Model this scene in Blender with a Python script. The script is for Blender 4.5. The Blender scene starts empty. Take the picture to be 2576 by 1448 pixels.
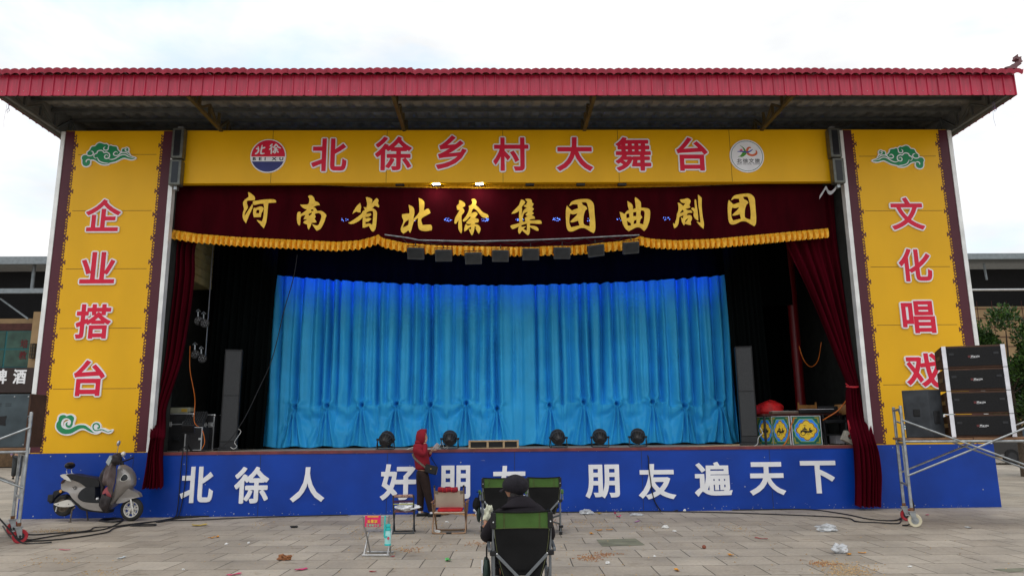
import bpy, bmesh, math, random
import numpy as np
from mathutils import Vector, Matrix
from mathutils.geometry import tessellate_polygon
from mathutils import noise as mnoise

scene = bpy.context.scene
COL = scene.collection
random.seed(7)

# ------------------------------------------------------------------ camera
F_PX, PITCH, ROLL, YAW, CAM_D, CAM_H = 1859.37, 0.1936, -0.0100, 0.0209, 14.6927, 1.5
IW, IH = 2576.0, 1448.0
def cam_axes():
    cy, sy, cp, sp, cr, sr = math.cos(YAW), math.sin(YAW), math.cos(PITCH), math.sin(PITCH), math.cos(ROLL), math.sin(ROLL)
    fwd = Vector((sy*cp, cy*cp, sp)); right = Vector((cy, -sy, 0)); up = right.cross(fwd)
    return cr*right + sr*up, -sr*right + cr*up, fwd
RX, RU, RF = cam_axes()
CAM = Vector((0, -CAM_D, CAM_H))
cd = bpy.data.cameras.new('camera'); cam = bpy.data.objects.new('camera', cd); COL.objects.link(cam)
cd.sensor_width = 36.0; cd.lens = F_PX/IW*36.0; cd.clip_start = 0.1; cd.clip_end = 3000
cam.matrix_world = Matrix(((RX.x, RU.x, -RF.x, CAM.x), (RX.y, RU.y, -RF.y, CAM.y), (RX.z, RU.z, -RF.z, CAM.z), (0, 0, 0, 1)))
scene.camera = cam

# ------------------------------------------------------------------ world and sun
SUN_EL, SUN_AZ = math.radians(64), math.radians(205)   # azimuth measured from +y clockwise: behind the photographer
world = bpy.data.worlds.new('World'); scene.world = world; world.use_nodes = True
wn = world.node_tree; wl = wn.links
bg = wn.nodes['Background']; bg.inputs['Strength'].default_value = 0.1
sky = wn.nodes.new('ShaderNodeTexSky'); sky.sky_type = 'NISHITA'; sky.sun_disc = False
sky.sun_elevation = SUN_EL; sky.sun_rotation = SUN_AZ; sky.air_density = 1.0; sky.dust_density = 1.5
tc = wn.nodes.new('ShaderNodeTexCoord')
mp = wn.nodes.new('ShaderNodeMapping'); mp.inputs['Scale'].default_value = (1.0, 1.0, 2.4); mp.inputs['Location'].default_value = (0.35, 0.2, 0.1)
nz = wn.nodes.new('ShaderNodeTexNoise'); nz.inputs['Scale'].default_value = 2.6; nz.inputs['Detail'].default_value = 9; nz.inputs['Roughness'].default_value = 0.55; nz.inputs['Distortion'].default_value = 0.3
rp = wn.nodes.new('ShaderNodeValToRGB')
rp.color_ramp.elements[0].position = 0.36; rp.color_ramp.elements[0].color = (0.35, 0.35, 0.35, 1)
rp.color_ramp.elements[1].position = 0.50; rp.color_ramp.elements[1].color = (1, 1, 1, 1)
nz2 = wn.nodes.new('ShaderNodeTexNoise'); nz2.inputs['Scale'].default_value = 5.0; nz2.inputs['Detail'].default_value = 6
rp2 = wn.nodes.new('ShaderNodeValToRGB')
rp2.color_ramp.elements[0].position = 0.3; rp2.color_ramp.elements[0].color = (6.7, 6.85, 7.0, 1)
rp2.color_ramp.elements[1].position = 0.62; rp2.color_ramp.elements[1].color = (8.7, 8.7, 8.7, 1)
lift = wn.nodes.new('ShaderNodeMix'); lift.data_type = 'RGBA'; lift.blend_type = 'ADD'; lift.inputs['Factor'].default_value = 1.0
lift.inputs['B'].default_value = (3.6, 4.6, 5.0, 1)
mx = wn.nodes.new('ShaderNodeMix'); mx.data_type = 'RGBA'
wl.new(tc.outputs['Generated'], mp.inputs['Vector']); wl.new(mp.outputs[0], nz.inputs['Vector']); wl.new(mp.outputs[0], nz2.inputs['Vector'])
wl.new(nz.outputs['Fac'], rp.inputs[0]); wl.new(nz2.outputs['Fac'], rp2.inputs[0])
wl.new(sky.outputs[0], lift.inputs['A'])
wl.new(rp.outputs[0], mx.inputs['Factor']); wl.new(lift.outputs['Result'], mx.inputs['A']); wl.new(rp2.outputs[0], mx.inputs['B'])
# overcast sky: slightly brighter overhead than towards the horizon
sx_ = wn.nodes.new('ShaderNodeSeparateXYZ'); wl.new(tc.outputs['Generated'], sx_.inputs[0])
m1 = wn.nodes.new('ShaderNodeMath'); m1.operation = 'MULTIPLY_ADD'; m1.inputs[1].default_value = 0.12; m1.inputs[2].default_value = 0.96; wl.new(sx_.outputs['Z'], m1.inputs[0])
m2 = wn.nodes.new('ShaderNodeMath'); m2.operation = 'MULTIPLY_ADD'; m2.inputs[1].default_value = 0.0; wl.new(sx_.outputs['Y'], m2.inputs[0]); wl.new(m1.outputs[0], m2.inputs[2])
m3 = wn.nodes.new('ShaderNodeClamp'); m3.inputs['Min'].default_value = 0.10; m3.inputs['Max'].default_value = 2.7; wl.new(m2.outputs[0], m3.inputs['Value'])
mul = wn.nodes.new('ShaderNodeVectorMath'); mul.operation = 'SCALE'; wl.new(mx.outputs['Result'], mul.inputs[0]); wl.new(m3.outputs[0], mul.inputs['Scale'])
wl.new(mul.outputs[0], bg.inputs['Color'])
sd = bpy.data.lights.new('sun', 'SUN'); sd.energy = 0.5; sd.angle = math.radians(18); sd.color = (1.0, 0.96, 0.9)
sun = bpy.data.objects.new('sun', sd); COL.objects.link(sun)
sdir = Vector((math.sin(SUN_AZ)*math.cos(SUN_EL), math.cos(SUN_AZ)*math.cos(SUN_EL), math.sin(SUN_EL)))
sun.rotation_euler = (-sdir).to_track_quat('-Z', 'Y').to_euler()
sun.location = sdir*60
scene.view_settings.view_transform = 'Standard'; scene.view_settings.look = 'None'
scene.view_settings.exposure = 0.40; scene.view_settings.gamma = 1.0
scene.cycles.max_bounces = 6; scene.cycles.use_denoising = True

# ------------------------------------------------------------------ measuring helpers (photo measured at 2576 x 1448)
def ray(u, v):
    return (RX*((u-IW/2)/F_PX) + RU*(-(v-IH/2)/F_PX) + RF)
def at(u, v, y):
    d = ray(u, v); return CAM + d*((y-CAM.y)/d.y)
def xat(u, y, z):
    k = (u-IW/2)/F_PX
    a = RX - RF*k                       # a . (P-CAM) = 0
    return CAM.x - (a.y*(y-CAM.y) + a.z*(z-CAM.z))/a.x
def corr(u):
    d = u-1290; return -12 + 1.3357e-5*d*d - 0.00112*d
def G(u, v, z=0.0):
    w = max(0.0, min(1.0, (1448-v)/146.0))
    d = ray(u, v+corr(u)*w); p = CAM + d*((z-CAM.z)/d.z); return p
def hz(u, vt, vb, y):
    return at(u, vt, y).z - at(u, vb, y).z
def quad3(p, q, r):
    def f(x):
        s = 0
        for a, b, c in ((p, q, r), (q, p, r), (r, p, q)):
            s += a[1]*(x-b[0])*(x-c[0])/((a[0]-b[0])*(a[0]-c[0]))
        return s
    return f
VB = quad3((48, 1295), (1290, 1302), (2516, 1268)); VT = quad3((60, 1134), (1290, 1139), (2500, 1111))
ZS = 1.2
def bw(u, v):                                  # point of the blue front wall -> (x, z)
    z = ZS*(VB(u)-v)/(VB(u)-VT(u)); return xat(u, 0, z), z
def sv(x, y): return x/1.590062, y/1.590062    # 4096-wide photo pixels -> 2576-wide

# ------------------------------------------------------------------ materials
MATS = {}
def pm(name, col, rough=0.6, metal=0.0, var=0.12, scale=6.0, bump=0.0, bscale=40.0, spec=0.5, stretch=(1, 1, 1), emit=None, trans=0.0, alpha=1.0, sheen=0.0, coat=0.0, col2=None, detail=5):
    m = bpy.data.materials.new(name); m.use_nodes = True; nt = m.node_tree; L = nt.links
    b = nt.nodes['Principled BSDF']
    b.inputs['Roughness'].default_value = rough; b.inputs['Metallic'].default_value = metal
    b.inputs['Specular IOR Level'].default_value = spec if max(col) > 0.12 or metal else min(spec, 0.28)
    if sheen: b.inputs['Sheen Weight'].default_value = sheen
    if coat: b.inputs['Coat Weight'].default_value = coat
    if trans: b.inputs['Transmission Weight'].default_value = trans
    if alpha < 1: b.inputs['Alpha'].default_value = alpha
    t = nt.nodes.new('ShaderNodeTexCoord'); mpn = nt.nodes.new('ShaderNodeMapping'); mpn.inputs['Scale'].default_value = stretch
    L.new(t.outputs['Object'], mpn.inputs['Vector'])
    n = nt.nodes.new('ShaderNodeTexNoise'); n.inputs['Scale'].default_value = scale; n.inputs['Detail'].default_value = detail
    L.new(mpn.outputs[0], n.inputs['Vector'])
    r = nt.nodes.new('ShaderNodeValToRGB')
    lo = col2 if col2 else tuple(c*(1-var) for c in col)
    hi = col if col2 else tuple(min(1, c*(1+var)) for c in col)
    r.color_ramp.elements[0].position = 0.32; r.color_ramp.elements[0].color = (*lo, 1)
    r.color_ramp.elements[1].position = 0.68; r.color_ramp.elements[1].color = (*hi, 1)
    L.new(n.outputs['Fac'], r.inputs[0]); L.new(r.outputs[0], b.inputs['Base Color'])
    if bump:
        n2 = nt.nodes.new('ShaderNodeTexNoise'); n2.inputs['Scale'].default_value = bscale; n2.inputs['Detail'].default_value = 4
        L.new(mpn.outputs[0], n2.inputs['Vector'])
        bp = nt.nodes.new('ShaderNodeBump'); bp.inputs['Strength'].default_value = bump; bp.inputs['Distance'].default_value = 0.02
        L.new(n2.outputs['Fac'], bp.inputs['Height']); L.new(bp.outputs[0], b.inputs['Normal'])
    if emit:
        b.inputs['Emission Color'].default_value = (*emit[0], 1); b.inputs['Emission Strength'].default_value = emit[1]
    MATS[name] = m
    return m

def nest(loops):
    if len(loops) == 1: return [[0]]
    def inside(p, lp):
        c = False
        for i in range(len(lp)):
            (ax, ay), (bx, by) = lp[i-1], lp[i]
            if (ay > p[1]) != (by > p[1]) and p[0] < ax+(p[1]-ay)*(bx-ax)/(by-ay): c = not c
        return c
    area = [abs(sum(l[i-1][0]*l[i][1]-l[i][0]*l[i-1][1] for i in range(len(l)))) for l in loops]
    cont = [[j for j in range(len(loops)) if j != i and area[j] > area[i] and inside(loops[i][0], loops[j])] for i in range(len(loops))]
    out = {i: [i] for i in range(len(loops)) if len(cont[i]) % 2 == 0}
    for i in range(len(loops)):
        if len(cont[i]) % 2: out[min((j for j in cont[i] if j in out), key=lambda j: area[j])].append(i)
    return list(out.values())
# ------------------------------------------------------------------ mesh builder
class MB:
    def __init__(s): s.v = []; s.f = []; s.m = []; s.M = Matrix(); s.k = 0
    def add(s, vs, fs):
        o = len(s.v); M = s.M
        s.v += [tuple(M @ Vector(p)) for p in vs]
        s.f += [tuple(i+o for i in f) for f in fs]; s.m += [s.k]*len(fs)
        return s
    def box(s, x0, x1, y0, y1, z0, z1):
        vs = [(x0,y0,z0),(x1,y0,z0),(x1,y1,z0),(x0,y1,z0),(x0,y0,z1),(x1,y0,z1),(x1,y1,z1),(x0,y1,z1)]
        return s.add(vs, [(0,3,2,1),(4,5,6,7),(0,1,5,4),(1,2,6,5),(2,3,7,6),(3,0,4,7)])
    def bar(s, a, b, w, h=None, up=(0, 0, 1)):      # rectangular bar from a to b
        h = h or w; a = Vector(a); b = Vector(b); d = (b-a); L = d.length; d.normalize(); u = Vector(up)
        if abs(d.dot(u)) > .98: u = Vector((0, 1, 0))
        x = d.cross(u).normalized(); z = x.cross(d)
        vs = []
        for p in (a, b):
            for sx, sz in ((-1,-1),(1,-1),(1,1),(-1,1)): vs.append(p + x*(sx*w/2) + z*(sz*h/2))
        return s.add(vs, [(0,1,2,3),(7,6,5,4),(0,4,5,1),(1,5,6,2),(2,6,7,3),(3,7,4,0)])
    def tube(s, pts, r, n=8, closed=False, rr=None, flat=None):
        P = [Vector(p) for p in pts]; N = len(P); vs = []; fs = []
        t0 = (P[1]-P[0]).normalized(); ref = Vector((0, 0, 1)) if abs(t0.z) < .9 else Vector((0, 1, 0))
        x = t0.cross(ref).normalized()
        for i in range(N):
            if closed: t = P[(i+1) % N]-P[i-1]
            else: t = P[min(i+1, N-1)]-P[max(i-1, 0)]
            t.normalize(); x = (x - t*x.dot(t))
            if x.length < 1e-6: x = t.orthogonal()
            x.normalize(); y = t.cross(x)
            R = rr[i] if rr else r
            for k in range(n):
                a = 2*math.pi*k/n
                vs.append(P[i] + x*(R*math.cos(a)) + y*(R*math.sin(a)*(flat or 1)))
        M = N if closed else N-1
        for i in range(M):
            j = (i+1) % N
            for k in range(n): fs.append((i*n+k, i*n+(k+1) % n, j*n+(k+1) % n, j*n+k))
        if not closed:
            fs.append(tuple(range(n-1, -1, -1))); fs.append(tuple((N-1)*n+k for k in range(n)))
        return s.add(vs, fs)
    def cyl(s, a, b, r, n=16, r2=None): return s.tube([a, b], r, n, rr=[r, r2 if r2 is not None else r])
    def lathe(s, prof, n=24, M=None, cap=True):                # prof of (r, z) about local z
        vs = []; fs = []; M = M or Matrix()
        for r, z in prof:
            for k in range(n):
                a = 2*math.pi*k/n; vs.append(M @ Vector((r*math.cos(a), r*math.sin(a), z)))
        for i in range(len(prof)-1):
            for k in range(n): fs.append((i*n+k, i*n+(k+1) % n, (i+1)*n+(k+1) % n, (i+1)*n+k))
        cap = cap and prof[0] != prof[-1]
        if cap and prof[0][0] > 1e-6: fs.append(tuple(range(n-1, -1, -1)))
        if cap and prof[-1][0] > 1e-6: fs.append(tuple((len(prof)-1)*n+k for k in range(n)))
        return s.add(vs, fs)
    def ell(s, c, r, nu=20, nv=12, M=None):
        vs = []; fs = []; c = Vector(c); M = M or Matrix()
        for i in range(nv+1):
            t = math.pi*i/nv
            for k in range(nu):
                a = 2*math.pi*k/nu
                vs.append(c + M @ Vector((r[0]*math.sin(t)*math.cos(a), r[1]*math.sin(t)*math.sin(a), r[2]*math.cos(t))))
        for i in range(nv):
            for k in range(nu): fs.append((i*nu+k, (i+1)*nu+k, (i+1)*nu+(k+1) % nu, i*nu+(k+1) % nu))
        return s.add(vs, fs)
    def grid(s, fn, nu, nv, flip=False):
        vs = [fn(i/nu, j/nv) for j in range(nv+1) for i in range(nu+1)]; fs = []
        for j in range(nv):
            for i in range(nu):
                a = j*(nu+1)+i; q = (a, a+1, a+nu+2, a+nu+1); fs.append(q[::-1] if flip else q)
        return s.add(vs, fs)
    def shape(s, loops, fn, d0, d1, back=False):     # loops of 2D points; fn(x, y, d) -> 3D; d1 = front face
        loops = [[(float(p[0]), float(p[1])) for p in lp] for lp in loops]
        tris = []; offs = []; o_ = 0
        for lp in loops: offs.append(o_); o_ += len(lp)
        for grp in nest(loops):
            idx = [offs[g]+i for g in grp for i in range(len(loops[g]))]
            tris += [[idx[i] for i in t] for t in tessellate_polygon([[Vector((p[0], p[1], 0)) for p in loops[g]] for g in grp])]
        flatp = [p for lp in loops for p in lp]
        front = [fn(p[0], p[1], d1) for p in flatp]
        # orient front faces so that they look towards d1 - d0
        nrm = Vector(fn(flatp[0][0], flatp[0][1], d1)) - Vector(fn(flatp[0][0], flatp[0][1], d0))
        fs = []
        for t in tris:
            a, b, c = (Vector(front[i]) for i in t)
            fs.append(tuple(t) if (b-a).cross(c-a).dot(nrm) > 0 else tuple(t[::-1]))
        s.add(front, fs)
        if back: s.add([fn(p[0], p[1], d0) for p in flatp], [f[::-1] for f in fs])
        for lp in loops:
            n = len(lp)
            vs = [fn(p[0], p[1], d0) for p in lp] + [fn(p[0], p[1], d1) for p in lp]
            s.add(vs, [(i, (i+1) % n, n+(i+1) % n, n+i) for i in range(n)])
        return s
    def build(s, name, mats, parent=None, smooth=None, bevel=None, bseg=2, loc=None, recalc=True):
        me = bpy.data.meshes.new(name); me.from_pydata(s.v, [], s.f); me.update()
        if not isinstance(mats, (list, tuple)): mats = [mats]
        for m in mats: me.materials.append(m)
        if len(mats) > 1: me.polygons.foreach_set('material_index', s.m)
        if recalc:
            bm = bmesh.new(); bm.from_mesh(me); bmesh.ops.recalc_face_normals(bm, faces=bm.faces[:]); bm.to_mesh(me); bm.free()
        if smooth:
            me.shade_smooth(); me.set_sharp_from_angle(angle=math.radians(smooth))
        o = bpy.data.objects.new(name, me); COL.objects.link(o)
        if parent: o.parent = parent
        if loc: o.location = loc
        if bevel:
            md = o.modifiers.new('bevel', 'BEVEL'); md.width = bevel; md.segments = bseg; md.limit_method = 'ANGLE'; md.angle_limit = math.radians(40)
        return o

def tag(o, label=None, cat=None, group=None, kind=None):
    if label: o['label'] = label
    if cat: o['category'] = cat
    if group: o['group'] = group
    if kind: o['kind'] = kind
    return o
def thing(name, label, cat, loc=(0, 0, 0), rz=0.0, group=None):
    o = bpy.data.objects.new(name, None); COL.objects.link(o); o.location = loc; o.rotation_euler = (0, 0, rz)
    o.empty_display_size = 0.1
    return tag(o, label, cat, group)
def dup(root, loc, rz, label, group=None):
    r = root.copy(); COL.objects.link(r); r.location = loc; r.rotation_euler = (0, 0, rz); r['label'] = label
    if group: r['group'] = group
    for ch in list(root.children):
        c = ch.copy(); COL.objects.link(c); c.parent = r
        for g in ch.children:
            d = g.copy(); COL.objects.link(d); d.parent = c
    return r
def smooth_path(pts, k=6, closed=False):
    P = [Vector(p) for p in pts]; n = len(P); out = []
    rng = n if closed else n-1
    for i in range(rng):
        p0 = P[(i-1) % n] if closed else P[max(i-1, 0)]; p1 = P[i]; p2 = P[(i+1) % n]; p3 = P[(i+2) % n] if closed else P[min(i+2, n-1)]
        for j in range(k):
            t = j/k
            out.append(0.5*((2*p1) + (p2-p0)*t + (2*p0-5*p1+4*p2-p3)*t*t + (3*p1-p0-3*p2+p3)*t**3))
    if not closed: out.append(P[-1])
    return out
def smooth_loop(pts, k=4, corner=62):                # closed 2D outline, sharp corners kept
    P = [Vector((p[0], p[1])) for p in pts]; n = len(P); out = []
    sharp = []
    for i in range(n):
        a = P[i]-P[i-1]; b = P[(i+1) % n]-P[i]
        sharp.append(a.length < 1e-9 or b.length < 1e-9 or math.degrees(a.angle(b)) > corner)
    for i in range(n):
        p1, p2 = P[i], P[(i+1) % n]
        p0 = P[i-1] if not sharp[i] else p1-(p2-p1)*0.5
        p3 = P[(i+2) % n] if not sharp[(i+1) % n] else p2+(p2-p1)*0.5
        for j in range(k):
            t = j/k
            out.append(0.5*((2*p1) + (p2-p0)*t + (2*p0-5*p1+4*p2-p3)*t*t + (3*p1-p0-3*p2+p3)*t**3))
    return [(p.x, p.y) for p in out]

# ------------------------------------------------------------------ outlines grown by a distance field
def loops_field(loops, pad, N, winding=False):
    segs = []
    for lp in loops:
        for i in range(len(lp)): segs.append((lp[i][0], lp[i][1], lp[(i+1) % len(lp)][0], lp[(i+1) % len(lp)][1]))
    S = np.array(segs)
    x0, x1 = S[:, [0, 2]].min()-pad, S[:, [0, 2]].max()+pad; y0, y1 = S[:, [1, 3]].min()-pad, S[:, [1, 3]].max()+pad
    h = max(x1-x0, y1-y0)/N
    xs = np.arange(x0, x1+h, h)+h*0.137; ys = np.arange(y0, y1+h, h)+h*0.171
    X, Y = np.meshgrid(xs, ys); D = np.full(X.shape, 1e9); ins = np.zeros(X.shape, int)
    for ax, ay, bx, by in S:
        dx, dy = bx-ax, by-ay; l2 = dx*dx+dy*dy+1e-18
        t = np.clip(((X-ax)*dx+(Y-ay)*dy)/l2, 0, 1)
        D = np.minimum(D, (X-ax-t*dx)**2+(Y-ay-t*dy)**2)
        if ay != by:
            c = ((ay > Y) != (by > Y)) & (X < ax+(Y-ay)*dx/(by-ay if by != ay else 1e-12)); ins += c*(1 if by > ay else -1) if winding else c*1
    D = np.sqrt(D); return xs, ys, np.where((ins > 0) if winding else (ins % 2 == 1), -np.maximum(D, 1e-6), np.maximum(D, 1e-6))
def contours(xs, ys, F, level, tol):
    A = F-level; ny, nx = A.shape; A = np.where(np.abs(A) < 1e-9, 1e-9, A)
    nxt = {}
    def pt(e):
        k, j, i = e
        if k == 0: t = A[j, i]/(A[j, i]-A[j, i+1]); return (xs[i]+t*(xs[i+1]-xs[i]), ys[j])
        t = A[j, i]/(A[j, i]-A[j+1, i]); return (xs[i], ys[j]+t*(ys[j+1]-ys[j]))
    sg = A < 0
    mixed = (sg[:-1, :-1].astype(int)+sg[:-1, 1:]+sg[1:, :-1]+sg[1:, 1:])
    for j, i in zip(*np.where((mixed > 0) & (mixed < 4))):
        a, b, c, d = sg[j, i], sg[j, i+1], sg[j+1, i+1], sg[j+1, i]
        E = [(0, j, i), (1, j, i+1), (0, j+1, i), (1, j, i)]     # bottom, right, top, left
        code = a*1+b*2+c*4+d*8
        T = {1: [(3, 0)], 2: [(0, 1)], 3: [(3, 1)], 4: [(1, 2)], 5: [(3, 2), (1, 0)], 6: [(0, 2)], 7: [(3, 2)], 8: [(2, 3)], 9: [(2, 0)], 10: [(0, 3), (2, 1)], 11: [(2, 1)], 12: [(1, 3)], 13: [(1, 0)], 14: [(0, 3)]}[int(code)]
        for p, q in T: nxt[E[p]] = E[q]
    out = []
    while nxt:
        s0 = next(iter(nxt)); lp = []; e = s0
        while e in nxt:
            lp.append(pt(e)); e = nxt.pop(e)
        if len(lp) < 8: continue
        out.append(simplify(lp, tol))
    return [l for l in out if len(l) > 3]
def simplify(lp, tol):
    n = len(lp); P = np.array(lp); far = int(np.argmax(((P-P[0])**2).sum(1)))
    keep = {0, far}
    def rec2(a, b):
        idx = list(range(a+1, b))
        if not idx: return
        p, q = P[a], P[b % n]; d = q-p; L = math.hypot(*d)+1e-12
        dist = np.abs((P[idx]-p) @ np.array([-d[1], d[0]]))/L
        k = int(np.argmax(dist))
        if dist[k] > tol: keep.add(idx[k]); rec2(a, idx[k]); rec2(idx[k], b)
    rec2(0, far); rec2(far, n)
    return [lp[i] for i in sorted(keep)]
GLYPH = {}
def glyph_loops(ch):
    if ch in GLYPH: return GLYPH[ch]
    c = bpy.data.curves.new('glyph', 'FONT'); c.body = ch; c.resolution_u = 4
    o = bpy.data.objects.new('glyph', c); COL.objects.link(o)
    dg = bpy.context.evaluated_depsgraph_get(); me = bpy.data.meshes.new_from_object(o.evaluated_get(dg))
    cnt = {}
    for p in me.polygons:
        vs = list(p.vertices)
        for a, b in zip(vs, vs[1:]+vs[:1]): cnt[(a, b)] = 1
    # weld by position so that boundary edges can be chained
    key = lambda i: (round(me.vertices[i].co.x, 5), round(me.vertices[i].co.y, 5))
    und = {}
    for a, b in cnt:
        k = tuple(sorted((key(a), key(b))))
        und[k] = und.get(k, 0)+1
    segs = [k for k, n in und.items() if n == 1]
    adj = {}
    for a, b in segs: adj.setdefault(a, []).append(b); adj.setdefault(b, []).append(a)
    loops = []; used = set()
    for a, b in segs:
        if tuple(sorted((a, b))) in used: continue
        lp = [a]; cur, nx_ = a, b
        while True:
            used.add(tuple(sorted((cur, nx_)))); 
            if nx_ == a: break
            lp.append(nx_)
            cand = [q for q in adj[nx_] if tuple(sorted((nx_, q))) not in used]
            if not cand: break
            cur, nx_ = nx_, cand[0]
        if len(lp) > 2: loops.append(lp)
    bpy.data.objects.remove(o); bpy.data.curves.remove(c); bpy.data.meshes.remove(me)
    GLYPH[ch] = loops
    return loops
def miter(loops, off):
    out = []
    area = lambda l: sum(l[i-1][0]*l[i][1]-l[i][0]*l[i-1][1] for i in range(len(l)))
    depth = {}
    for grp in nest(loops):
        for k, g in enumerate(grp): depth[g] = 0 if k == 0 else 1
    for i, lp in enumerate(loops):
        l = [p for j, p in enumerate(lp) if math.hypot(p[0]-lp[j-1][0], p[1]-lp[j-1][1]) > 1e-5]
        if (area(l) > 0) == (depth[i] == 1): l = l[::-1]
        n = len(l); q = []
        for j in range(n):
            (ax, ay), (bx, by), (cx, cy) = l[j-1], l[j], l[(j+1) % n]
            d1 = (bx-ax, by-ay); d2 = (cx-bx, cy-by); e1 = math.hypot(*d1); e2 = math.hypot(*d2)
            n1 = (d1[1]/e1, -d1[0]/e1); n2 = (d2[1]/e2, -d2[0]/e2); sx, sy = n1[0]+n2[0], n1[1]+n2[1]; s2 = sx*sx+sy*sy
            k = min(2/max(s2, 1e-6), 2.2/max(math.sqrt(s2), 1e-3)); q.append((bx+sx*k*off, by+sy*k*off))
        out.append(q)
    return out
def grown_sharp(ch, off, N=190):
    k = (ch, off, 's')
    if k not in GOFF:
        L_ = miter(glyph_loops(ch), off); xs, ys, F = loops_field(L_, 0.03, N, True); GOFF[k] = contours(xs, ys, F, 0.0, 0.0016)
        net = lambda Q: abs(sum(sum(l[i-1][0]*l[i][1]-l[i][0]*l[i-1][1] for i in range(len(l))) for l in Q))
        soft = grown(ch, off)
        if abs(net(GOFF[k])/net(soft)-1) > 0.06 or abs(len(GOFF[k])-len(soft)) > 1: GOFF[k] = soft
    return GOFF[k]
GOFF = {}
def grown(ch, off, N=150):
    k = (ch, off)
    if k not in GOFF:
        xs, ys, F = loops_field(glyph_loops(ch), abs(off)+0.04, N)
        GOFF[k] = contours(xs, ys, F, off, 0.0022)
    return GOFF[k]
def lbox(loops):
    X = [p[0] for l in loops for p in l]; Y = [p[1] for l in loops for p in l]; return min(X), max(X), min(Y), max(Y)
def letter(ch, name, box, y, parent, mats, o_out=0.062, o_in=0.024, thick=0.03):
    """printed character with a pale rim; box = x0, x1, z0, z1 of the outermost contour, y = plane behind it"""
    out = grown(ch, o_out) if o_out else grown_sharp(ch, o_in); a, b, c, d = lbox(out); x0, x1, z0, z1 = box
    fx = lambda p: x0+(p[0]-a)/(b-a)*(x1-x0); fz = lambda p: z0+(p[1]-c)/(d-c)*(z1-z0)
    m = MB(); fn = lambda X, Z, dd: (X, y-dd, Z)
    m.shape([[(fx(p), fz(p)) for p in l] for l in out], fn, 0, thick)
    if o_out:
        m.k = 1; m.shape([[(fx(p), fz(p)) for p in l] for l in grown_sharp(ch, o_in)], fn, thick-0.005, thick+0.004)
    return m.build(name, mats, parent, recalc=False)
# ------------------------------------------------------------------ shared materials
yellow = pm('yellow_panel', (0.80, 0.425, 0.001), 0.38, var=0.07, scale=0.9, bump=0.10, bscale=1.6, spec=0.3, stretch=(1, 1, 0.5))
maroon = pm('maroon_panel', (0.085, 0.018, 0.028), 0.45, var=0.08, scale=2)
blue_board = pm('blue_board', (0.001, 0.042, 0.32), 0.40, spec=0.3, var=0.16, scale=1.3, bump=0.10, bscale=1.8, detail=8)
red_face = pm('red_letter', (0.68, 0.010, 0.045), 0.45, var=0.05, spec=0.3)
white_rim = pm('white_rim', (0.80, 0.80, 0.83), 0.45, var=0.04)
white_letter = pm('white_letter', (0.80, 0.80, 0.82), 0.5, var=0.06, scale=3)
green_face = pm('green_emblem', (0.0, 0.23, 0.075), 0.4, var=0.05)
steel_trim = pm('steel_trim', (0.78, 0.78, 0.76), 0.4, metal=0.15, var=0.15, scale=3)
red_metal = pm('red_metal', (0.43, 0.016, 0.05), 0.34, metal=0.0, var=0.2, scale=3.5, stretch=(6, 1, 0.5), spec=0.55)
red_tile = pm('red_roof_tile', (0.36, 0.02, 0.05), 0.45, var=0.18, scale=8)
grey_steel = pm('grey_steel', (0.10, 0.105, 0.10), 0.6, var=0.25, scale=4)
deck_grey = pm('roof_underside', (0.21, 0.205, 0.19), 0.7, var=0.2, scale=3)
ochre_steel = pm('ochre_steel', (0.085, 0.06, 0.02), 0.6, var=0.3, scale=3)
wood_floor = pm('stage_boards', (0.40, 0.33, 0.24), 0.7, var=0.2, scale=3, stretch=(1, 8, 1))
edge_red = pm('edge_red', (0.16, 0.03, 0.03), 0.6, var=0.3, scale=5)
dark_wall = pm('dark_wall', (0.03, 0.032, 0.03), 0.9, var=0.2)
cream_clad = pm('cream_cladding', (0.55, 0.45, 0.20), 0.6, var=0.12)
black = pm('black_plastic', (0.012, 0.012, 0.013), 0.45, var=0.2)
black_metal = pm('black_metal', (0.022, 0.023, 0.026), 0.4, metal=0.3, var=0.25, scale=8)
alu = pm('aluminium', (0.60, 0.61, 0.62), 0.35, metal=0.8, var=0.12, scale=6)
galv = pm('galvanised_tube', (0.36, 0.38, 0.39), 0.42, metal=0.75, var=0.25, scale=10)

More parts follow.
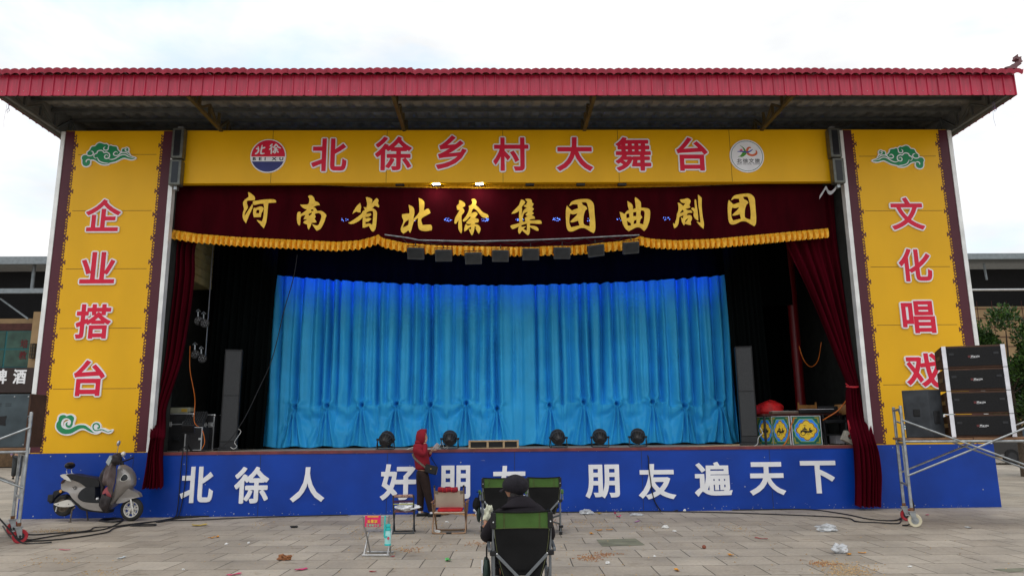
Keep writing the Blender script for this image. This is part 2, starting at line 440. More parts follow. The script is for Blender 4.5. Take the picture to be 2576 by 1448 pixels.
# ------------------------------------------------------------------ ground: long stone paving slabs
def ground_material():
    m = bpy.data.materials.new('stone_paving'); m.use_nodes = True; nt = m.node_tree; L = nt.links; b = nt.nodes['Principled BSDF']
    t = nt.nodes.new('ShaderNodeTexCoord'); mp_ = nt.nodes.new('ShaderNodeMapping')
    mp_.inputs['Location'].default_value = (TILE_X0, TILE_Y0, 0); mp_.inputs['Rotation'].default_value = (0, 0, math.radians(1.6)); L.new(t.outputs['Object'], mp_.inputs['Vector'])
    wob = nt.nodes.new('ShaderNodeTexNoise'); wob.inputs['Scale'].default_value = 2.2; wob.inputs['Detail'].default_value = 3
    L.new(t.outputs['Object'], wob.inputs['Vector'])
    vm = nt.nodes.new('ShaderNodeVectorMath'); vm.operation = 'MULTIPLY_ADD'; vm.inputs[1].default_value = (0.02, 0.02, 0); 
    L.new(wob.outputs['Color'], vm.inputs[0]); L.new(mp_.outputs[0], vm.inputs[2])
    def brick(mortar, c1, c2, cm):
        k = nt.nodes.new('ShaderNodeTexBrick'); k.offset = 0.5; k.squash = 1
        k.inputs['Scale'].default_value = 1; k.inputs['Brick Width'].default_value = TILE_L; k.inputs['Row Height'].default_value = TILE_T
        k.inputs['Mortar Size'].default_value = mortar; k.inputs['Mortar Smooth'].default_value = 0.1; k.inputs['Bias'].default_value = 0
        k.inputs['Color1'].default_value = (*c1, 1); k.inputs['Color2'].default_value = (*c2, 1); k.inputs['Mortar'].default_value = (*cm, 1)
        L.new(vm.outputs[0], k.inputs['Vector']); return k
    k = brick(0.0065, (0.36, 0.32, 0.275), (0.48, 0.435, 0.38), (0.07, 0.06, 0.048))
    n = nt.nodes.new('ShaderNodeTexNoise'); n.inputs['Scale'].default_value = 0.9; n.inputs['Detail'].default_value = 8; n.inputs['Roughness'].default_value = 0.65
    L.new(t.outputs['Object'], n.inputs['Vector'])
    r = nt.nodes.new('ShaderNodeValToRGB'); r.color_ramp.elements[0].position = 0.3; r.color_ramp.elements[0].color = (0.68, 0.665, 0.64, 1)
    r.color_ramp.elements[1].position = 0.72; r.color_ramp.elements[1].color = (1.10, 1.06, 1.0, 1); L.new(n.outputs['Fac'], r.inputs[0])
    n2 = nt.nodes.new('ShaderNodeTexNoise'); n2.inputs['Scale'].default_value = 26; n2.inputs['Detail'].default_value = 5
    L.new(t.outputs['Object'], n2.inputs['Vector'])
    r2 = nt.nodes.new('ShaderNodeValToRGB'); r2.color_ramp.elements[0].position = 0.3; r2.color_ramp.elements[0].color = (0.86, 0.85, 0.83, 1)
    r2.color_ramp.elements[1].position = 0.7; r2.color_ramp.elements[1].color = (1.06, 1.06, 1.06, 1); L.new(n2.outputs['Fac'], r2.inputs[0])
    # scattered dark grime blotches
    n3 = nt.nodes.new('ShaderNodeTexNoise'); n3.inputs['Scale'].default_value = 3.1; n3.inputs['Detail'].default_value = 7; n3.inputs['Roughness'].default_value = 0.7
    L.new(t.outputs['Object'], n3.inputs['Vector'])
    r3 = nt.nodes.new('ShaderNodeValToRGB'); r3.color_ramp.elements[0].position = 0.24; r3.color_ramp.elements[0].color = (0.42, 0.38, 0.32, 1)
    r3.color_ramp.elements[1].position = 0.43; r3.color_ramp.elements[1].color = (1, 1, 1, 1); L.new(n3.outputs['Fac'], r3.inputs[0])
    last = k.outputs['Color']
    for rr in (r, r2, r3):
        q = nt.nodes.new('ShaderNodeMix'); q.data_type = 'RGBA'; q.blend_type = 'MULTIPLY'; q.inputs['Factor'].default_value = 1
        L.new(last, q.inputs['A']); L.new(rr.outputs[0], q.inputs['B']); last = q.outputs['Result']
    L.new(last, b.inputs['Base Color'])
    rr = nt.nodes.new('ShaderNodeMapRange'); rr.inputs['To Min'].default_value = 0.55; rr.inputs['To Max'].default_value = 0.85
    L.new(n.outputs['Fac'], rr.inputs['Value']); L.new(rr.outputs[0], b.inputs['Roughness'])
    bp = nt.nodes.new('ShaderNodeBump'); bp.inputs['Strength'].default_value = 0.35; bp.inputs['Distance'].default_value = 0.01
    inv = nt.nodes.new('ShaderNodeMath'); inv.operation = 'SUBTRACT'; inv.inputs[0].default_value = 1; L.new(k.outputs['Fac'], inv.inputs[1])
    ad = nt.nodes.new('ShaderNodeMath'); ad.operation = 'MULTIPLY_ADD'; ad.inputs[1].default_value = 0.25; L.new(n2.outputs['Fac'], ad.inputs[0]); L.new(inv.outputs[0], ad.inputs[2])
    L.new(ad.outputs[0], bp.inputs['Height']); L.new(bp.outputs[0], b.inputs['Normal'])
    return m
TILE_L, TILE_T, TILE_X0, TILE_Y0 = 0.588, 0.595, 0.15, 0.42   #TILES#
g = MB(); g.box(-260, 260, -60, 420, -0.3, 0)
tag(g.build('ground', ground_material()), kind='structure')

# ------------------------------------------------------------------ the stage building
XL, XR = -9.06, 9.73          # outer edges of the facade
XLI, XRI = -6.76, 7.39        # inner edges of the two yellow pillars
ZT = 7.776                    # top of the yellow panels
ZH = 6.613                    # lower edge of the header
stage = thing('theatre_stage', 'open air village stage with yellow panelled pillars, blue front wall and red metal roof', 'stage', (0, 0, 0))

# blue front wall with white characters
m = MB(); m.box(XL-0.03, XR+0.03, 0.0, 0.12, 0.0, ZS)
base = m.build('front_wall', blue_board, stage, bevel=0.004)
seam = pm('seam_dark', (0.03, 0.035, 0.05), 0.8)
m = MB()
for u in (973, 1295, 652, 1616, 330, 1940, 2262):
    x = xat(u, 0, 0.6); m.box(x-0.004, x+0.004, -0.003, 0.004, 0.0, ZS)
m.build('panel_seams', seam, base)
m = MB(); rs = random.Random(3)
for i in range(64):
    u = 90+i*38+rs.uniform(-12, 12); zz = rs.choice((ZS-0.05, ZS-0.05, 0.05, rs.uniform(0.3, 1.0)))
    x = xat(u, 0, zz); r_ = rs.uniform(0.006, 0.013)
    m.shape([[(x+r_*math.cos(a), zz+r_*math.sin(a)) for a in (0, 1, 2, 3, 4, 5)]], lambda X, Z, d: (X, -d, Z), 0, 0.004)
for i in range(170):
    x = rs.uniform(XL+.2, XR-.2); zz = abs(rs.gauss(0, .06))+.012; r_ = rs.uniform(.002, .007)
    m.shape([[(x+r_*1.6*math.cos(a), zz+r_*math.sin(a)) for a in (0, 1, 2, 3, 4, 5)]], lambda X, Z, d: (X, -d, Z), 0, 0.002)
for i in range(14):
    x = rs.uniform(XL+.3, XR-.3); zz = rs.uniform(.1, 1.1); w = rs.uniform(.02, .10); h_ = rs.uniform(.0015, .003)
    m.shape([[(x, zz), (x+w, zz+rs.uniform(-.004, .004)), (x+w*.9, zz+h_), (x+.1*w, zz+h_)]], lambda X, Z, d: (X, -d, Z), 0, 0.002)
m.build('scuff_marks', pm('pale_scuff', (0.34, 0.37, 0.44), 0.7), base)['kind'] = 'stuff'
for ch, x0, x1, y0, y1 in (('北', 718.5, 859, 1870.7, 2013.9), ('徐', 934.3, 1079.7, 1875, 2020.8), ('人', 1159.2, 1302.4, 1879.7, 2019.2),
        ('好', 1518.7, 1665.6, 1870.7, 2016.5), ('朋', 1751, 1881, 1877.6, 2016), ('友', 1967, 2107, 1879, 2018),
        ('朋', 2342.3, 2474.8, 1873.3, 2011.2), ('友', 2555.4, 2698.6, 1869, 2013.9), ('遍', 2779.7, 2921.8, 1858.5, 2000.6),
        ('天', 2999.8, 3134.6, 1856.4, 1992.7), ('下', 3208.3, 3338.2, 1847.9, 1982)):
    u0, v0 = sv(x0, y0); u1, v1 = sv(x1, y1)
    xa, zb = bw(u0, v1); xb, zt = bw(u1, v0)
    letter(ch, 'letter', (xa, xb, zb, zt), -0.002, base, white_letter, o_out=None, o_in=0.026, thick=0.022)

# stage floor and its red edge
m = MB(); m.box(XL+0.05, XR-0.05, 0.125, 9.0, 0.9, ZS-0.004); m.build('stage_floor', wood_floor, stage)
m = MB(); m.box(XLI+0.1, XRI-0.1, -0.012, 0.16, ZS-0.055, ZS+0.002); m.build('floor_edge', edge_red, stage, bevel=0.005)

# pillars
def ray_fx(u, v): p = at(u, v, 0); return p.x, p.z
def spiral(cx, cz, r, a0, turn, hand, n=12, w0=0.020, w1=0.008):
    """ribbon outline of a small scroll hook; returned as a closed loop"""
    L_, R_ = [], []
    for i in range(n+1):
        t = i/n; a = a0+hand*turn*t; rr = r*(1-0.62*t); w = (w0+(w1-w0)*t)/2
        L_.append((cx+(rr+w)*math.cos(a), cz+(rr+w)*math.sin(a))); R_.append((cx+(rr-w)*math.cos(a), cz+(rr-w)*math.sin(a)))
    return L_+R_[::-1]
fxz = lambda X, Z, d: (X, -d, Z)
def pillar(x0, x1, seams, letters, inner_left, side):
    p = MB(); p.box(x0, x1, 0.0, 0.14, ZS+0.003, ZT); pan = p.build('pillar_panel', yellow, stage, bevel=0.003)
    s_ = MB()
    for z in seams: s_.box(x0+0.3, x1-0.3, -0.002, 0.004, z-0.005, z+0.005)
    s_.build('panel_seams', pm('seam_brown', (0.16, 0.09, 0.01), 0.8), pan)
    bw_ = 0.185
    for sgn, xe in ((1, x0), (-1, x1)):                # dark borders with scrolls growing inwards
        b_ = MB(); b_.box(min(xe, xe+sgn*bw_), max(xe, xe+sgn*bw_), -0.004, 0.004, ZS+0.02, ZT-0.01)
        per = 0.498; z = ZS+0.06; k = 0; hs = per/8
        while z < ZT-0.05:
            ph = k % 8
            xo = xe+sgn*(bw_+(0.024 if ph not in (3, 4) else 0.066))
            hand = 1 if (ph < 4) else -1
            a0 = math.pi if sgn > 0 else 0
            ha = hand*(1 if sgn > 0 else -1)
            lp = spiral(xo, z, 0.033, a0, 4.4, -ha, w0=0.030, w1=0.015)
            b_.shape([lp], fxz, 0, 0.0035+0.0006*(k % 2))
            if ph in (3, 4):
                b_.shape([[(xe+sgn*bw_, z-0.028), (xe+sgn*(bw_+0.04), z-0.022), (xe+sgn*(bw_+0.04), z+0.022), (xe+sgn*bw_, z+0.028)]], fxz, 0, 0.0028)
            if ph == 0:
                zz = z-hs/2
                b_.shape([[(xe+sgn*bw_, zz-0.02), (xe+sgn*(bw_+0.03), zz-0.016), (xe+sgn*(bw_+0.062), zz), (xe+sgn*(bw_+0.03), zz+0.016), (xe+sgn*bw_, zz+0.02)]], fxz, 0, 0.0028)
            z += hs; k += 1
        b_.build('scroll_border', maroon, pan, recalc=False)
    for ch, xa, xb, ya, yb in letters:
        ua, va = sv(xa, ya); ub, vb = sv(xb, yb); vm_ = (va+vb)/2
        X0 = at(ua, vm_, 0).x; X1 = at(ub, vm_, 0).x; Zt = at((ua+ub)/2, va, 0).z; Zb = at((ua+ub)/2, vb, 0).z
        letter(ch, 'letter', (X0, X1, Zb, Zt), -0.002, pan, [white_rim, red_face])
    return pan
def zseams(u, vs): return [at(u, v, 0).z for v in vs]
LP = pillar(XL+0.09, XLI, zseams(250, (389, 530, 676, 825, 977)),
    (('企', 342, 490.5, 794.4, 931.7), ('业', 320.8, 470.3, 1003.8, 1140), ('搭', 302.2, 451.7, 1211.7, 1360), ('台', 293.5, 427, 1435, 1588.8)), True, -1)
RP = pillar(XRI, XR-0.09, zseams(2260, (393, 530, 671, 817, 967)),
    (('文', 3555.6, 3695, 786.6, 925.7), ('化', 3587.4, 3726.8, 990.9, 1131.4), ('唱', 3599.6, 3741.1, 1198.7, 1338.2), ('戏', 3615.5, 3768, 1407, 1555.6)), False, 1)
for x in (XL, XLI, XRI-0.09, XR-0.09): m = MB(); m.box(x+0.002, x+0.088, -0.02, 0.13, ZS+0.004, ZT-0.02); m.build('corner_trim', steel_trim, stage, bevel=0.004)
# returns of the pillars, side walls and back wall of the building
m = MB(); m.box(XL+0.02, XL+0.1, 0.145, 9.0, 0.0, ZT); m.box(XR-0.1, XR-0.02, 0.145, 9.0, 0.0, ZT); m.box(XL+0.1, XR-0.1, 9.0, 9.1, 0, ZT)
m.build('outer_walls', cream_clad, stage)
m = MB(); m.box(XLI+0.0, XLI+0.05, 0.15, 0.8, ZS, ZT-0.05); m.box(XRI-0.05, XRI, 0.15, 0.8, ZS, ZT-0.05)
m.box(XL+0.12, XR-0.12, 8.8, 8.9, ZS, ZT); m.box(-7.55, -7.5, 0.8, 8.8, ZS, ZT); m.box(8.2, 8.25, 0.8, 8.8, ZS, ZT)
m.build('inner_walls', dark_wall, stage)
m = MB(); y0, y1 = 1.5, 2.9
for i in range(9):
    z = 4.95+i*0.19; m.box(-7.48, -6.86, y0, y1, z, z+0.175)
m.build('wall_cladding', cream_clad, stage, bevel=0.01)

# cloud emblems
def src_shape(mb, loops, d0, d1, scale, ox, oy, mirror=None):
    def conv(p):
        X = ox+p[0]/scale; Y = oy+p[1]/scale
        q = at(*sv(X, Y), 0); return (q.x, q.z)
    L2 = [[conv(p) for p in lp] for lp in loops]
    if mirror is not None:
        ax, tx, dz = mirror; L2 = [[(tx-(p[0]-ax), p[1]+dz) for p in lp] for lp in L2]
    mb.shape(L2, fxz, d0, d1)
def ribbon(pts, w, w2=None, k=5, taper=True):
    P = smooth_path([(a, b, 0) for a, b in pts], k); n = len(P); A, B = [], []
    for i, p in enumerate(P):
        t = P[min(i+1, n-1)]-P[max(i-1, 0)]; t.normalize(); s = i/(n-1)
        ww = (w+(w2 if w2 is not None else w)*0)/2
        if w2 is not None: ww = (w+(w2-w)*s)/2
        elif taper: ww = w/2*min(1, 0.25+4*s, 0.25+4*(1-s))
        A.append((p.x-t.y*ww, p.y+t.x*ww)); B.append((p.x+t.y*ww, p.y-t.x*ww))
    return A+B[::-1]
BIG_W = [(160,760),(220,640),(330,600),(400,600),(400,510),(510,420),(560,310),(640,250),(745,240),(800,170),(900,110),(1000,105),(1140,155),(1240,145),(1330,220),(1410,205),(1500,240),(1620,250),(1690,300),(1715,400),(1800,480),(1830,530),(1820,430),(1870,350),(1950,340),(2050,300),(2140,330),(2170,420),(2150,490),(2200,580),(2230,640),(2330,690),(2430,720),(2465,760),(2420,810),(2300,855),(2150,850),(1950,795),(1800,850),(1600,950),(1370,1000),(1300,1060),(1080,1070),(900,1010),(780,920),(680,870),(590,870),(600,960),(560,1060),(460,1130),(330,1140),(230,1080),(190,980),(190,850)]
BIG_S = [([(1180,300),(1120,350),(1130,430),(1210,450),(1290,410),(1310,320),(1340,230)],42), ([(580,490),(650,495),(690,560),(660,640),(560,680),(450,660),(400,610)],40),
    ([(860,755),(760,770),(710,700),(740,610),(830,570),(870,490),(980,455),(1080,480),(1130,545),(1230,530),(1330,580),(1360,660),(1330,750),(1240,790),(1170,770),(1150,700),(1200,640),(1270,650),(1285,700)],44),
    ([(850,740),(920,880),(1050,950),(1200,980),(1320,985)],40), ([(1300,790),(1420,830),(1560,800),(1700,720),(1850,640),(2000,640),(2150,720),(2350,770)],40),
    ([(1680,580),(1660,520),(1590,515),(1520,580),(1540,650),(1640,670),(1730,640),(1800,570),(1900,540),(2050,560),(2150,640),(2330,735)],42), ([(395,950),(400,880),(470,830),(570,840)],40),
    ([(2080,410),(2020,400),(2000,450),(2060,500),(2150,540),(2190,600)],40)]
SM_W = [(130,620),(160,480),(215,390),(215,300),(280,180),(400,120),(520,120),(610,155),(740,130),(870,170),(950,270),(955,370),(905,500),(900,600),(1050,540),(1200,520),(1350,545),(1550,670),(1570,580),(1660,480),(1780,440),(1900,490),(1970,600),(1960,690),(2080,690),(2280,770),(2400,740),(2450,770),(2400,870),(2280,930),(2150,910),(1980,850),(1900,910),(1740,950),(1560,910),(1350,810),(1220,780),(1080,820),(900,920),(720,985),(540,995),(370,950),(230,850),(150,740)]
SM_H = [(455,480),(520,390),(610,365),(680,395),(560,440),(495,500),(490,600),(505,655),(460,590)]
SM_G = [(185,620),(210,500),(275,400),(285,310),(340,220),(440,180),(530,190),(590,235),(680,200),(780,195),(870,260),(885,350),(840,480),(830,570),(760,670),(660,690),(580,640),(550,550),(580,490),(645,460),(610,540),(640,590),(710,590),(765,510),(760,410),(680,330),(560,305),(440,360),(375,480),(385,620),(470,710),(600,745),(750,725),(900,650),(1050,590),(1200,580),(1330,600),(1450,680),(1580,790),(1650,860),(1740,890),(1630,880),(1480,820),(1320,730),(1200,710),(1080,740),(920,830),(760,910),(600,930),(450,920),(320,850),(220,740)]
SM_C = [(1810,700),(1880,680),(1885,600),(1820,530),(1740,520),(1660,570),(1640,680),(1690,770),(1780,795),(1880,775),(1980,760),(2080,790),(2230,850),(2370,805)]
def big_cloud(parent, mirror=None):
    c = MB(); a = smooth_loop(BIG_W, 3)
    src_shape(c, [a], 0.0, 0.028, 10.304, 310, 560, mirror)
    c.k = 1
    xs, ys, F = loops_field([a], 60, 170)
    src_shape(c, contours(xs, ys, F, -46, 3), 0.02, 0.032, 10.304, 310, 560, mirror)
    c.k = 0
    for i, (pts, w) in enumerate(BIG_S): src_shape(c, [ribbon(pts, w)], 0.03, 0.0345+0.0007*(i % 4), 10.304, 310, 560, mirror)
    return c.build('cloud_emblem', [white_rim, green_face], parent, recalc=False)
def small_cloud(parent, mirror=None):
    c = MB(); src_shape(c, [smooth_loop(SM_W, 3), smooth_loop(SM_H, 3)], 0.0, 0.028, 9.908, 210, 1640, mirror)
    c.k = 1; src_shape(c, [smooth_loop(SM_G, 3)], 0.02, 0.032, 9.908, 210, 1640, mirror)
    src_shape(c, [ribbon(SM_C, 62, 22)], 0.02, 0.0335, 9.908, 210, 1640, mirror)
    return c.build('cloud_emblem', [white_rim, green_face], parent, recalc=False)
big_cloud(LP); small_cloud(LP)
lc = at(*sv(439, 621), 0); rc = at(*sv(3588, 631), 0)
big_cloud(RP, (lc.x, rc.x, rc.z-lc.z))
lc = at(*sv(222, 1700), 0); rc = at(2266, 1070, 0)           # tip of the left one maps onto the visible tip
tip = at(*sv(457, 1718), 0); small_cloud(RP, (tip.x, rc.x, rc.z-tip.z))

# header board
HX0, HX1 = XLI+0.1, XRI-0.1
m = MB(); m.box(HX0, HX1, -0.02, 0.12, ZH, ZT-0.004); header = m.build('header_board', yellow, stage, bevel=0.003)
m = MB()
for u in (685, 973, 1265, 1555, 1837):
    x = xat(u, 0, 7.2); m.box(x-0.0045, x+0.0045, -0.0225, -0.0165, ZH, ZT-0.01)
m.build('panel_seams', MATS['seam_brown'], header)
for ch, xa, xb, ya, yb in (('北', 1243.9, 1393.7, 552.9, 693.6), ('徐', 1496.3, 1653.3, 545.7, 690.8), ('乡', 1740.8, 1871.1, 541, 685.6), ('村', 1967.5, 2118.9, 548.9, 692.4),
        ('大', 2220.5, 2374.2, 548, 692.4), ('舞', 2454.3, 2607.1, 548, 692.4), ('台', 2698.9, 2833, 548.9, 691.9)):
    ua, va = sv(xa, ya); ub, vb = sv(xb, yb); vm_ = (va+vb)/2
    letter(ch, 'letter', (at(ua, vm_, 0).x, at(ub, vm_, 0).x, at((ua+ub)/2, vb, 0).z, at((ua+ub)/2, va, 0).z), -0.022, header, [white_rim, red_face])
def circ(cx, cz, r, n=64, a0=0, a1=2*math.pi): return [(cx+r*math.cos(a0+(a1-a0)*i/n), cz+r*math.sin(a0+(a1-a0)*i/n)) for i in range(n)]
def chord(cx, cz, r, zlo, zhi, n=40):
    a = math.asin(max(-1, min(1, (zlo-cz)/r))); b = math.asin(max(-1, min(1, (zhi-cz)/r)))
    R_ = [(cx+r*math.cos(a+(b-a)*i/n), cz+r*math.sin(a+(b-a)*i/n)) for i in range(n+1)]
    return R_+[(2*cx-x, z) for x, z in R_[::-1]]
hf = lambda X, Z, d: (X, -0.02-d, Z)
navy = pm('navy_print', (0.02, 0.025, 0.16), 0.4); ink = pm('black_print', (0.015, 0.015, 0.018), 0.5); print_green = pm('green_print', (0.07, 0.28, 0.02), 0.5)
ring_green = pm('ring_green', (0.01, 0.11, 0.08), 0.5); orange_print = pm('orange_print', (0.62, 0.12, 0.035), 0.5); blue_print = pm('blue_print', (0.03, 0.07, 0.36), 0.5)
grey_print = pm('grey_print', (0.12, 0.12, 0.14), 0.5)
def text_on(mb, txt, x0, x1, z0, z1, d0, d1, off, skew=0.0, fn=hf, gap=0.16):
    n = len(txt); allp = []; adv = 0.0; items = []
    for ch in txt:
        if ch == ' ': adv += 0.55; continue
        L_ = grown(ch, off, 90) if off else glyph_loops(ch); a, b, c, d = lbox(L_)
        items.append([[(p[0]-a+adv, p[1]) for p in l] for l in L_]); adv += (b-a)+gap
    A, B, C_, D_ = lbox([l for it in items for l in it])
    for it in items:
        mb.shape([[(x0+(p[0]-A)/(B-A)*(x1-x0)+skew*(p[1]-C_)/(D_-C_)*(z1-z0), z0+(p[1]-C_)/(D_-C_)*(z1-z0)) for p in l] for l in it], fn, d0, d1)
u0, v0 = sv(1075.3, 627.2); c0 = at(u0, v0, 0); R0 = (at(*sv(1146.5, 627), 0).x-at(*sv(1004.2, 627), 0).x)/2
m = MB(); m.shape([circ(c0.x, c0.z, R0)], hf, 0, 0.028)
m.k = 1; m.shape([chord(c0.x, c0.z, R0*0.94, c0.z-0.04*R0, c0.z+0.94*R0)], hf, 0.02, 0.031)
m.k = 2; m.shape([chord(c0.x, c0.z, R0*0.94, c0.z-0.94*R0, c0.z-0.33*R0)], hf, 0.02, 0.031)
m.k = 0
def strokes(mb, cx, cz, s, L_, d0, d1, w=0.12):
    for i, pts in enumerate(L_): mb.shape([ribbon([(cx+x*s, cz+z*s) for x, z in pts], w*s, k=4)], hf, d0, d1+0.0004*i)
BEI = [[(-.30,.42),(-.22,-.1),(-.30,-.30)], [(-.52,.12),(-.2,.16)], [(-.6,-.5),(-.38,-.38),(-.2,-.1)], [(.16,.6),(.10,.1),(.06,-.38),(.14,-.46),(.5,-.42)], [(.06,.16),(.30,.22),(.52,.3)]]
XU = [[(-.28,.62),(-.42,.44),(-.56,.30)], [(-.26,.36),(-.46,.06),(-.62,-.06)], [(-.36,.1),(-.36,-.3),(-.38,-.58)], [(.12,.62),(-.02,.36),(-.2,.14)], [(.14,.56),(.34,.26),(.66,.10)], [(-.1,.06),(.26,.14)], [(-.14,-.14),(.36,-.06)], [(.10,.2),(.1,-.3),(-.06,-.5)], [(-.06,-.2),(-.2,-.42)], [(.24,-.2),(.42,-.4)]]
strokes(m, c0.x-0.44*R0, c0.z+0.36*R0, 0.50*R0, BEI, 0.03, 0.0335, 0.17); strokes(m, c0.x+0.36*R0, c0.z+0.40*R0, 0.52*R0, XU, 0.03, 0.0335, 0.15)
m.k = 3; text_on(m, 'BEI XU', c0.x-0.85*R0, c0.x+0.86*R0, c0.z-0.27*R0, c0.z-0.08*R0, 0.02, 0.031, 0.03, gap=0.5)
m.build('round_emblem', [white_rim, red_face, navy, ink], header, recalc=False)
u0, v0 = sv(2984.7, 627.4); c0 = at(u0, v0, 0); R0 = (at(*sv(3052.9, 627), 0).x-at(*sv(2916.4, 627), 0).x)/2
# marks measured on a crop of the photograph: centre (1668, 631), radius 400
def ep(pts, k=3): return [(c0.x+(x-1668)/400*R0, c0.z-(y-631)/400*R0) for x, y in pts]
m = MB(); m.shape([circ(c0.x, c0.z, R0)], hf, 0, 0.028)
m.k = 1; m.shape([circ(c0.x, c0.z, R0*0.925), circ(c0.x, c0.z, R0*0.90)], hf, 0.02, 0.030)
m.k = 2; m.shape([ep(smooth_loop([(1512,362),(1600,420),(1650,490),(1675,545),(1640,600),(1560,655),(1500,650),(1450,660),(1520,615),(1570,545),(1610,500),(1580,430)], 3))], hf, 0.02, 0.030)
m.k = 3; m.shape([ep(ribbon([(1780,430),(1730,425),(1690,470),(1680,540),(1720,595),(1800,615),(1870,590),(1900,545),(1885,490)], 52))], hf, 0.02, 0.0312)
m.k = 4; m.shape([ep(ribbon([(1450,522),(1560,520),(1670,540),(1740,520),(1815,470)], 30))], hf, 0.02, 0.032)
m.k = 5; m.shape([ep(circle_) for circle_ in [[(1545+34*math.cos(a), 500-30*math.sin(a)) for a in [i*math.pi/8 for i in range(9)]]]], hf, 0.02, 0.0305)
for a in (20, 55, 90, 125, 160): m.shape([ep(ribbon([(1545+40*math.cos(math.radians(a)), 497-34*math.sin(math.radians(a))), (1545+54*math.cos(math.radians(a)), 497-50*math.sin(math.radians(a)))], 7, 7, 2))], hf, 0.02, 0.0305)
m.k = 6; text_on(m, '北徐文旅', c0.x-0.62*R0, c0.x+0.73*R0, c0.z-0.43*R0, c0.z-0.16*R0, 0.02, 0.030, 0.012, skew=0.05)
m.k = 7; text_on(m, 'BEIXU CULTURAL TOURISM', c0.x-0.60*R0, c0.x+0.73*R0, c0.z-0.53*R0, c0.z-0.45*R0, 0.02, 0.030, 0.0)
m.build('round_emblem', [white_rim, ring_green, print_green, orange_print, blue_print, red_face, ink, grey_print], header, recalc=False)

# ------------------------------------------------------------------ roof
RY, RZ0, RZ1 = -1.78, 7.71, 8.125       # front of the canopy and the height of its red fascia
RX0, RX1 = -9.25, 9.92
rng = random.Random(11)
m = MB(); n = 91; wv = (RX1-RX0)/n
prof = []
for i in range(n):
    x = RX0+i*wv; prof += [(x, 0), (x+wv*0.84, 0), (x+wv*0.88, -0.022), (x+wv*0.96, -0.022)]
prof.append((RX1, 0))
vs = [(x, RY+y+rng.uniform(-.003, .003), RZ0) for x, y in prof]+[(x, RY+y, RZ1) for x, y in prof]
N = len(prof); m.add(vs, [(i, i+1, N+i+1, N+i) for i in range(N-1)])
m.add([(x, y+0.012, z) for x, y, z in vs], [(i, N+i, N+i+1, i+1) for i in range(N-1)])
fascia = m.build('fascia', red_metal, stage, recalc=False)
m = MB()
for i in range(n):
    m.ell((RX0+i*wv+wv*0.42+rng.uniform(-.02, .02), RY-0.004, RZ0+0.085+rng.uniform(-.008, .008)), (0.008, 0.008, 0.008), 6, 4)
m.build('screw', pm('screw_head', (0.5, 0.45, 0.42), 0.4, metal=0.6), fascia)
# side skirts
for x, s in ((RX0, 1), (RX1, -1)):
    m = MB(); pr = []
    k = int(11.6/0.21)
    for i in range(k):
        y = RY+i*0.21; pr += [(y, 0), (y+0.17, 0), (y+0.18, -0.02*s), (y+0.2, -0.02*s)]
    N = len(pr); vs = [(x+d, y, RZ0) for y, d in pr]+[(x+d, y, RZ1+0.10*(y-RY)) for y, d in pr]
    m.add(vs, [(i, i+1, N+i+1, N+i) for i in range(N-1)]); m.build('side_skirt', [red_metal], stage)
    m = MB(); xi = x+0.03*s; m.add([(xi, y, RZ0) for y, d in pr]+[(xi, y, RZ1+0.10*(y-RY)) for y, d in pr], [(i, i+1, N+i+1, N+i) for i in range(N-1)]); m.build('skirt_lining', deck_grey, stage)
# tiled roof sheets: wave profile across, stepped along the slope
SL = 0.10
def wave(x): return 0.030*abs(math.sin(math.pi*x/0.155))**0.75
m = MB(); pitch = 0.155*5; x = RX0-0.08; j = 0
while x < RX1+0.02:
    w = min(pitch+0.03, RX1+0.08-x); nx = max(4, int(w/0.0129)); lift_ = 0.012*(j % 2)+rng.uniform(-.004, .004); jy = rng.uniform(-.012, .012)
    rows = []
    for i in range(nx+1):
        xx = x+w*i/nx; zc = wave(xx-RX0)
        rows.append((xx, zc))
    ys = [RY-0.15+jy, RY+0.55, RY+2.6, RY+5.2, RY+8.0, RY+11.0]
    M_ = len(rows)
    vs = []
    vs += [(xx, ys[0]+0.03, RZ1-0.018-0.042*(1-zc/0.03)+lift_) for xx, zc in rows]           # scalloped lip hanging in front
    for y in ys: vs += [(xx, y, RZ1+0.045+zc+SL*(y-RY)+lift_) for xx, zc in rows]
    m.add(vs, [(r*M_+i, r*M_+i+1, (r+1)*M_+i+1, (r+1)*M_+i) for r in range(len(ys)) for i in range(M_-1)])
    x += pitch; j += 1
m.build('roof_tiles', red_tile, stage, smooth=35)
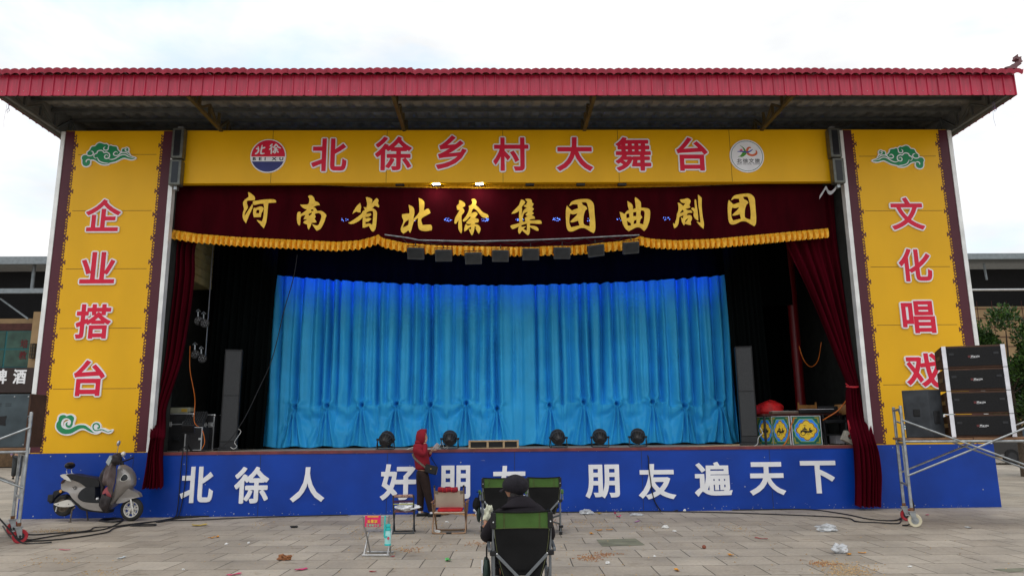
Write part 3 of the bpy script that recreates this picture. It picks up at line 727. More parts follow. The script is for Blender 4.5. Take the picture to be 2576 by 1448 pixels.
# underside: corrugated, stepped every purlin
m = MB(); st = 0.34; ncol = 520; y = RY+0.02
while y < 8.9:
    r0, r1 = [], []
    for i in range(ncol+1):
        xx = RX0-0.03+(RX1-RX0+0.06)*i/ncol; c_ = 0.05*max(0, math.sin(2*math.pi*xx/0.31))**0.5
        r0.append((xx, y, RZ1-0.03+SL*(y-RY)+c_)); r1.append((xx, y+st, RZ1-0.03+SL*(y+st-RY)+c_-0.055))
    n_ = ncol+1; m.add(r0+r1, [(i, i+1, n_+i+1, n_+i) for i in range(ncol)])
    y += st
m.build('roof_underside', deck_grey, stage, recalc=False)
for k in range(14):
    y = RY+0.25+k*0.66
    m = MB(); z = RZ1-0.1+SL*(y-RY); m.box(RX0+0.05, RX1-0.05, y, y+0.045, z-0.07, z); m.build('purlin', grey_steel, stage)
for x in (RX0+0.15, -5.75, -1.93, 1.87, 5.65, RX1-0.15):
    m = MB(); zb = RZ0+0.03; ya, yb = RY+0.05, 8.5
    m.bar((x, ya, zb), (x, 0.25, zb+0.03), 0.07, 0.05); m.bar((x, 0.25, zb+0.03), (x, yb, zb+0.15), 0.07, 0.05)
    for k in range(5):
        y = ya+0.05+k*0.5; zt = RZ1-0.2+SL*(y-RY)
        m.bar((x, y, zb), (x, y, zt), 0.05)
        m.bar((x, y, zb if k % 2 else zt), (x, y+0.5, (zt+0.05) if k % 2 else zb), 0.045)
    m.build('roof_truss', ochre_steel if abs(x) < 9 else grey_steel, stage)
# curled corner ornament on the roof
orn = pm('ridge_ornament', (0.15, 0.07, 0.075), 0.7, var=0.25, scale=14)
oz = lambda x, y: (RX1+0.03+(x-960)/1000*0.84, RZ1+0.075-(y-490)/1000*0.84)
loop = [(635,490),(640,460),(700,445),(800,420),(820,378),(835,405),(900,365),(912,325),(930,350),(985,300),(985,262),(945,262),(920,235),(935,210),(955,195),(945,165),(965,145),(988,155),(978,180),(985,210),(1015,205),(1060,195),(1045,235),(1050,300),(1075,310),(1045,345),(1010,365),(1040,378),(980,410),(930,450),(900,495),(840,490)]
m = MB(); m.shape([smooth_loop([oz(*p) for p in loop], 3)], lambda X, Z, d: (X, RY-0.06-d, Z), -0.06, 0.06, back=True)
m.build('roof_ornament', orn, stage, bevel=0.015)
# ------------------------------------------------------------------ curtains
def velvet(name, col, rough=0.9, sheen=0.3, scale=3):
    return pm(name, col, rough, spec=0.06, var=0.25, scale=scale, sheen=sheen, bump=0.08, bscale=60, stretch=(1, 1, 0.3))
velvet_red = velvet('maroon_velvet', (0.036, 0.0005, 0.003), sheen=0.0); velvet_side = velvet('maroon_side_velvet', (0.072, 0.0008, 0.007), sheen=0.0)
velvet_dark = velvet('dark_green_drape', (0.0022, 0.0035, 0.0035), 0.95, sheen=0.0)
satin_blue = pm('blue_satin', (0.040, 0.46, 0.88), 0.5, var=0.10, scale=1.6, bump=0.2, bscale=26, spec=0.25)
gold_satin = pm('gold_satin', (0.92, 0.42, 0.02), 0.35, var=0.22, scale=14, bump=0.5, bscale=38, spec=0.5, metal=0.15)
gold_applique = pm('gold_applique', (0.95, 0.58, 0.05), 0.45, var=0.12, scale=9, bump=0.35, bscale=24)

# blue backdrop curtain
YB = 3.0
GAX = [xat(u, YB, 2.4) for u in (745, 826, 912, 998, 1083, 1172, 1250, 1382, 1467, 1550, 1638, 1720, 1806)]
rg = random.Random(5); GAZ = [2.14+rg.uniform(-.07, .07) for _ in GAX]
bl, br = xat(650, YB, ZS), xat(1870, YB, ZS)
tl, tr = at(700, 693, YB), at(1825, 692, YB); zmid = at(1285, 717, YB).z
def bx(s, t):          # t 0 top .. 1 bottom
    l = tl.x+(bl-tl.x)*t; r = tr.x+(br-tr.x)*t; return l+(r-l)*s
def bz(s, t):
    ztop = (tl.z if s < .5 else tr.z); e = 1-(2*s-1)**2; ztop = ztop+(zmid-ztop)*e
    return ztop+(ZS+0.012-ztop)*t
VALLEY = []
for i_, g_ in enumerate(GAX): VALLEY.append((g_, 0.045, 0.22, True))
_gx = [bl-0.2]+GAX+[br+0.2]
for i_ in range(len(_gx)-1):
    for q_ in ((0.33, 0.67) if _gx[i_+1]-_gx[i_] > .5 else (0.5,)):
        VALLEY.append((_gx[i_]+(_gx[i_+1]-_gx[i_])*(q_+rg.uniform(-.10, .10)), rg.uniform(0.028, 0.05), rg.uniform(0.08, 0.24), False))
def bfold(x, z):
    N3 = lambda a, b, c: mnoise.noise(Vector((a, b, c)))
    w = -0.05*math.sin(x*9.3+2.4*N3(x*0.6, 3.1, z*0.06))-0.02*math.sin(x*21+2*N3(x*1.1, 6, z*0.1))
    for vx, vw, vd, kn in VALLEY:
        e = x-vx-0.05*N3(vx*3.7, 2.0, z*0.35)
        if abs(e) > 0.3: continue
        k = 1.0 if kn else 0.22+0.78*max(0.0, min(1, (z-1.35-0.5*abs(N3(vx*9, 1, 1)))/1.1))**1.5
        w += vd*k*(0.75+0.5*N3(vx*5, 1.3, z*0.3))*math.exp(-(e/vw)**2)-0.32*vd*k*math.exp(-((e-math.copysign(0.11, e))/0.06)**2)
    w += 0.010*math.sin(x*47+3*N3(x*2.0, 5.0, z*0.15))*(0.5+0.8*N3(x*1.3, 8, z*0.1))
    w += 0.016*N3(x*7, 2, z*2.4)
    for i, (gx, gz_) in enumerate(zip(GAX, GAZ)):
        dx = x-gx
        if abs(dx) > 0.7: continue
        dz = gz_-z; r = math.hypot(dx, dz)
        if dz > 0:                                       # bundle of folds fanning out under the knot
            a = dx/(dz*0.26+0.035)
            k = math.exp(-a*a*0.9)*min(1, dz*6)
            w = w*(1-0.6*k)-0.24*k*math.exp(-dz*0.6)-0.10*k*math.cos(a*8.0+0.6*N3(i, 2, 5))
            nb = GAX[i+1] if dx > 0 and i+1 < len(GAX) else (GAX[i-1] if dx < 0 and i > 0 else None)
            if nb is not None and abs(nb-gx) < 0.9:      # swags slung from knot to knot
                s = abs(dx)/abs(nb-gx)
                if s <= 0.5:
                    u = dz/(0.10+0.95*4*s*(1-s)); e = math.exp(-(u/0.75)**4)*min(1, s*6)
                    w = w*(1-0.6*e)-0.06*e*math.cos(u*8.5+2*N3(x*3, z*3, i))
        else:
            w -= 0.035*math.cos(math.atan2(dx, -dz)*7)*math.exp(-r*r*16)*min(1, r*9)
        w += 0.12*math.exp(-r*r/0.0012)-0.11*math.exp(-((r-0.075)/0.035)**2)
    return w
def bpt(s, t):
    x = bx(s, t); z = bz(s, t); amp = min(1, 0.6+t*1.2)
    z2 = z
    # hem rises and falls a little
    if t > .97: z2 += 0.02*(1+math.sin(x*9))*(t-.97)/.03
    return (x, YB+bfold(x, z)*amp*1.0, z2)
m = MB(); m.grid(bpt, 1150, 130)
tag(m.build('backdrop_curtain', satin_blue, smooth=180, recalc=False), 'wide bright blue satin curtain with knotted swags hanging across the back of the stage', 'curtain')

# black top border hiding the curtain rail, dark side drapes
def drape(name, x0, x1, y, z0, z1, label, mat_, nfold=10, amp=0.05, bx_=0.0, seed=0, cat='curtain', tilt=0.0):
    m = MB()
    def f(s, t):
        x = x0+(x1-x0)*s+tilt*t; return (x, y+amp*math.sin(s*nfold*2*math.pi+1.6*mnoise.noise(Vector((s*9, t*1.2, seed))))+0.02*mnoise.noise(Vector((s*20, t*3, seed+4))), z1+(z0-z1)*t)
    m.grid(f, int(nfold*10), 14)
    return tag(m.build(name, mat_, smooth=180, recalc=False), label, cat)
ztb = at(1285, 560, 2.6).z
drape('border_drape', -6.7, 7.4, 3.32, at(1285, 722, 3.3).z-.5, 7.6, 'dark green border drape hanging above the blue curtain', velvet_dark, 30, 0.04, seed=1)
drape('wing_drape', xat(538, 2.2, 3), xat(700, 2.2, 3)-0.1, 2.2, ZS+0.02, 7.2, 'near black side drape left of the blue curtain', velvet_dark, 9, 0.05, seed=2, tilt=-0.15)
drape('wing_drape', xat(1822, 2.2, 3)+0.12, xat(1925, 2.2, 3), 2.2, ZS+0.02, 7.2, 'near black side drape right of the blue curtain', velvet_dark, 7, 0.05, seed=3, tilt=0.1)
drape('back_drape', -7.4, 8.1, 5.2, ZS+0.02, 7.6, 'black back drape filling the depth behind the blue curtain', velvet_dark, 40, 0.06, seed=4)

# maroon valance with gold lettering and gold fringe
YV = 0.30
VL = [(432, 581), (500, 592), (600, 600), (850, 612), (905, 608), (940, 599), (952, 594)]
VM = [(952, 594), (965, 603), (1020, 615), (1100, 621), (1285, 625), (1450, 621), (1560, 610), (1600, 601), (1607, 597)]
VR = [(1607, 597), (1625, 602), (1645, 605), (1700, 608), (1800, 604), (1950, 590), (2080, 578)]
def vline(pts):
    P = [at(u, v, YV) for u, v in pts]; return lambda x: float(np.interp(x, [p.x for p in P], [p.z for p in P]))
vl, vm2, vr = vline(VL), vline(VM), vline(VR)
xj1, xj2 = at(952, 594, YV).x, at(1607, 597, YV).x; xv0, xv1 = at(432, 581, YV).x, at(2080, 578, YV).x
vbot = lambda x: vl(x) if x < xj1 else (vm2(x) if x < xj2 else vr(x))
TOPV = [(432, 462), (700, 463), (900, 471), (1100, 474), (1285, 476), (1500, 475), (1700, 471), (1900, 463), (2080, 452)]
vtop = vline(TOPV)
def vy(x, z): return YV+0.004*math.sin(x*17+2*mnoise.noise(Vector((x, 0, z))))+0.012*mnoise.noise(Vector((x*1.2, z*0.8, 7)))
valance = thing('valance', 'maroon velvet valance with gold characters and gold fringe above the stage', 'valance', (0, 0, 0))
m = MB()
def vf(s, t):
    x = xv0+(xv1-xv0)*s; z = 0; a, b = vtop(x), vbot(x)-0.02
    z = a+(b-a)*t; return (x, vy(x, z)+0.06*t*0, z)
m.grid(vf, 420, 24); m.build('cloth', velvet_red, valance, smooth=180, recalc=False)
# plain maroon cloth between the header and the gold band
m = MB()
def vf2(s, t):
    x = xv0+(xv1-xv0)*s; a = vtop(x)+0.1; z = a+(7.2-a)*t; return (x, vy(x, z)+0.02+0.1*t, z)
m.grid(vf2, 120, 4); m.build('top_cloth', velvet_red, valance, smooth=180, recalc=False)
m = MB()
def gf(s, t):
    x = xv0+0.9+(xv1-xv0-1.8)*s; z = vtop(x)+0.105-0.105*t
    return (x, YV-0.012+0.007*math.sin(x*60+3*mnoise.noise(Vector((x*3, 1, 1))))-0.025*t, z)
m.grid(gf, 500, 3); m.build('gold_band', gold_satin, valance, smooth=180, recalc=False)
def fringe(pa, pb, base, seed):
    m = MB(); n = int((pb-pa)/0.0085)
    def f(s, t):
        x = pa+(pb-pa)*s; k = x/0.115+0.55*mnoise.noise(Vector((x*2.1, seed, 0)))
        ph = (k % 1.0); pl = (ph-0.5)**2*4                       # box pleats
        e_ = max(0.0, min(1.0, (abs(ph-0.5)-0.30)/0.16)); e_ = e_*e_*(3-2*e_)
        d = -0.03-(0.012+0.075*min(1, 0.25+1.6*t))*(1-e_)*(0.75+0.5*mnoise.noise(Vector((math.floor(k), seed, 3))))-0.02*(ph-0.5)
        jag = 0.016*mnoise.noise(Vector((math.floor(k), 5, seed)))+0.012*math.sin(k*6.28)
        z = base(x)+0.02-(0.20+jag)*t
        return (x+0.014*math.sin(k*6.28)*t, YV+d+0.012*mnoise.noise(Vector((x*30, t*4, seed))), z)
    m.grid(f, n, 6); return m.build('gold_fringe', gold_satin, valance, smooth=60, recalc=False)
fringe(xv0, xj1+0.02, vl, 1); fringe(xj1-0.01, xj2+0.01, vm2, 2); fringe(xj2-0.02, xv1, vr, 3)
CAL = [('河', 960, 760, [[(285,75),(330,80),(420,135),(500,205),(530,265),(525,330),(490,360),(300,370),(235,410),(245,490),(270,560),(275,640),(215,740),(165,840),(160,935),(440,485),(450,560),(430,660),(330,880),(205,1195),(130,1085),(85,950),(100,800),(135,680),(105,520),(110,430),(160,350),(290,250),(305,190),(283,110)],
 [(455,430),(490,385),(600,375),(760,350),(1000,325),(1180,325),(1270,350),(1300,400),(1290,445),(1020,460),(1000,600),(975,900),(945,1130),(915,1230),(848,1380),(590,1080),(670,1090),(785,1130),(830,1010),(855,800),(865,620),(845,490),(720,490),(520,530),(470,515)],
 [(485,630),(570,635),(700,590),(790,595),(850,650),(825,740),(770,830),(745,970),(490,975),(465,850),(470,720)], [(600,710),(680,710),(695,760),(680,835),(580,830),(575,770)]]),
 ('南', 1170, 770, [[(548,140),(590,100),(660,92),(730,130),(780,200),(815,300),(940,360),(985,450),(860,465),(740,530),(830,560),(890,655),(1020,655),(1120,700),(1215,800),(1200,880),(1130,1080),(1040,1260),(960,1340),(865,1380),(770,1240),(700,1130),(760,1155),(850,1185),(930,1170),(975,1090),(1020,960),(1045,850),(1000,760),(890,735),(795,780),(840,870),(790,940),(860,1040),(840,1080),(690,1090),(640,1230),(577,1335),(540,1260),(525,1150),(430,1115),(380,1080),(430,1020),(540,965),(395,955),(460,805),(380,820),(305,860),(285,950),(270,1140),(235,1190),(185,1120),(155,950),(165,760),(210,695),(270,690),(295,730),(270,790),(420,690),(520,600),(430,575),(340,520),(280,450),(300,430),(500,420),(580,380),(600,210)],
 [(665,610),(745,605),(755,650),(740,665),(660,660)], [(570,770),(640,735),(705,720),(690,765),(630,820),(575,825)]]),
 ('省', 1380, 775, [[(540,318),(575,460),(555,570),(555,655),(480,660),(400,635),(260,720),(330,570),(430,420)],
 [(748,118),(820,115),(930,155),(985,220),(950,355),(1110,165),(1160,160),(1210,230),(1185,325),(1230,430),(1215,485),(1075,420),(970,520),(1060,545),(1140,630),(1150,760),(1130,1020),(1105,1220),(1050,1330),(1000,1360),(950,1325),(860,1160),(700,1215),(635,1215),(630,1080),(640,840),(480,980),(300,1070),(180,1080),(105,1045),(240,975),(560,740),(640,620),(720,570),(660,475),(770,485),(795,380),(775,240)],
 [(765,695),(850,630),(990,610),(1015,700),(1000,1000),(980,1115),(880,1065),(735,1085),(735,1010),(840,995),(950,900),(870,865),(740,885),(735,830),(850,825),(945,750),(925,695),(770,715)]]),
 ('北', 1590, 780, [[(398,350),(520,395),(590,480),(610,620),(565,870),(770,640),(785,450),(765,100),(860,135),(955,220),(970,330),(945,560),(1060,490),(1130,490),(1180,600),(1170,650),(880,830),(870,960),(910,1080),(1150,1060),(1225,1085),(1250,1180),(1230,1265),(1020,1300),(850,1275),(765,1200),(735,1020),(745,815),(600,940),(550,1060),(500,1250),(450,1365),(385,1265),(300,1340),(210,1390),(140,1330),(115,1230),(140,1130),(215,940),(165,800),(160,700),(240,680),(425,660),(430,560)],
 [(405,875),(395,1050),(310,1125),(205,1160),(195,1140),(265,990)]]),
 ('徐', 1800, 785, [[(325,145),(400,150),(520,225),(550,300),(520,360),(445,390),(520,510),(490,590),(415,710),(430,1000),(435,1230),(405,1335),(370,1300),(305,1180),(300,1000),(310,850),(215,990),(155,970),(180,780),(280,610),(350,490),(265,485),(240,350),(325,255)],
 [(775,105),(850,85),(910,110),(960,180),(930,310),(1040,400),(1180,560),(1370,660),(1395,770),(1240,770),(1130,710),(970,510),(860,435),(815,470),(765,610),(870,570),(960,570),(1000,640),(900,780),(1010,810),(1040,870),(1010,935),(900,950),(900,1000),(1020,1030),(1105,1140),(1085,1260),(1040,1350),(990,1280),(915,1140),(960,1130),(895,1065),(870,1230),(830,1360),(790,1410),(740,1330),(670,1170),(755,1190),(770,1090),(690,1130),(610,1210),(525,1265),(510,1200),(540,1060),(575,985),(640,1045),(760,1020),(765,985),(680,995),(600,970),(600,920),(755,750),(720,715),(640,810),(560,885),(480,905),(455,860),(580,700),(670,530),(690,400),(675,355),(790,275),(800,200)]]),
 ('集', 2030, 785, [[(490,115),(570,130),(630,190),(630,240),(525,370),(530,470),(510,680),(580,510),(700,410),(590,355),(600,325),(690,290),(690,250),(725,200),(640,100),(700,85),(830,95),(885,150),(890,215),(950,260),(890,380),(960,445),(890,540),(960,605),(870,680),(970,720),(995,800),(850,820),(790,870),(1110,855),(1215,880),(1240,975),(1150,990),(820,970),(810,1055),(980,1065),(1090,1120),(1130,1200),(1110,1240),(1010,1215),(815,1105),(810,1280),(780,1370),(735,1400),(690,1370),(530,1220),(480,1300),(430,1350),(395,1300),(385,1210),(410,1085),(270,1150),(185,1180),(130,1130),(105,1075),(150,1040),(440,960),(420,820),(420,520),(290,600),(140,630),(200,540),(400,330),(450,220)],
 [(610,610),(700,560),(735,570),(650,660),(730,720),(630,770),(645,915),(550,920),(550,800),(570,690)], [(500,1040),(600,1005),(705,980),(700,1230),(640,1210),(575,1170),(675,1080),(510,1100)]]),
 ('团', 2250, 785, [[(165,330),(320,490),(400,480),(570,420),(545,285),(370,285),(320,310),(240,350),(290,240),(380,160),(560,115),(760,90),(920,92),(1040,150),(1115,240),(1145,350),(1165,650),(1190,930),(1190,1170),(1165,1270),(1125,1325),(1040,1280),(860,1170),(760,1140),(620,1150),(400,1250),(240,1255),(165,1150),(135,980),(120,620),(140,400)],
 [(290,615),(400,645),(540,605),(510,680),(310,870),(295,925),(400,925),(570,870),(620,1045),(320,1110),(265,1000),(250,850),(265,700)], [(700,215),(800,205),(880,230),(930,380),(975,650),(990,850),(985,1070),(890,1055),(775,990),(760,850),(775,680),(825,520),(900,440),(850,360),(740,300)]]),
 ('曲', 2460, 780, [[(172,600),(230,610),(350,675),(420,580),(515,520),(470,380),(455,205),(540,255),(620,320),(650,400),(660,505),(760,460),(745,300),(725,150),(735,68),(830,120),(930,230),(950,330),(955,440),(1180,470),(1260,530),(1280,640),(1255,900),(1170,1160),(1065,1290),(960,1195),(870,1155),(780,1160),(670,1210),(510,1300),(400,1220),(310,1070),(240,860)],
 [(415,700),(450,665),(520,660),(535,795),(425,830)], [(660,620),(780,590),(785,700),(765,750),(665,755)], [(945,540),(1050,560),(1080,640),(1065,850),(1030,1050),(900,1010),(930,880),(1000,790),(935,690)], [(435,900),(500,960),(570,1000),(590,1060),(560,1095),(465,1095)], [(700,920),(790,885),(780,1015),(680,1040)]]),
 ('剧', 2680, 770, [[(365,250),(500,235),(640,200),(720,240),(755,310),(710,450),(750,520),(700,550),(560,590),(640,635),(760,630),(815,700),(800,725),(690,735),(630,765),(615,815),(740,810),(800,870),(795,980),(755,1050),(765,1140),(740,1168),(560,1135),(555,1080),(650,970),(660,930),(560,1000),(540,1130),(510,1190),(480,1150),(430,1050),(405,890),(480,940),(485,825),(350,880),(330,1000),(295,1160),(230,1250),(155,1290),(125,1180),(122,1095),(170,1140),(240,920),(255,780),(300,660),(315,510),(285,365),(360,380),(480,485),(560,380),(480,380),(400,335)],
 [(460,615),(505,690),(380,750),(380,710)], [(930,232),(955,290),(985,520),(1015,760),(1030,1005),(1000,1000),(920,940),(860,820),(865,680),(790,600),(785,560),(820,535),(915,570),(895,320),(905,255)], [(1020,68),(1130,160),(1155,230),(1155,520),(1190,850),(1235,1120),(1220,1305),(1130,1230),(1040,1140),(970,1045),(1110,1080),(1070,700),(1035,450)]])]
t2 = [[(200+(x-120)*0.958, 120+(y-90)*0.955) for x, y in l] for l in CAL[6][3]]
CAL.append(('团', 2890, 760, t2))
for ch, ox, oy, loops in CAL:
    L2 = []
    for lp in loops:
        q = smooth_loop(lp, 3); L2.append([(lambda p: (p.x, p.z))(at(*sv(ox+x/9.05, oy+y/9.05), YV-0.03)) for x, y in q])
    m = MB(); m.shape(L2, lambda X, Z, d: (X, vy(X, Z)-0.002-d, Z), 0, 0.015)
    m.build('letter', gold_applique, valance, recalc=False)
# glowing dots on the cloth front stand in for LED light from behind
glow_blue = pm('blue_glow_dot', (0.05, 0.1, 0.6), emit=((0.12, 0.26, 1.0), 2.0))
m = MB(); rl = random.Random(2)
for u, v, k in ((866, 551, 9), (925, 551, 6), (1045, 551, 5), (1128, 552, 22), (1220, 553, 24), (1308, 552, 24), (1400, 552, 24), (1484, 552, 8), (1560, 552, 8), (1676, 550, 12)):
    c0 = at(u, v, YV)
    for i in range(k):
        a = rl.uniform(0, 6.28); r = math.sqrt(rl.uniform(.1, 1)); X = c0.x+0.085*r*math.cos(a); Z = c0.z+0.042*r*math.sin(a)
        m.ell((X, vy(X, Z)-0.004, Z), (0.007, 0.003, 0.006), 6, 4)
m.build('led_glow', glow_blue, valance)

# maroon side curtains, tied back, tails hanging over the stage front
def tied(name, rows, label, nf, seed, amp0=0.10, cat='curtain'):
    """rows: (uL, uR, v, y) from top to bottom"""
    R_ = [(at(a, v, y).x, at(b, v, y).x, (at(a, v, y).z+at(b, v, y).z)/2, y) for a, b, v, y in rows]
    Zs = [i for i in range(len(R_))]
    S4 = [smooth_path([(r[0], r[2], 0) for r in R_], 8), smooth_path([(r[1], r[3], 0) for r in R_], 8)]
    n = len(S4[0]); m = MB()
    def f(s, t):
        i = min(n-1, int(round(t*(n-1)))); xl, z = S4[0][i].x, S4[0][i].y; xr, y = S4[1][i].x, S4[1][i].y
        w = abs(xr-xl); ph = s*nf*2*math.pi
        a = min(amp0, 0.62*amp0*(1.4/max(w, .3)))
        fold = a*math.sin(ph+1.1*mnoise.noise(Vector((s*5, t*2.5, seed))))+0.35*a*math.sin(ph*2.3+seed)+0.03*mnoise.noise(Vector((s*7, t*9, seed)))
        return (xl+(xr-xl)*s, y+fold-0.35*w*0.2*math.sin(math.pi*s), z+0.02*math.sin(ph)*(1 if t > .97 else 0))
    m.grid(f, nf*14, n-1)
    return tag(m.build(name, velvet_side, smooth=180, recalc=False), label, cat)
tied('side_curtain', [(420, 560, 560, .62), (419, 497, 610, .62), (411, 490, 700, .60), (402, 478, 800, .55), (394, 460, 900, .48), (388, 432, 980, .38), (384, 416, 1030, .30), (384, 414, 1065, .25), (382, 413, 1095, -.16), (380, 410, 1110, -.20), (374, 408, 1150, -.21), (366, 410, 1200, -.20), (360, 410, 1226, -.19)],
     'maroon curtain tied back beside the left pillar, tail hanging over the blue front', 6, 1)
tied('side_curtain', [(1930, 2125, 470, .66), (1972, 2128, 600, .66), (2018, 2135, 700, .62), (2064, 2143, 800, .56), (2106, 2152, 900, .46), (2134, 2160, 966, .34), (2132, 2162, 985, .32), (2134, 2178, 1050, .24), (2146, 2195, 1105, -.17), (2150, 2206, 1140, -.23), (2152, 2212, 1200, -.24), (2152, 2210, 1272, -.22)],
     'maroon curtain gathered beside the right pillar, falling almost to the paving', 6, 2)
cord_red = pm('red_cord', (0.45, 0.01, 0.02), 0.6)
p0 = at(2132, 971, .18); p1 = at(2164, 973, .18)
m = MB(); m.tube([(p0.x, .24, p0.z), (p0.x+.1, .14, p0.z-.02), (p1.x-.08, .14, p1.z), (p1.x, .26, p1.z+.01)], 0.018, 6); m.tube([(p0.x+.02, .16, p0.z), (p0.x-.05, .14, p0.z+.05)], 0.012, 6)
tag(m.build('curtain_tie', cord_red, smooth=60), 'red cloth tie around the right stage curtain', 'tie')
# concrete block hung on a red cord
cb = at(2145, 1100, -0.02); conc = pm('concrete', (0.33, 0.31, 0.26), 0.9, var=0.2, scale=12, bump=0.3)
blk = thing('concrete_block', 'hollow concrete block hung on a red cord at the right curtain', 'block', (cb.x, -0.02+.16, cb.z), 0.0)
m = MB(); hole = [(0.052*math.cos(a*math.pi/8), 0.052*math.sin(a*math.pi/8)+0.02) for a in range(16)]
rot = Matrix.Rotation(math.radians(28), 4, 'Y')
m.M = rot; m.shape([[(-.11, -.10), (.11, -.10), (.11, .10), (-.11, .10)], hole], lambda X, Z, d: (X, -d, Z), -0.09, 0.05, back=True); m.build('block', conc, blk)
m = MB(); m.tube([(0.0, -0.02, 0.02), (0.0, -0.05, .12), (0.005, -0.02, .33)], 0.012, 6); m.tube([(0.02, 0, 0.05), (0.04, -0.05, .11), (0.005, -0.02, .34)], 0.009, 6); m.build('cord', cord_red, blk, smooth=60)

# ------------------------------------------------------------------ lamps
lens_dark = pm('lamp_glass', (0.02, 0.022, 0.025), 0.15, spec=0.8)
# finned floodlights hanging on a pipe under the valance
flood_grey = pm('flood_housing', (0.06, 0.065, 0.07), 0.5, metal=0.3, var=0.2)
PIPE = [(968, 590), (1026, 598), (1054, 604), (1190, 607), (1320, 604), (1453, 599), (1540, 594), (1608, 591)]
YP = -0.06
m = MB(); m.tube([at(u, v, YP) for u, v in PIPE], 0.015, 8); tag(m.build('lamp_pipe', galv, smooth=60), 'thin pale pipe carrying the row of floodlights under the valance', 'pipe')
m = MB(); rc_ = random.Random(9)
for i in range(9):
    u0_ = 985+i*68; P = []
    for j in range(7):
        u = u0_+j*13; vv = float(np.interp(u, [p[0] for p in PIPE], [p[1] for p in PIPE])); P.append(at(u, vv+2+rc_.uniform(0, 12)*math.sin(j/6*math.pi), YP-0.03-0.02*rc_.random()))
    m.tube(smooth_path(P, 4), 0.008, 5)
tag(m.build('lamp_cable', black, smooth=60), 'black cable looped along the floodlight pipe', 'cable')
def flood():
    t = thing('floodlight', 'x', 'floodlight', group='finned floodlights hanging under the valance')
    m = MB(); m.box(-.17, .17, -.03, .05, -.125, .115); m.build('housing', flood_grey, t, bevel=0.012)
    m = MB()
    for i in range(15): m.box(-.145+i*.02, -.145+i*.02+.008, -.065, -.031, -.085, .10)
    m.build('cooling_fin', flood_grey, t)
    m = MB(); m.box(-.15, .15, .051, .056, -.105, .095); m.build('lens', lens_dark, t)
    m = MB(); m.tube([(-.18, 0, -.01), (-.18, -.01, .15), (.18, -.01, .15), (.18, 0, -.01)], 0.009, 5); m.bar((0, -.01, .15), (0, -.01, .22), .02, .02); m.build('bracket', black_metal, t)
    return t
ft = flood()
spots = [(1046, 634), (1116, 639), (1191, 646), (1259, 640), (1335, 636), (1414, 633), (1499, 627), (1587, 620)]
names = ['first floodlight from the left on the pipe, below the gold character for north', 'floodlight second from the left on the pipe under the valance', 'floodlight third from the left, the lowest hanging of the row', 'floodlight fourth from the left, left of the middle of the row',
         'floodlight fifth from the left, right of the middle of the row', 'floodlight third from the right on the pipe', 'floodlight second from the right, tilted on the rising pipe', 'rightmost and highest floodlight at the end of the pipe']
for i, (u, v) in enumerate(spots):
    p = at(u, v+3, YP-0.03); o = ft if i == 0 else dup(ft, p, 0, names[i])
    o.location = p; o['label'] = names[i]
    o.rotation_euler = (math.radians(22), math.radians((4, 0, -1, 0, 0, 0, -9, -7)[i]), math.radians((-8, 0, 0, 3, -2, 0, 6, 10)[i]))
# lamps under the header, two of them lit
lit = pm('lit_lamp', (1, 1, 1), emit=((1.0, 0.97, 0.92), 9.0))
lamp_names = ['unlit spot lamp left of the two lit ones under the header', 'left one of the two lit white lamps under the header board', 'right one of the two lit white lamps under the header board', 'unlit spot lamp just right of the lit pair under the header', 'unlit spot lamp second from the right under the header', 'rightmost unlit spot lamp under the header board']
for i, u in enumerate((1006, 1098, 1206, 1333, 1461, 1565)):
    on = i in (1, 2); p = at(u, 463, 0.06)
    t = thing('header_lamp', lamp_names[i], 'lamp', (p.x, 0.06, p.z), 0, 'small lamps under the header board')
    m = MB(); m.box(-.09, .09, -.02, .07, -.028, .05); m.build('housing', black_metal, t, bevel=.008)
    m = MB(); m.box(-.075, .075, -.026, -.0205, -.022, .022); m.build('lens', lit if on else lens_dark, t)
    m = MB(); m.bar((0, .03, .05), (0, .03, .13), .03, .02); m.build('bracket', black_metal, t)
    if on:
        l = bpy.data.lights.new('lamp_light', 'AREA'); l.energy = 5; l.size = 0.14; l.color = (1, .97, .9)
        lo = bpy.data.objects.new('lamp_light', l); COL.objects.link(lo); lo.parent = t; lo.location = (0, -.035, -0.005); lo.rotation_euler = (math.radians(60), 0, 0)
# blue LED wash lamps behind the valance, aimed at the top of the blue curtain
led_lens = pm('blue_lens', (0.02, 0.05, 0.3), emit=((0.1, 0.22, 1.0), 3.0))
led_n = ['far left', 'second from left', 'third from left', 'left middle', 'right middle', 'third from right', 'second from right', 'far right']
for i, u in enumerate((715, 860, 1010, 1160, 1320, 1475, 1640, 1800)):
    x = xat(u, 0.8, 6.2)
    t = thing('wash_lamp', 'blue LED wash lamp behind the valance, '+led_n[i]+' in its row', 'lamp', (x, 0.85, 6.35), 0, 'blue wash lamps behind the valance')
    m = MB(); m.M = Matrix.Rotation(math.radians(-70), 4, 'X'); m.lathe([(.0, -.16), (.07, -.15), (.10, -.05), (.105, .06)], 16); m.build('housing', black_metal, t, smooth=40)
    m = MB(); m.M = Matrix.Rotation(math.radians(-70), 4, 'X'); m.lathe([(.098, .05), (.0, .052)], 16); m.build('lens', led_lens, t)
    l = bpy.data.lights.new('wash_light', 'AREA'); l.shape = 'RECTANGLE'; l.size = 1.0; l.size_y = 0.08; l.energy = 2.4; l.color = (0.005, 0.05, 1.0); l.spread = math.radians(46)
    lo = bpy.data.objects.new('wash_light', l); COL.objects.link(lo); lo.parent = t; lo.location = (0, .12, 0.03)
    lo.rotation_euler = (Vector((0, 2.1, -1.02))).to_track_quat('-Z', 'Y').to_euler()

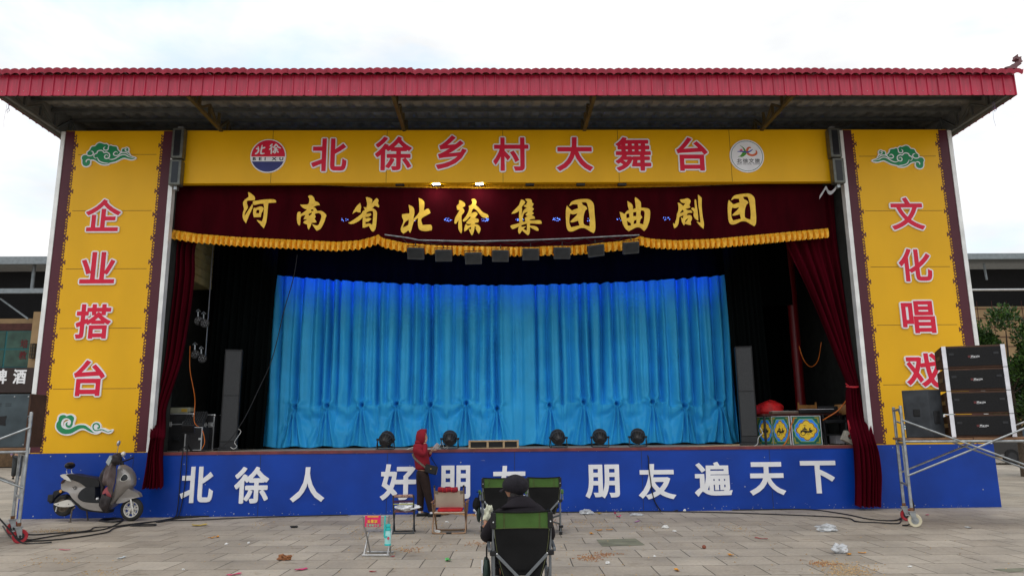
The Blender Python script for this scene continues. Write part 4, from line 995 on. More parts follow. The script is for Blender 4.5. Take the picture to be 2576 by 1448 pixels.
# par cans standing on the stage edge
def par_can():
    t = thing('par_light', 'x', 'stage light', group='par lights on the stage floor')
    Mx = Matrix.Translation((0, 0, .19)) @ Matrix.Rotation(math.radians(-68), 4, 'X')
    m = MB(); m.M = Mx; m.lathe([(.0, -.17), (.06, -.165), (.085, -.14), (.125, -.02), (.135, .04), (.135, .13), (.12, .135)], 22); m.build('housing', black_metal, t, smooth=35)
    m = MB(); m.M = Mx
    for k in range(14):
        a = 2*math.pi*k/14; c_, s_ = math.cos(a), math.sin(a)
        m.bar((.075*c_, .075*s_, -.155), (.134*c_, .134*s_, -.01), .012, .022, up=(c_, s_, 0)); m.bar((.138*c_, .138*s_, -.01), (.142*c_, .142*s_, .11), .012, .012, up=(c_, s_, 0))
    m.lathe([(.137, .0), (.146, .005), (.146, .02), (.137, .025)], 22); m.lathe([(.137, .1), (.148, .105), (.148, .125), (.137, .13)], 22)
    m.build('cooling_rib', pm('lamp_rib_grey', (0.055, 0.056, 0.06), .4, metal=.4), t)
    m = MB(); m.M = Mx; m.lathe([(.118, .12), (.0, .122)], 20); m.build('lens', lens_dark, t)
    m = MB(); m.tube([(-.165, .0, .2), (-.175, .02, .02), (-.15, .04, .012), (.15, .04, .012), (.175, .02, .02), (.165, 0, .2)], .011, 6); m.tube([(-.165, 0, .2), (-.16, -.12, .012), (.16, -.12, .012), (.165, 0, .2)], .009, 6)
    m.build('yoke', black_metal, t, smooth=50)
    for sx in (-1, 1): m = MB(); m.cyl((sx*.19, 0, .2), (sx*.13, 0, .2), .022, 10); m.build('knob', black, t)
    return t
pc = par_can(); names = ['black par light left of the woman in red on the stage edge', 'black par light between the woman in red and the low wooden frame', 'black par light right of the low wooden frame, above the empty green chair', 'middle one of the three black par lights right of the wooden frame', 'rightmost black par light on the stage edge with a cable running down']
for i, (u, s) in enumerate(((970, -8), (1131, 0), (1405, 6), (1510, -5), (1605, -14))):
    p = (xat(u, .42, ZS), .42, ZS); o = pc if i == 0 else dup(pc, p, 0, names[i]); o.location = p; o['label'] = names[i]; o.rotation_euler = (0, 0, math.radians(s))
# par cans clipped to a truss in the left wing
def wing_lamp(i, u, v, lab, rz):
    p = at(u, v, 1.5); t = thing('wing_spotlight', lab, 'spotlight', p, rz, 'spotlights in the left wing')
    Mx = Matrix.Rotation(math.radians(100), 4, 'X')
    m = MB(); m.M = Mx; m.lathe([(.0, -.12), (.06, -.11), (.09, -.03), (.095, .12)], 16); m.build('housing', black_metal, t, smooth=40)
    m = MB(); m.M = Mx
    for a, r in [(k*0.9, .02+.0055*k) for k in range(12)]: m.ell((r*math.cos(a), r*math.sin(a), .121), (.009, .009, .004), 8, 4)
    m.build('led_lens', pm('led_lens_pale', (.35, .36, .38), .2), t)
    m = MB(); m.bar((0, 0, .09), (0, .02, .2), .025, .03); m.tube([(-.04, .02, .2), (0, .02, .25), (.05, .02, .21)], .015, 6); m.build('clamp', galv, t)
wing_lamp(0, 497, 806, 'upper left spotlight clamped in the dark left wing', .6); wing_lamp(1, 511, 812, 'upper right spotlight clamped in the dark left wing', .7)
wing_lamp(2, 489, 890, 'lower left spotlight clamped in the dark left wing', .6); wing_lamp(3, 505, 900, 'lower right spotlight clamped in the dark left wing', .7)
p = at(521, 830, 1.62); m = MB(); m.tube([(p.x, 1.62, 6.9), (p.x, 1.62, 3.2)], .012, 6); tag(m.build('hanging_chain', alu), 'thin hanging chain beside the left wing spotlights', 'chain')
# tall box lamps on the inner edges of the pillars
box_grey = pm('box_lamp_shell', (0.12, 0.125, 0.11), .4, metal=.6, var=.25, scale=9)
def box_lamp(u, va, vb, lab, i):
    p0, p1 = at(u, vb, -.14), at(u, va, -.14); h = p1.z-p0.z
    t = thing('box_lamp', lab, 'lamp', p0, 0, 'long box lamps on the pillar edges')
    m = MB(); m.box(-.12, .12, -.08, .10, 0, h); m.build('housing', box_grey, t, bevel=.02)
    m = MB(); m.box(-.065, .065, -.086, -.081, .05, h-.05); m.build('glass', lens_dark, t)
    m = MB(); m.box(-.05, .05, .0, .09, h, h+.06); m.build('bracket', galv, t); m = MB(); m.box(-.03, .03, .0, .12, -.07, 0); m.build('bracket', galv, t)
box_lamp(447, 325, 401, 'upper long box lamp beside the left pillar', 0); box_lamp(441, 404, 468, 'lower long box lamp beside the left pillar', 1)
box_lamp(2101, 325, 398, 'upper long box lamp beside the right pillar', 2); box_lamp(2110, 400, 463, 'lower long box lamp beside the right pillar', 3)
# torn white cloth under the right box lamp
m = MB()
P = smooth_path([at(u, v, -.1) for u, v in ((2062, 492), (2070, 480), (2078, 468), (2084, 478), (2092, 480), (2102, 470), (2106, 462))], 5)
for a, b in zip(P, P[1:]): m.add([a, b, b+Vector((.0, .03, -.07)), a+Vector((0, .03, -.07))], [(0, 1, 2, 3)])
tag(m.build('torn_cloth', pm('torn_white', (.45, .45, .47), .8), smooth=60), 'torn white rag dangling under the right box lamp', 'rag')

# ------------------------------------------------------------------ things standing on the stage
grille = pm('speaker_grille', (0.05, 0.052, 0.055), .6, var=.5, scale=190, detail=1)
def column_speaker(u0, u1, vt, vb, y, lab, rz=0.0):
    xa, xb = xat(u0, y, ZS), xat(u1, y, ZS); h = hz((u0+u1)/2, vt, vb, y); w = xb-xa
    t = thing('column_speaker', lab, 'speaker', ((xa+xb)/2, y, ZS), rz, 'tall column speakers on stage')
    m = MB(); m.box(-w/2, w/2, 0, .38, 0.0, h); m.build('cabinet', black, t, bevel=.012)
    m = MB(); n = 2; gh = (h-.22)/n
    for k in range(n): m.box(-w/2+.025, w/2-.025, -.012, .0, .19+k*gh, .19+(k+1)*gh-.012)
    m.build('grille', grille, t, bevel=.004)
    m = MB(); m.box(-w/2-.02, w/2+.02, -.04, .42, 0, .05); m.box(-w/2+.01, w/2-.01, -.015, -.001, .055, .17); m.build('foot', black_metal, t, bevel=.006)
column_speaker(551, 594, 876, 1130, 1.3, 'tall slim column speaker left of the blue curtain', .28)
column_speaker(1866, 1908, 873, 1122, 1.3, 'tall slim column speaker right of the blue curtain', -.28)
# flight cases
case_black = pm('case_black', (0.02, 0.02, 0.022), .5, var=.25, scale=5)
def flight_case(name, lab, x0, x1, y0, y1, h, cat='flight case', z0=ZS, edge=.022, latch=True):
    w = x1-x0; d = y1-y0; t = thing(name, lab, cat, ((x0+x1)/2, (y0+y1)/2, z0))
    m = MB(); m.box(-w/2, w/2, -d/2, d/2, .0, h); m.build('body', case_black, t)
    e = edge; m = MB()
    for sx in (-1, 1):
        for sy in (-1, 1):
            m.box(sx*w/2-e/2, sx*w/2+e/2, sy*d/2-e/2, sy*d/2+e/2, .0, h)
    for z in (.0, h*.72, h):
        m.box(-w/2-.004, w/2+.004, -d/2-e/2, -d/2-.001, z-e/2 if z else 0, z+e/2)
        if z > h*.9: m.box(-w/2, w/2, d/2-e/2, d/2+e/2, z-e/2, z+e/2)
    m.build('metal_edging', alu, t)
    m = MB()
    for sx in (-1, 1):
        for z in (0, h): m.ell((sx*w/2, -d/2-.005, z+(.02 if z == 0 else -.01)), (.03, .03, .03), 10, 6)
    m.build('ball_corner', alu, t, smooth=60)
    if latch:
        for sx in (-.25, .25):
            m = MB(); m.box(sx*w-.05, sx*w+.05, -d/2-.016, -d/2-.003, h*.72-.05, h*.72+.05); m.box(sx*w-.02, sx*w+.02, -d/2-.024, -d/2-.016, h*.72-.03, h*.72+.02); m.build('latch', alu, t, bevel=.004)
        m = MB(); m.box(-.08, .08, -d/2-.012, -d/2-.003, h*.34-.06, h*.34+.06); m.tube([(-.06, -d/2-.02, h*.34+.02), (-.05, -d/2-.035, h*.34-.02), (.05, -d/2-.035, h*.34-.02), (.06, -d/2-.02, h*.34+.02)], .008, 6); m.build('handle', black_metal, t)
    return t
fx0, fx1 = xat(412, 1.15, ZS), xat(490, 1.15, ZS)
flight_case('flight_case', 'large black flight case with silver edging in the left wing', fx0, fx1, .95, 1.7, hz(450, 1034, 1128, 1.0))
flight_case('flight_case', 'second black flight case beside the large one, partly behind it', fx1+.05, xat(545, 1.5, ZS), 1.25, 1.9, hz(520, 1038, 1128, 1.3))
rk = thing('amplifier_rack', 'small black equipment box with a white edged front in the left wing', 'amplifier', ((xat(463, .6, ZS)+xat(506, .6, ZS))/2, .75, ZS))
w = xat(506, .6, ZS)-xat(463, .6, ZS); h = hz(485, 1062, 1120, .6); m = MB(); m.box(-w/2, w/2, -.15, .2, 0.02, h+.02); m.build('body', case_black, rk)
m = MB(); e = .018
for a in ((-w/2-.004, -w/2+e), (w/2-e, w/2+.004)): m.box(a[0], a[1], -.165, -.151, .02, h+.03)
m.box(-w/2+e, w/2-e, -.165, -.151, h+.03-e, h+.03); m.box(-w/2+e, w/2-e, -.165, -.151, .02, .02+e); m.build('front_frame', alu, rk)
m = MB(); m.box(w/2-.06, w/2-.01, -.18, -.166, h*.5, h*.5+.04); m.build('latch', alu, rk)
bz_ = pm('beige_case', (0.25, 0.25, 0.18), .6)
t = thing('power_box', 'beige electrical box lying on the large flight case', 'box', (xat(455, 1.2, 2.0), 1.15, ZS+hz(450, 1034, 1128, 1.0)+.012))
m = MB(); m.box(-.26, .26, -.12, .12, 0, .12); m.build('body', bz_, t, bevel=.01); m = MB(); m.box(.08, .2, -.126, -.121, .03, .09); m.build('display', pm('amber_display', (.4, .25, .02), .4), t)
t = thing('mixing_desk', 'small audio mixing desk with rows of knobs in the left wing', 'mixer', (xat(498, 1.05, 2.0), .98, ZS+hz(450, 1034, 1128, 1.0)-.12), .15)
m = MB(); m.M = Matrix.Rotation(math.radians(35), 4, 'X'); m.box(-.2, .2, -.3, .2, 0, .07); m.build('panel', black_metal, t, bevel=.008)
m = MB(); m.M = Matrix.Rotation(math.radians(35), 4, 'X'); rk_ = random.Random(4)
for i in range(9):
    for j in range(7): m.cyl((-.17+i*.042, -.27+j*.07, .071), (-.17+i*.042, -.27+j*.07, .095), .010, 8)
m.build('knob', pm('pale_knobs', (.07, .072, .076), .4), t)
# small black stand in front of the rack
t = thing('music_stand', 'small black folding stand in front of the equipment box', 'stand', (xat(470, .35, ZS), .38, ZS))
m = MB(); m.bar((0, 0, .0), (0, 0, .34), .02); m.bar((-.14, -.1, .01), (0, 0, .14), .018); m.bar((.14, -.1, .01), (0, 0, .14), .018); m.bar((0, .16, .01), (0, 0, .14), .018); m.build('legs', black, t)
m = MB(); m.M = Matrix.Translation((0, 0, .36)) @ Matrix.Rotation(.5, 4, 'X'); m.box(-.12, .12, -.02, .02, 0, .16); m.bar((-.12, -.04, .02), (.12, -.04, .02), .02); m.build('plate', black, t)
# low wooden frame on the stage edge
t = thing('stage_box', 'low black box edged with pale wood rails, lying open on the stage edge', 'box', (xat(1242, .3, ZS), .34, ZS))
w = xat(1306, .3, ZS)-xat(1179, .3, ZS); m = MB(); m.box(-w/2+.01, w/2-.01, .02, .3, .005, .16); m.build('body', black, t)
wood_pale = pm('pale_wood', (.42, .30, .17), .6, var=.25, scale=10, stretch=(1, 6, 6))
m = MB(); m.box(-w/2, w/2, -.02, .02, .135, .165); m.box(-w/2, w/2, -.02, .012, 0.003, .022)
for x in (-w/2+.02, w/2-.02, -w*.12, w*.2): m.box(x-.02, x+.02, -.015, .018, .022, .135)
m.build('rail', wood_pale, t, bevel=.004)

# painted boards of the orchestra table on the right
pgreen = pm('board_green', (.004, .12, .095), .5); pblue = pm('board_blue', (.01, .24, .90), .5); plime = pm('board_lime', (.22, .42, .10), .5); pyel = pm('board_yellow', (.85, .56, .03), .5); pdark = pm('board_brown', (.06, .012, .008), .5); ppale = pm('board_pale', (.6, .48, .38), .5); pgold = pm('board_gold', (.26, .24, .03), .5)
edge_white = pm('board_edge', (.7, .68, .72), .5)
def medallion(n=96, r=1.0):                     # eight-lobed outline
    out = []
    for i in range(n):
        a = 2*math.pi*i/n; R_ = 0
        for k in range(8):
            da = a-k*math.pi/4; d_, c_ = (.66, .34) if k % 2 == 0 else (.58, .32)
            if math.cos(da) > 0 and c_*c_ > (d_*math.sin(da))**2: R_ = max(R_, d_*math.cos(da)+math.sqrt(c_*c_-(d_*math.sin(da))**2))
        out.append((r*R_*math.cos(a), r*R_*math.sin(a)))
    return out
def painted_board(lab, x0, x1, y0, y1, zb, h):
    w = math.hypot(x1-x0, y1-y0); t = thing('painted_board', lab, 'painted board', ((x0+x1)/2, (y0+y1)/2, zb), math.atan2(y1-y0, x1-x0), 'painted boards around the orchestra table')
    m = MB(); m.box(-w/2, w/2, 0, .03, 0, h); m.build('edge_frame', edge_white, t)
    m = MB(); fn = lambda X, Z, d: (X*w/2*.98+0, -d, h/2+Z*h/2)
    m.k = 0; m.shape([[(-.98, -.98), (.98, -.98), (.98, .97), (-.98, .97)]], fn, 0, .002)
    oct_ = [(-.45, .80), (.45, .80), (.70, .5), (.82, .38), (.84, .15), (.94, 0), (.84, -.15), (.82, -.38), (.70, -.5), (.45, -.80), (-.45, -.80), (-.70, -.5), (-.82, -.38), (-.84, -.15), (-.94, 0), (-.84, .15), (-.82, .38), (-.70, .5)]
    m.k = 1; m.shape([oct_], fn, 0, .0035)
    m.k = 2; m.shape([[(x*.93, z*.93) for x, z in oct_]], fn, 0, .005)
    M_ = medallion()
    for k, r, d in ((3, .76, .0065), (4, .73, .008), (5, .68, .0095)): m.k = k; m.shape([[(x*r, z*r*.96) for x, z in M_]], fn, 0, d)
    m.k = 6
    for sx in (-1, 1):
        for sz in (-1, 1):
            m.shape([[(sx*a, sz*b) for a, b in ((.90, .92), (.55, .88), (.66, .80), (.78, .80), (.80, .66), (.84, .50), (.92, .46))]], fn, 0, .0035)
    m.k = 7                                         # chariot drawn by a horse
    K = lambda pts: [((x-800)/420*.74, -(y-800)/420*.74) for x, y in pts]
    m.shape([K([(645+100*math.cos(a), 905+105*math.sin(a)) for a in [i*math.pi/14 for i in range(28)]]), K([(645+78*math.cos(a), 905+82*math.sin(a)) for a in [i*math.pi/14 for i in range(28)]])], fn, 0, .0105)
    for pts in ([(540, 900), (560, 820), (640, 780), (740, 800), (830, 820), (900, 820), (890, 760), (905, 715), (975, 705), (960, 730), (935, 745), (950, 770), (1010, 790), (1030, 840), (960, 895), (820, 890), (760, 920), (640, 850), (570, 920)], [(660, 605), (740, 598), (820, 625), (745, 625)], [(640, 770), (660, 690), (690, 760), (720, 650), (750, 680), (765, 730), (820, 760), (820, 800)], [(545, 775), (600, 850), (580, 860)]):
        m.shape([K(pts)], fn, 0, .0104)
    for pts in ([(960, 895), (1010, 930), (1045, 970)], [(850, 890), (880, 920), (910, 955)], [(800, 900), (830, 950), (855, 985)], [(1020, 850), (1050, 790), (1110, 795)]): m.shape([K(ribbon(pts, 14))], fn, 0, .0103)
    m.build('painting', [pgreen, plime, pblue, ppale, pdark, pyel, pgold, ink], t, recalc=False)
    return t
yb = .75; hb = hz(2032, 1048, 1121, yb)
painted_board('widest painted board, green with a blue and yellow chariot medallion, right of the folded ones', xat(1995, yb, ZS), xat(2069, yb-.05, ZS), yb, yb-.06, ZS+.004, hb)
painted_board('middle painted board angled beside the wide one, orange cable across it', xat(1950, 1.0, ZS), xat(1990, .75, ZS), 1.1, .76, ZS+.004, hb*1.0)
painted_board('leftmost painted board, half behind the right column speaker', xat(1912, 1.35, ZS), xat(1947, 1.15, ZS), 1.45, 1.12, ZS+.004, hb*1.0)
tbl = thing('orchestra_table', 'dark table behind the painted boards carrying instruments', 'table', (xat(2010, 1.4, ZS), 1.45, ZS))
m = MB(); m.box(-.85, .85, -.35, .35, hb+.02, hb+.06); m.build('table_top', pm('dark_red_wood', (.06, .014, .01), .5), tbl)
for sx in (-.8, .8):
    for sy in (-.3, .3): m = MB(); m.bar((sx, sy, 0), (sx, sy, hb+.02), .04); m.build('leg', black_metal, tbl)
zt_ = ZS+hb+.061
t = thing('zither', 'long pale stringed zither lying on the orchestra table', 'instrument', (xat(1985, 1.25, 2), 1.25, zt_), .05)
m = MB(); m.box(-.42, .42, -.1, .1, 0, .05); m.build('soundboard', pm('zither_wood', (.14, .10, .07), .5), t, bevel=.01)
m = MB()
for i in range(9): m.bar((-.4, -.08+i*.02, .056), (.4, -.08+i*.02, .056), .004)
m.build('strings', alu, t)
t = thing('keyboard', 'black keyboard case on the orchestra table', 'keyboard', (xat(2050, 1.2, 2), 1.2, zt_), -.03); m = MB(); m.box(-.38, .38, -.13, .13, 0, .08); m.build('case', black, t, bevel=.01)
m = MB(); m.box(-.35, .35, -.12, -.02, .081, .09); m.build('key_strip', edge_white, t)
rb = thing('red_bundle', 'bright red patterned cloth bundle behind the painted boards', 'cloth bundle', (xat(1935, 1.9, 2), 1.9, ZS))
red_cloth = pm('red_cloth', (.62, .01, .012), .6, var=.35, scale=9, bump=.3, bscale=10)
m = MB()
def lumpy(c, r, seed, nu=28, nv=16, k=.22):
    q = MB(); q.ell((0, 0, 0), (1, 1, 1), nu, nv); out = []
    for v in q.v:
        V_ = Vector(v); n_ = 1+k*mnoise.noise(V_*1.7+Vector((seed, 0, 0)))+k*.5*mnoise.noise(V_*4+Vector((0, seed, 0))); out.append((c[0]+V_.x*r[0]*n_, c[1]+V_.y*r[1]*n_, c[2]+V_.z*r[2]*n_))
    return out, q.f
m.add(*lumpy((0, 0, .75), (.33, .25, .2), 3)); m.add(*lumpy((-.05, .05, .38), (.36, .3, .38), 5)); m.build('cloth', red_cloth, rb, smooth=50)
m = MB(); x = xat(1999, 3.6, 3); m.cyl((x, 3.4, ZS), (x, 3.4, 7.5), .12, 24); tag(m.build('stage_column', pm('red_lacquer', (.17, .003, .007), .4), smooth=40), 'round red lacquered column in the dark right wing', 'column')
# chairs in the right wing
wc = thing('wooden_chair', 'light wooden chair back showing above the orchestra table', 'chair', (xat(2033, 2.1, 2), 2.15, ZS), 0)
wd = pm('honey_wood', (.42, .19, .05), .5, var=.2, scale=8)
for sx in (-.2, .2): m = MB(); m.bar((sx, 0, 0), (sx, 0, .92), .035); m.build('leg', wd, wc); m = MB(); m.bar((sx, .36, 0), (sx, .36, .44), .035); m.build('leg', wd, wc)
m = MB(); m.box(-.22, .22, -.01, .38, .44, .47); m.build('seat', wd, wc); m = MB(); m.box(-.185, .185, -.012, .012, .78, .86); m.build('backrest', wd, wc)
fc = thing('folding_chair', 'black folding chair standing right of the orchestra table', 'chair', (xat(2090, 1.0, 2), 1.05, ZS), -.2)
for sx in (-.2, .2): m = MB(); m.tube([(sx, -.18, 0), (sx, .05, .42), (sx*.95, .2, .8)], .012, 6); m.build('leg', black_metal, fc); m = MB(); m.tube([(sx, .22, 0), (sx, -.15, .44)], .012, 6); m.build('leg', black_metal, fc)
m = MB(); m.box(-.2, .2, -.2, .16, .43, .455); m.build('seat', black, fc, bevel=.01); m = MB(); m.box(-.19, .19, .15, .19, .58, .8); m.build('backrest', black, fc, bevel=.015)
dr = thing('drum', 'wooden drum on a black stand at the far right of the stage', 'drum', (xat(2125, 1.5, 2), 1.5, ZS), 0)
m = MB(); m.lathe([(.0, .62), (.2, .62), (.23, .72), (.2, .84), (.0, .845)], 24); m.build('shell', wd, dr, smooth=40)
for a in (0, 2.1, 4.2): m = MB(); m.bar((.05*math.cos(a), .05*math.sin(a), .6), (.25*math.cos(a), .25*math.sin(a), 0), .025); m.build('leg', black_metal, dr)
m = MB(); m.bar((0, 0, .35), (0, 0, .62), .03); m.build('post', black_metal, dr)
ws = thing('equipment_stand', 'dark steel stand with cross bars in front of the drum', 'stand', (xat(2110, .8, 2), .8, ZS), .1)
m = MB()
for sx in (-.35, .3): m.bar((sx, 0, 0), (sx, .05, .62), .03)
m.bar((-.35, 0, .48), (.34, 0, .48), .06); m.bar((-.35, 0, .2), (.3, .02, .2), .03); m.build('frame', black_metal, ws)
m = MB(); m.box(-.1, .28, .05, .3, .02, .2); m.build('base_box', pm('pale_box', (.3, .3, .33), .6), ws)

# cables inside
orange = pm('orange_cable', (.55, .13, .008), .5); blk_cable = pm('black_cable', (.012, .012, .014), .5); white_cable = pm('white_cable', (.6, .6, .58), .5)
def cable(name, lab, pts, r, mat_, k=6):
    m = MB(); m.tube(smooth_path(pts, k), r, 6); return tag(m.build(name, mat_, smooth=60), lab, 'cable')
A = lambda L_: [at(u, v, y) for u, v, y in L_]
cable('cable', 'orange cable hanging down past the left flight cases', A([(478, 870, .9), (478, 930, .9), (490, 1000, .85), (489, 1060, .7), (508, 1080, .6), (515, 1110, .5), (508, 1128, .4)]), .009, orange)
cable('cable', 'orange cable strung from the right curtain down to the wide painted board', A([(2150, 985, .5), (2138, 995, .6), (2110, 1030, .75), (2080, 1050, .8), (2070, 1056, .78)]), .013, orange)
cable('cable', 'orange cable running down across the middle painted board', A([(1998, 1050, .7), (1988, 1075, .7), (1983, 1100, .66), (1970, 1120, .6), (1955, 1124, .5)]), .012, orange)
cable('cable', 'thin orange wire loop hanging high in the dark right wing', A([(2010, 870, 1.6), (2022, 905, 1.6), (2040, 922, 1.6), (2058, 905, 1.6), (2066, 860, 1.6)]), .009, orange)
cable('cable', 'long black cable slanting from the valance to the stage floor left of the blue curtain', A([(748, 640, .5), (738, 700, .6), (715, 780, .75), (685, 900, .8), (650, 980, .7), (610, 1060, .5), (565, 1118, .35), (520, 1132, .25)]), .009, blk_cable)
cable('cable', 'white cable curling beside the foot of the left column speaker', A([(600, 1078, 1.0), (606, 1085, 1.0), (598, 1098, .9), (590, 1112, .6), (596, 1122, .5), (588, 1128, .4), (580, 1124, .4)]), .006, white_cable)
cable('cable', 'white cable at the foot of the right column speaker', A([(1912, 1075, 1.0), (1918, 1088, .9), (1908, 1100, .8), (1905, 1116, .5), (1890, 1124, .4), (1870, 1126, .35)]), .008, white_cable)
cable('cable', 'tangle of white wire on the stage edge behind the woman in red', A([(1020, 1132, .4), (1040, 1124, .5), (1060, 1128, .4), (1100, 1126, .4), (1112, 1112, .4), (1118, 1126, .4), (1130, 1116, .4), (1122, 1132, .35)]), .008, white_cable)
cable('cable', 'pale bamboo cane lying along the right stage edge', A([(1560, 1132, .12), (1750, 1123, .12), (1860, 1118, .2)]), .014, wood_pale)['category'] = 'cane'
# ------------------------------------------------------------------ scaffold towers with loudspeakers
plank_wood = pm('plank_wood', (.20, .10, .045), .75, var=.35, scale=9, stretch=(1, 8, 8), bump=.15)
wheel_red = pm('wheel_red', (.35, .01, .02), .5, var=.2); wheel_cream = pm('wheel_cream', (.62, .56, .40), .5, var=.1); rubber = pm('rubber', (.015, .015, .016), .8); rust = pm('rust', (.16, .07, .03), .9, var=.4, scale=20)
def scaffold(name, lab, FL, RL, RR, zdeck, ztop, colors, side=1, brace=True):
    """FL front-left foot, RL rear-left, RR rear-right (ground points)"""
    ex = (RR-RL); ex.z = 0; L_ = ex.length; ex.normalize(); d = (RL-FL); d.z = 0; ey = Vector((-ex.y, ex.x, 0)); W = max(.5, d.dot(ey))
    t = thing(name, lab, 'scaffold', FL, math.atan2(ex.y, ex.x), None)
    feet = {'fl': (0, 0), 'rl': (0, W), 'fr': (L_, 0), 'rr': (L_, W)}
    zb = .24
    for k, (x, y) in feet.items():
        m = MB(); m.cyl((x, y, zb), (x, y, ztop), .024, 12); m.ell((x, y, ztop), (.024, .024, .012), 12, 6); m.build('upright', galv, t, smooth=50)
    m = MB()
    for x in (0, L_):
        m.cyl((x, 0, ztop-.05), (x, W, ztop-.05), .019, 10); m.cyl((x, 0, zdeck-.1), (x, W, zdeck-.1), .02, 10); m.cyl((x, 0, .62), (x, W, .62), .018, 10)
        m.cyl((x, W*.28, .62), (x, W*.28, zdeck-.1), .016, 10); m.cyl((x, 0, ztop-.2), (x, W*.3, ztop-.05), .014, 8)
        m.build('end_frame', galv, t, smooth=50); m = MB()
    for y in (0.0, W):
        m = MB(); m.cyl((0, y, zdeck-.055), (L_, y, zdeck-.055), .021, 12); m.build('deck_tube', galv, t, smooth=50)
        m = MB(); yy = y+(-.03 if y == 0 else .03)
        m.cyl((0, yy, .78), (L_, yy, ztop-.22), .015, 10); m.build('brace', galv, t, smooth=50)
        m = MB(); yy += (-.03 if y == 0 else .03)
        m.cyl((0, yy, ztop-.22), (L_, yy, .78), .015, 10); m.build('brace', galv, t, smooth=50)
    n = 4
    for i in range(n):
        y0 = -.02+i*(W+.04)/n; m = MB()
        for q in range(2): m.box(-.06+q*(L_/2+.03), -.06+(q+1)*(L_/2+.03)-.008, y0+.01, y0+(W+.04)/n-.01, zdeck-.034, zdeck+.002*(q+i % 2))
        m.build('plank', plank_wood, t, bevel=.006)
    for k, (x, y) in feet.items():
        c = MB(); c.box(x-.055, x+.055, y-.055, y+.055, zb-.012, zb); [c.add([(x-.045, yy, zb-.012), (x+.045, yy, zb-.012), (x+.055, yy, .08), (x+.005, yy, .08), (x-.045, yy+e, zb-.012), (x+.045, yy+e, zb-.012), (x+.055, yy+e, .08), (x+.005, yy+e, .08)], [(0,1,2,3),(7,6,5,4),(0,4,5,1),(1,5,6,2),(2,6,7,3),(3,7,4,0)]) for yy, e in ((y-.040, .007), (y+.033, .007))]; c.box(x-.10, x-.04, y-.035, y+.035, zb-.07, zb-.055)
        cs = c.build('caster', galv, t, bevel=.004)
        w = MB(); w.M = Matrix.Translation((x+.03, y, .1)) @ Matrix.Rotation(math.radians(90), 4, 'X')
        w.lathe([(.0, -.024), (.07, -.024), (.075, -.027), (.095, -.026), (.1, -.016), (.1, .016), (.095, .026), (.075, .027), (.07, .024), (.0, .024)], 28)
        w.build('wheel', colors.get(k, wheel_red), cs, smooth=40)
        w = MB(); w.M = Matrix.Translation((x+.03, y, .1)) @ Matrix.Rotation(math.radians(90), 4, 'X'); w.lathe([(.0, -.045), (.02, -.045), (.02, .045), (.0, .045)], 12); w.lathe([(.0, -.030), (.055, -.029), (.055, .029), (.0, .030)], 20); w.build('hub', black_metal if colors.get(k, wheel_red) is wheel_red else galv, cs, smooth=40)
        w = MB(); w.cyl((x, y, zb), (x, y, zb+.05), .03, 12); w.build('collar', rust, cs)
    return t, L_, W
FL, RL, RR = G(2298, 1324), G(2280, 1302), G(2576, 1312)
d_ = RL-FL
AR = math.radians(-21); exr = Vector((math.cos(AR), math.sin(AR), 0)); eyr = Vector((-exr.y, exr.x, 0)); RL = FL+eyr*.82; RR = RL+exr*2.0
kpx = lambda p, vt: (at(xat_u(p), vt, p.y).z if False else None)
def z_at(p, v):          # height of image row v above ground point p
    best = None
    d0 = (p-CAM)
    # bisect on z along the vertical through p
    lo, hi = 0.0, 9.0
    for _ in range(40):
        mid = (lo+hi)/2; q = Vector((p.x, p.y, mid))-CAM; vv = IH/2-F_PX*q.dot(RU)/q.dot(RF)
        if vv > v: lo = mid
        else: hi = mid
    return lo
zdk = z_at(FL, 1101); ztp = z_at(FL, 1021)
sc_r, SL_, SW_ = scaffold('scaffold_tower', 'wheeled tube scaffold before the right pillar, carrying stacked black loudspeakers', FL, RL, RR, zdk, ztp, {'fl': wheel_cream})
RW = Matrix.Translation(FL) @ Matrix.Rotation(sc_r.rotation_euler.z, 4, 'Z')
rzr = sc_r.rotation_euler.z
spk_face = pm('speaker_cloth', (.012, .012, .013), .85, var=.25, scale=60); spk_side = pm('brown_ply', (.07, .035, .022), .7, var=.25, scale=6); spk_grey = pm('speaker_grey', (.04, .045, .052), .65, var=.3, scale=5); tape_white = pm('white_strip', (.75, .75, .80), .5); badge_red = pm('badge_dark_red', (.12, .03, .03), .5)
def loc_on(mat_, u, v, ylocal):      # world point on the scaffold deck for image column u at local depth ylocal
    # find local x with bisect
    lo, hi = -3.0, 6.0
    for _ in range(50):
        mid = (lo+hi)/2; q = mat_ @ Vector((mid, ylocal, zdk)); q = q-CAM; uu = IW/2+F_PX*q.dot(RX)/q.dot(RF)
        if uu < u: lo = mid
        else: hi = mid
    return lo
ax0, ax1 = loc_on(RW, 2395, 0, .06), loc_on(RW, 2559, 0, .06)
aw = ax1-ax0
pf = RW @ Vector((ax0, .06, zdk)); ztopA = z_at(Vector((pf.x, pf.y, 0)), 871); ah = (ztopA-zdk)/4
arr_names = ['bottom loudspeaker of the stack of four on the right scaffold', 'second loudspeaker from the bottom of the stack on the right scaffold', 'third loudspeaker from the bottom of the stack on the right scaffold', 'topmost loudspeaker of the stack of four on the right scaffold']
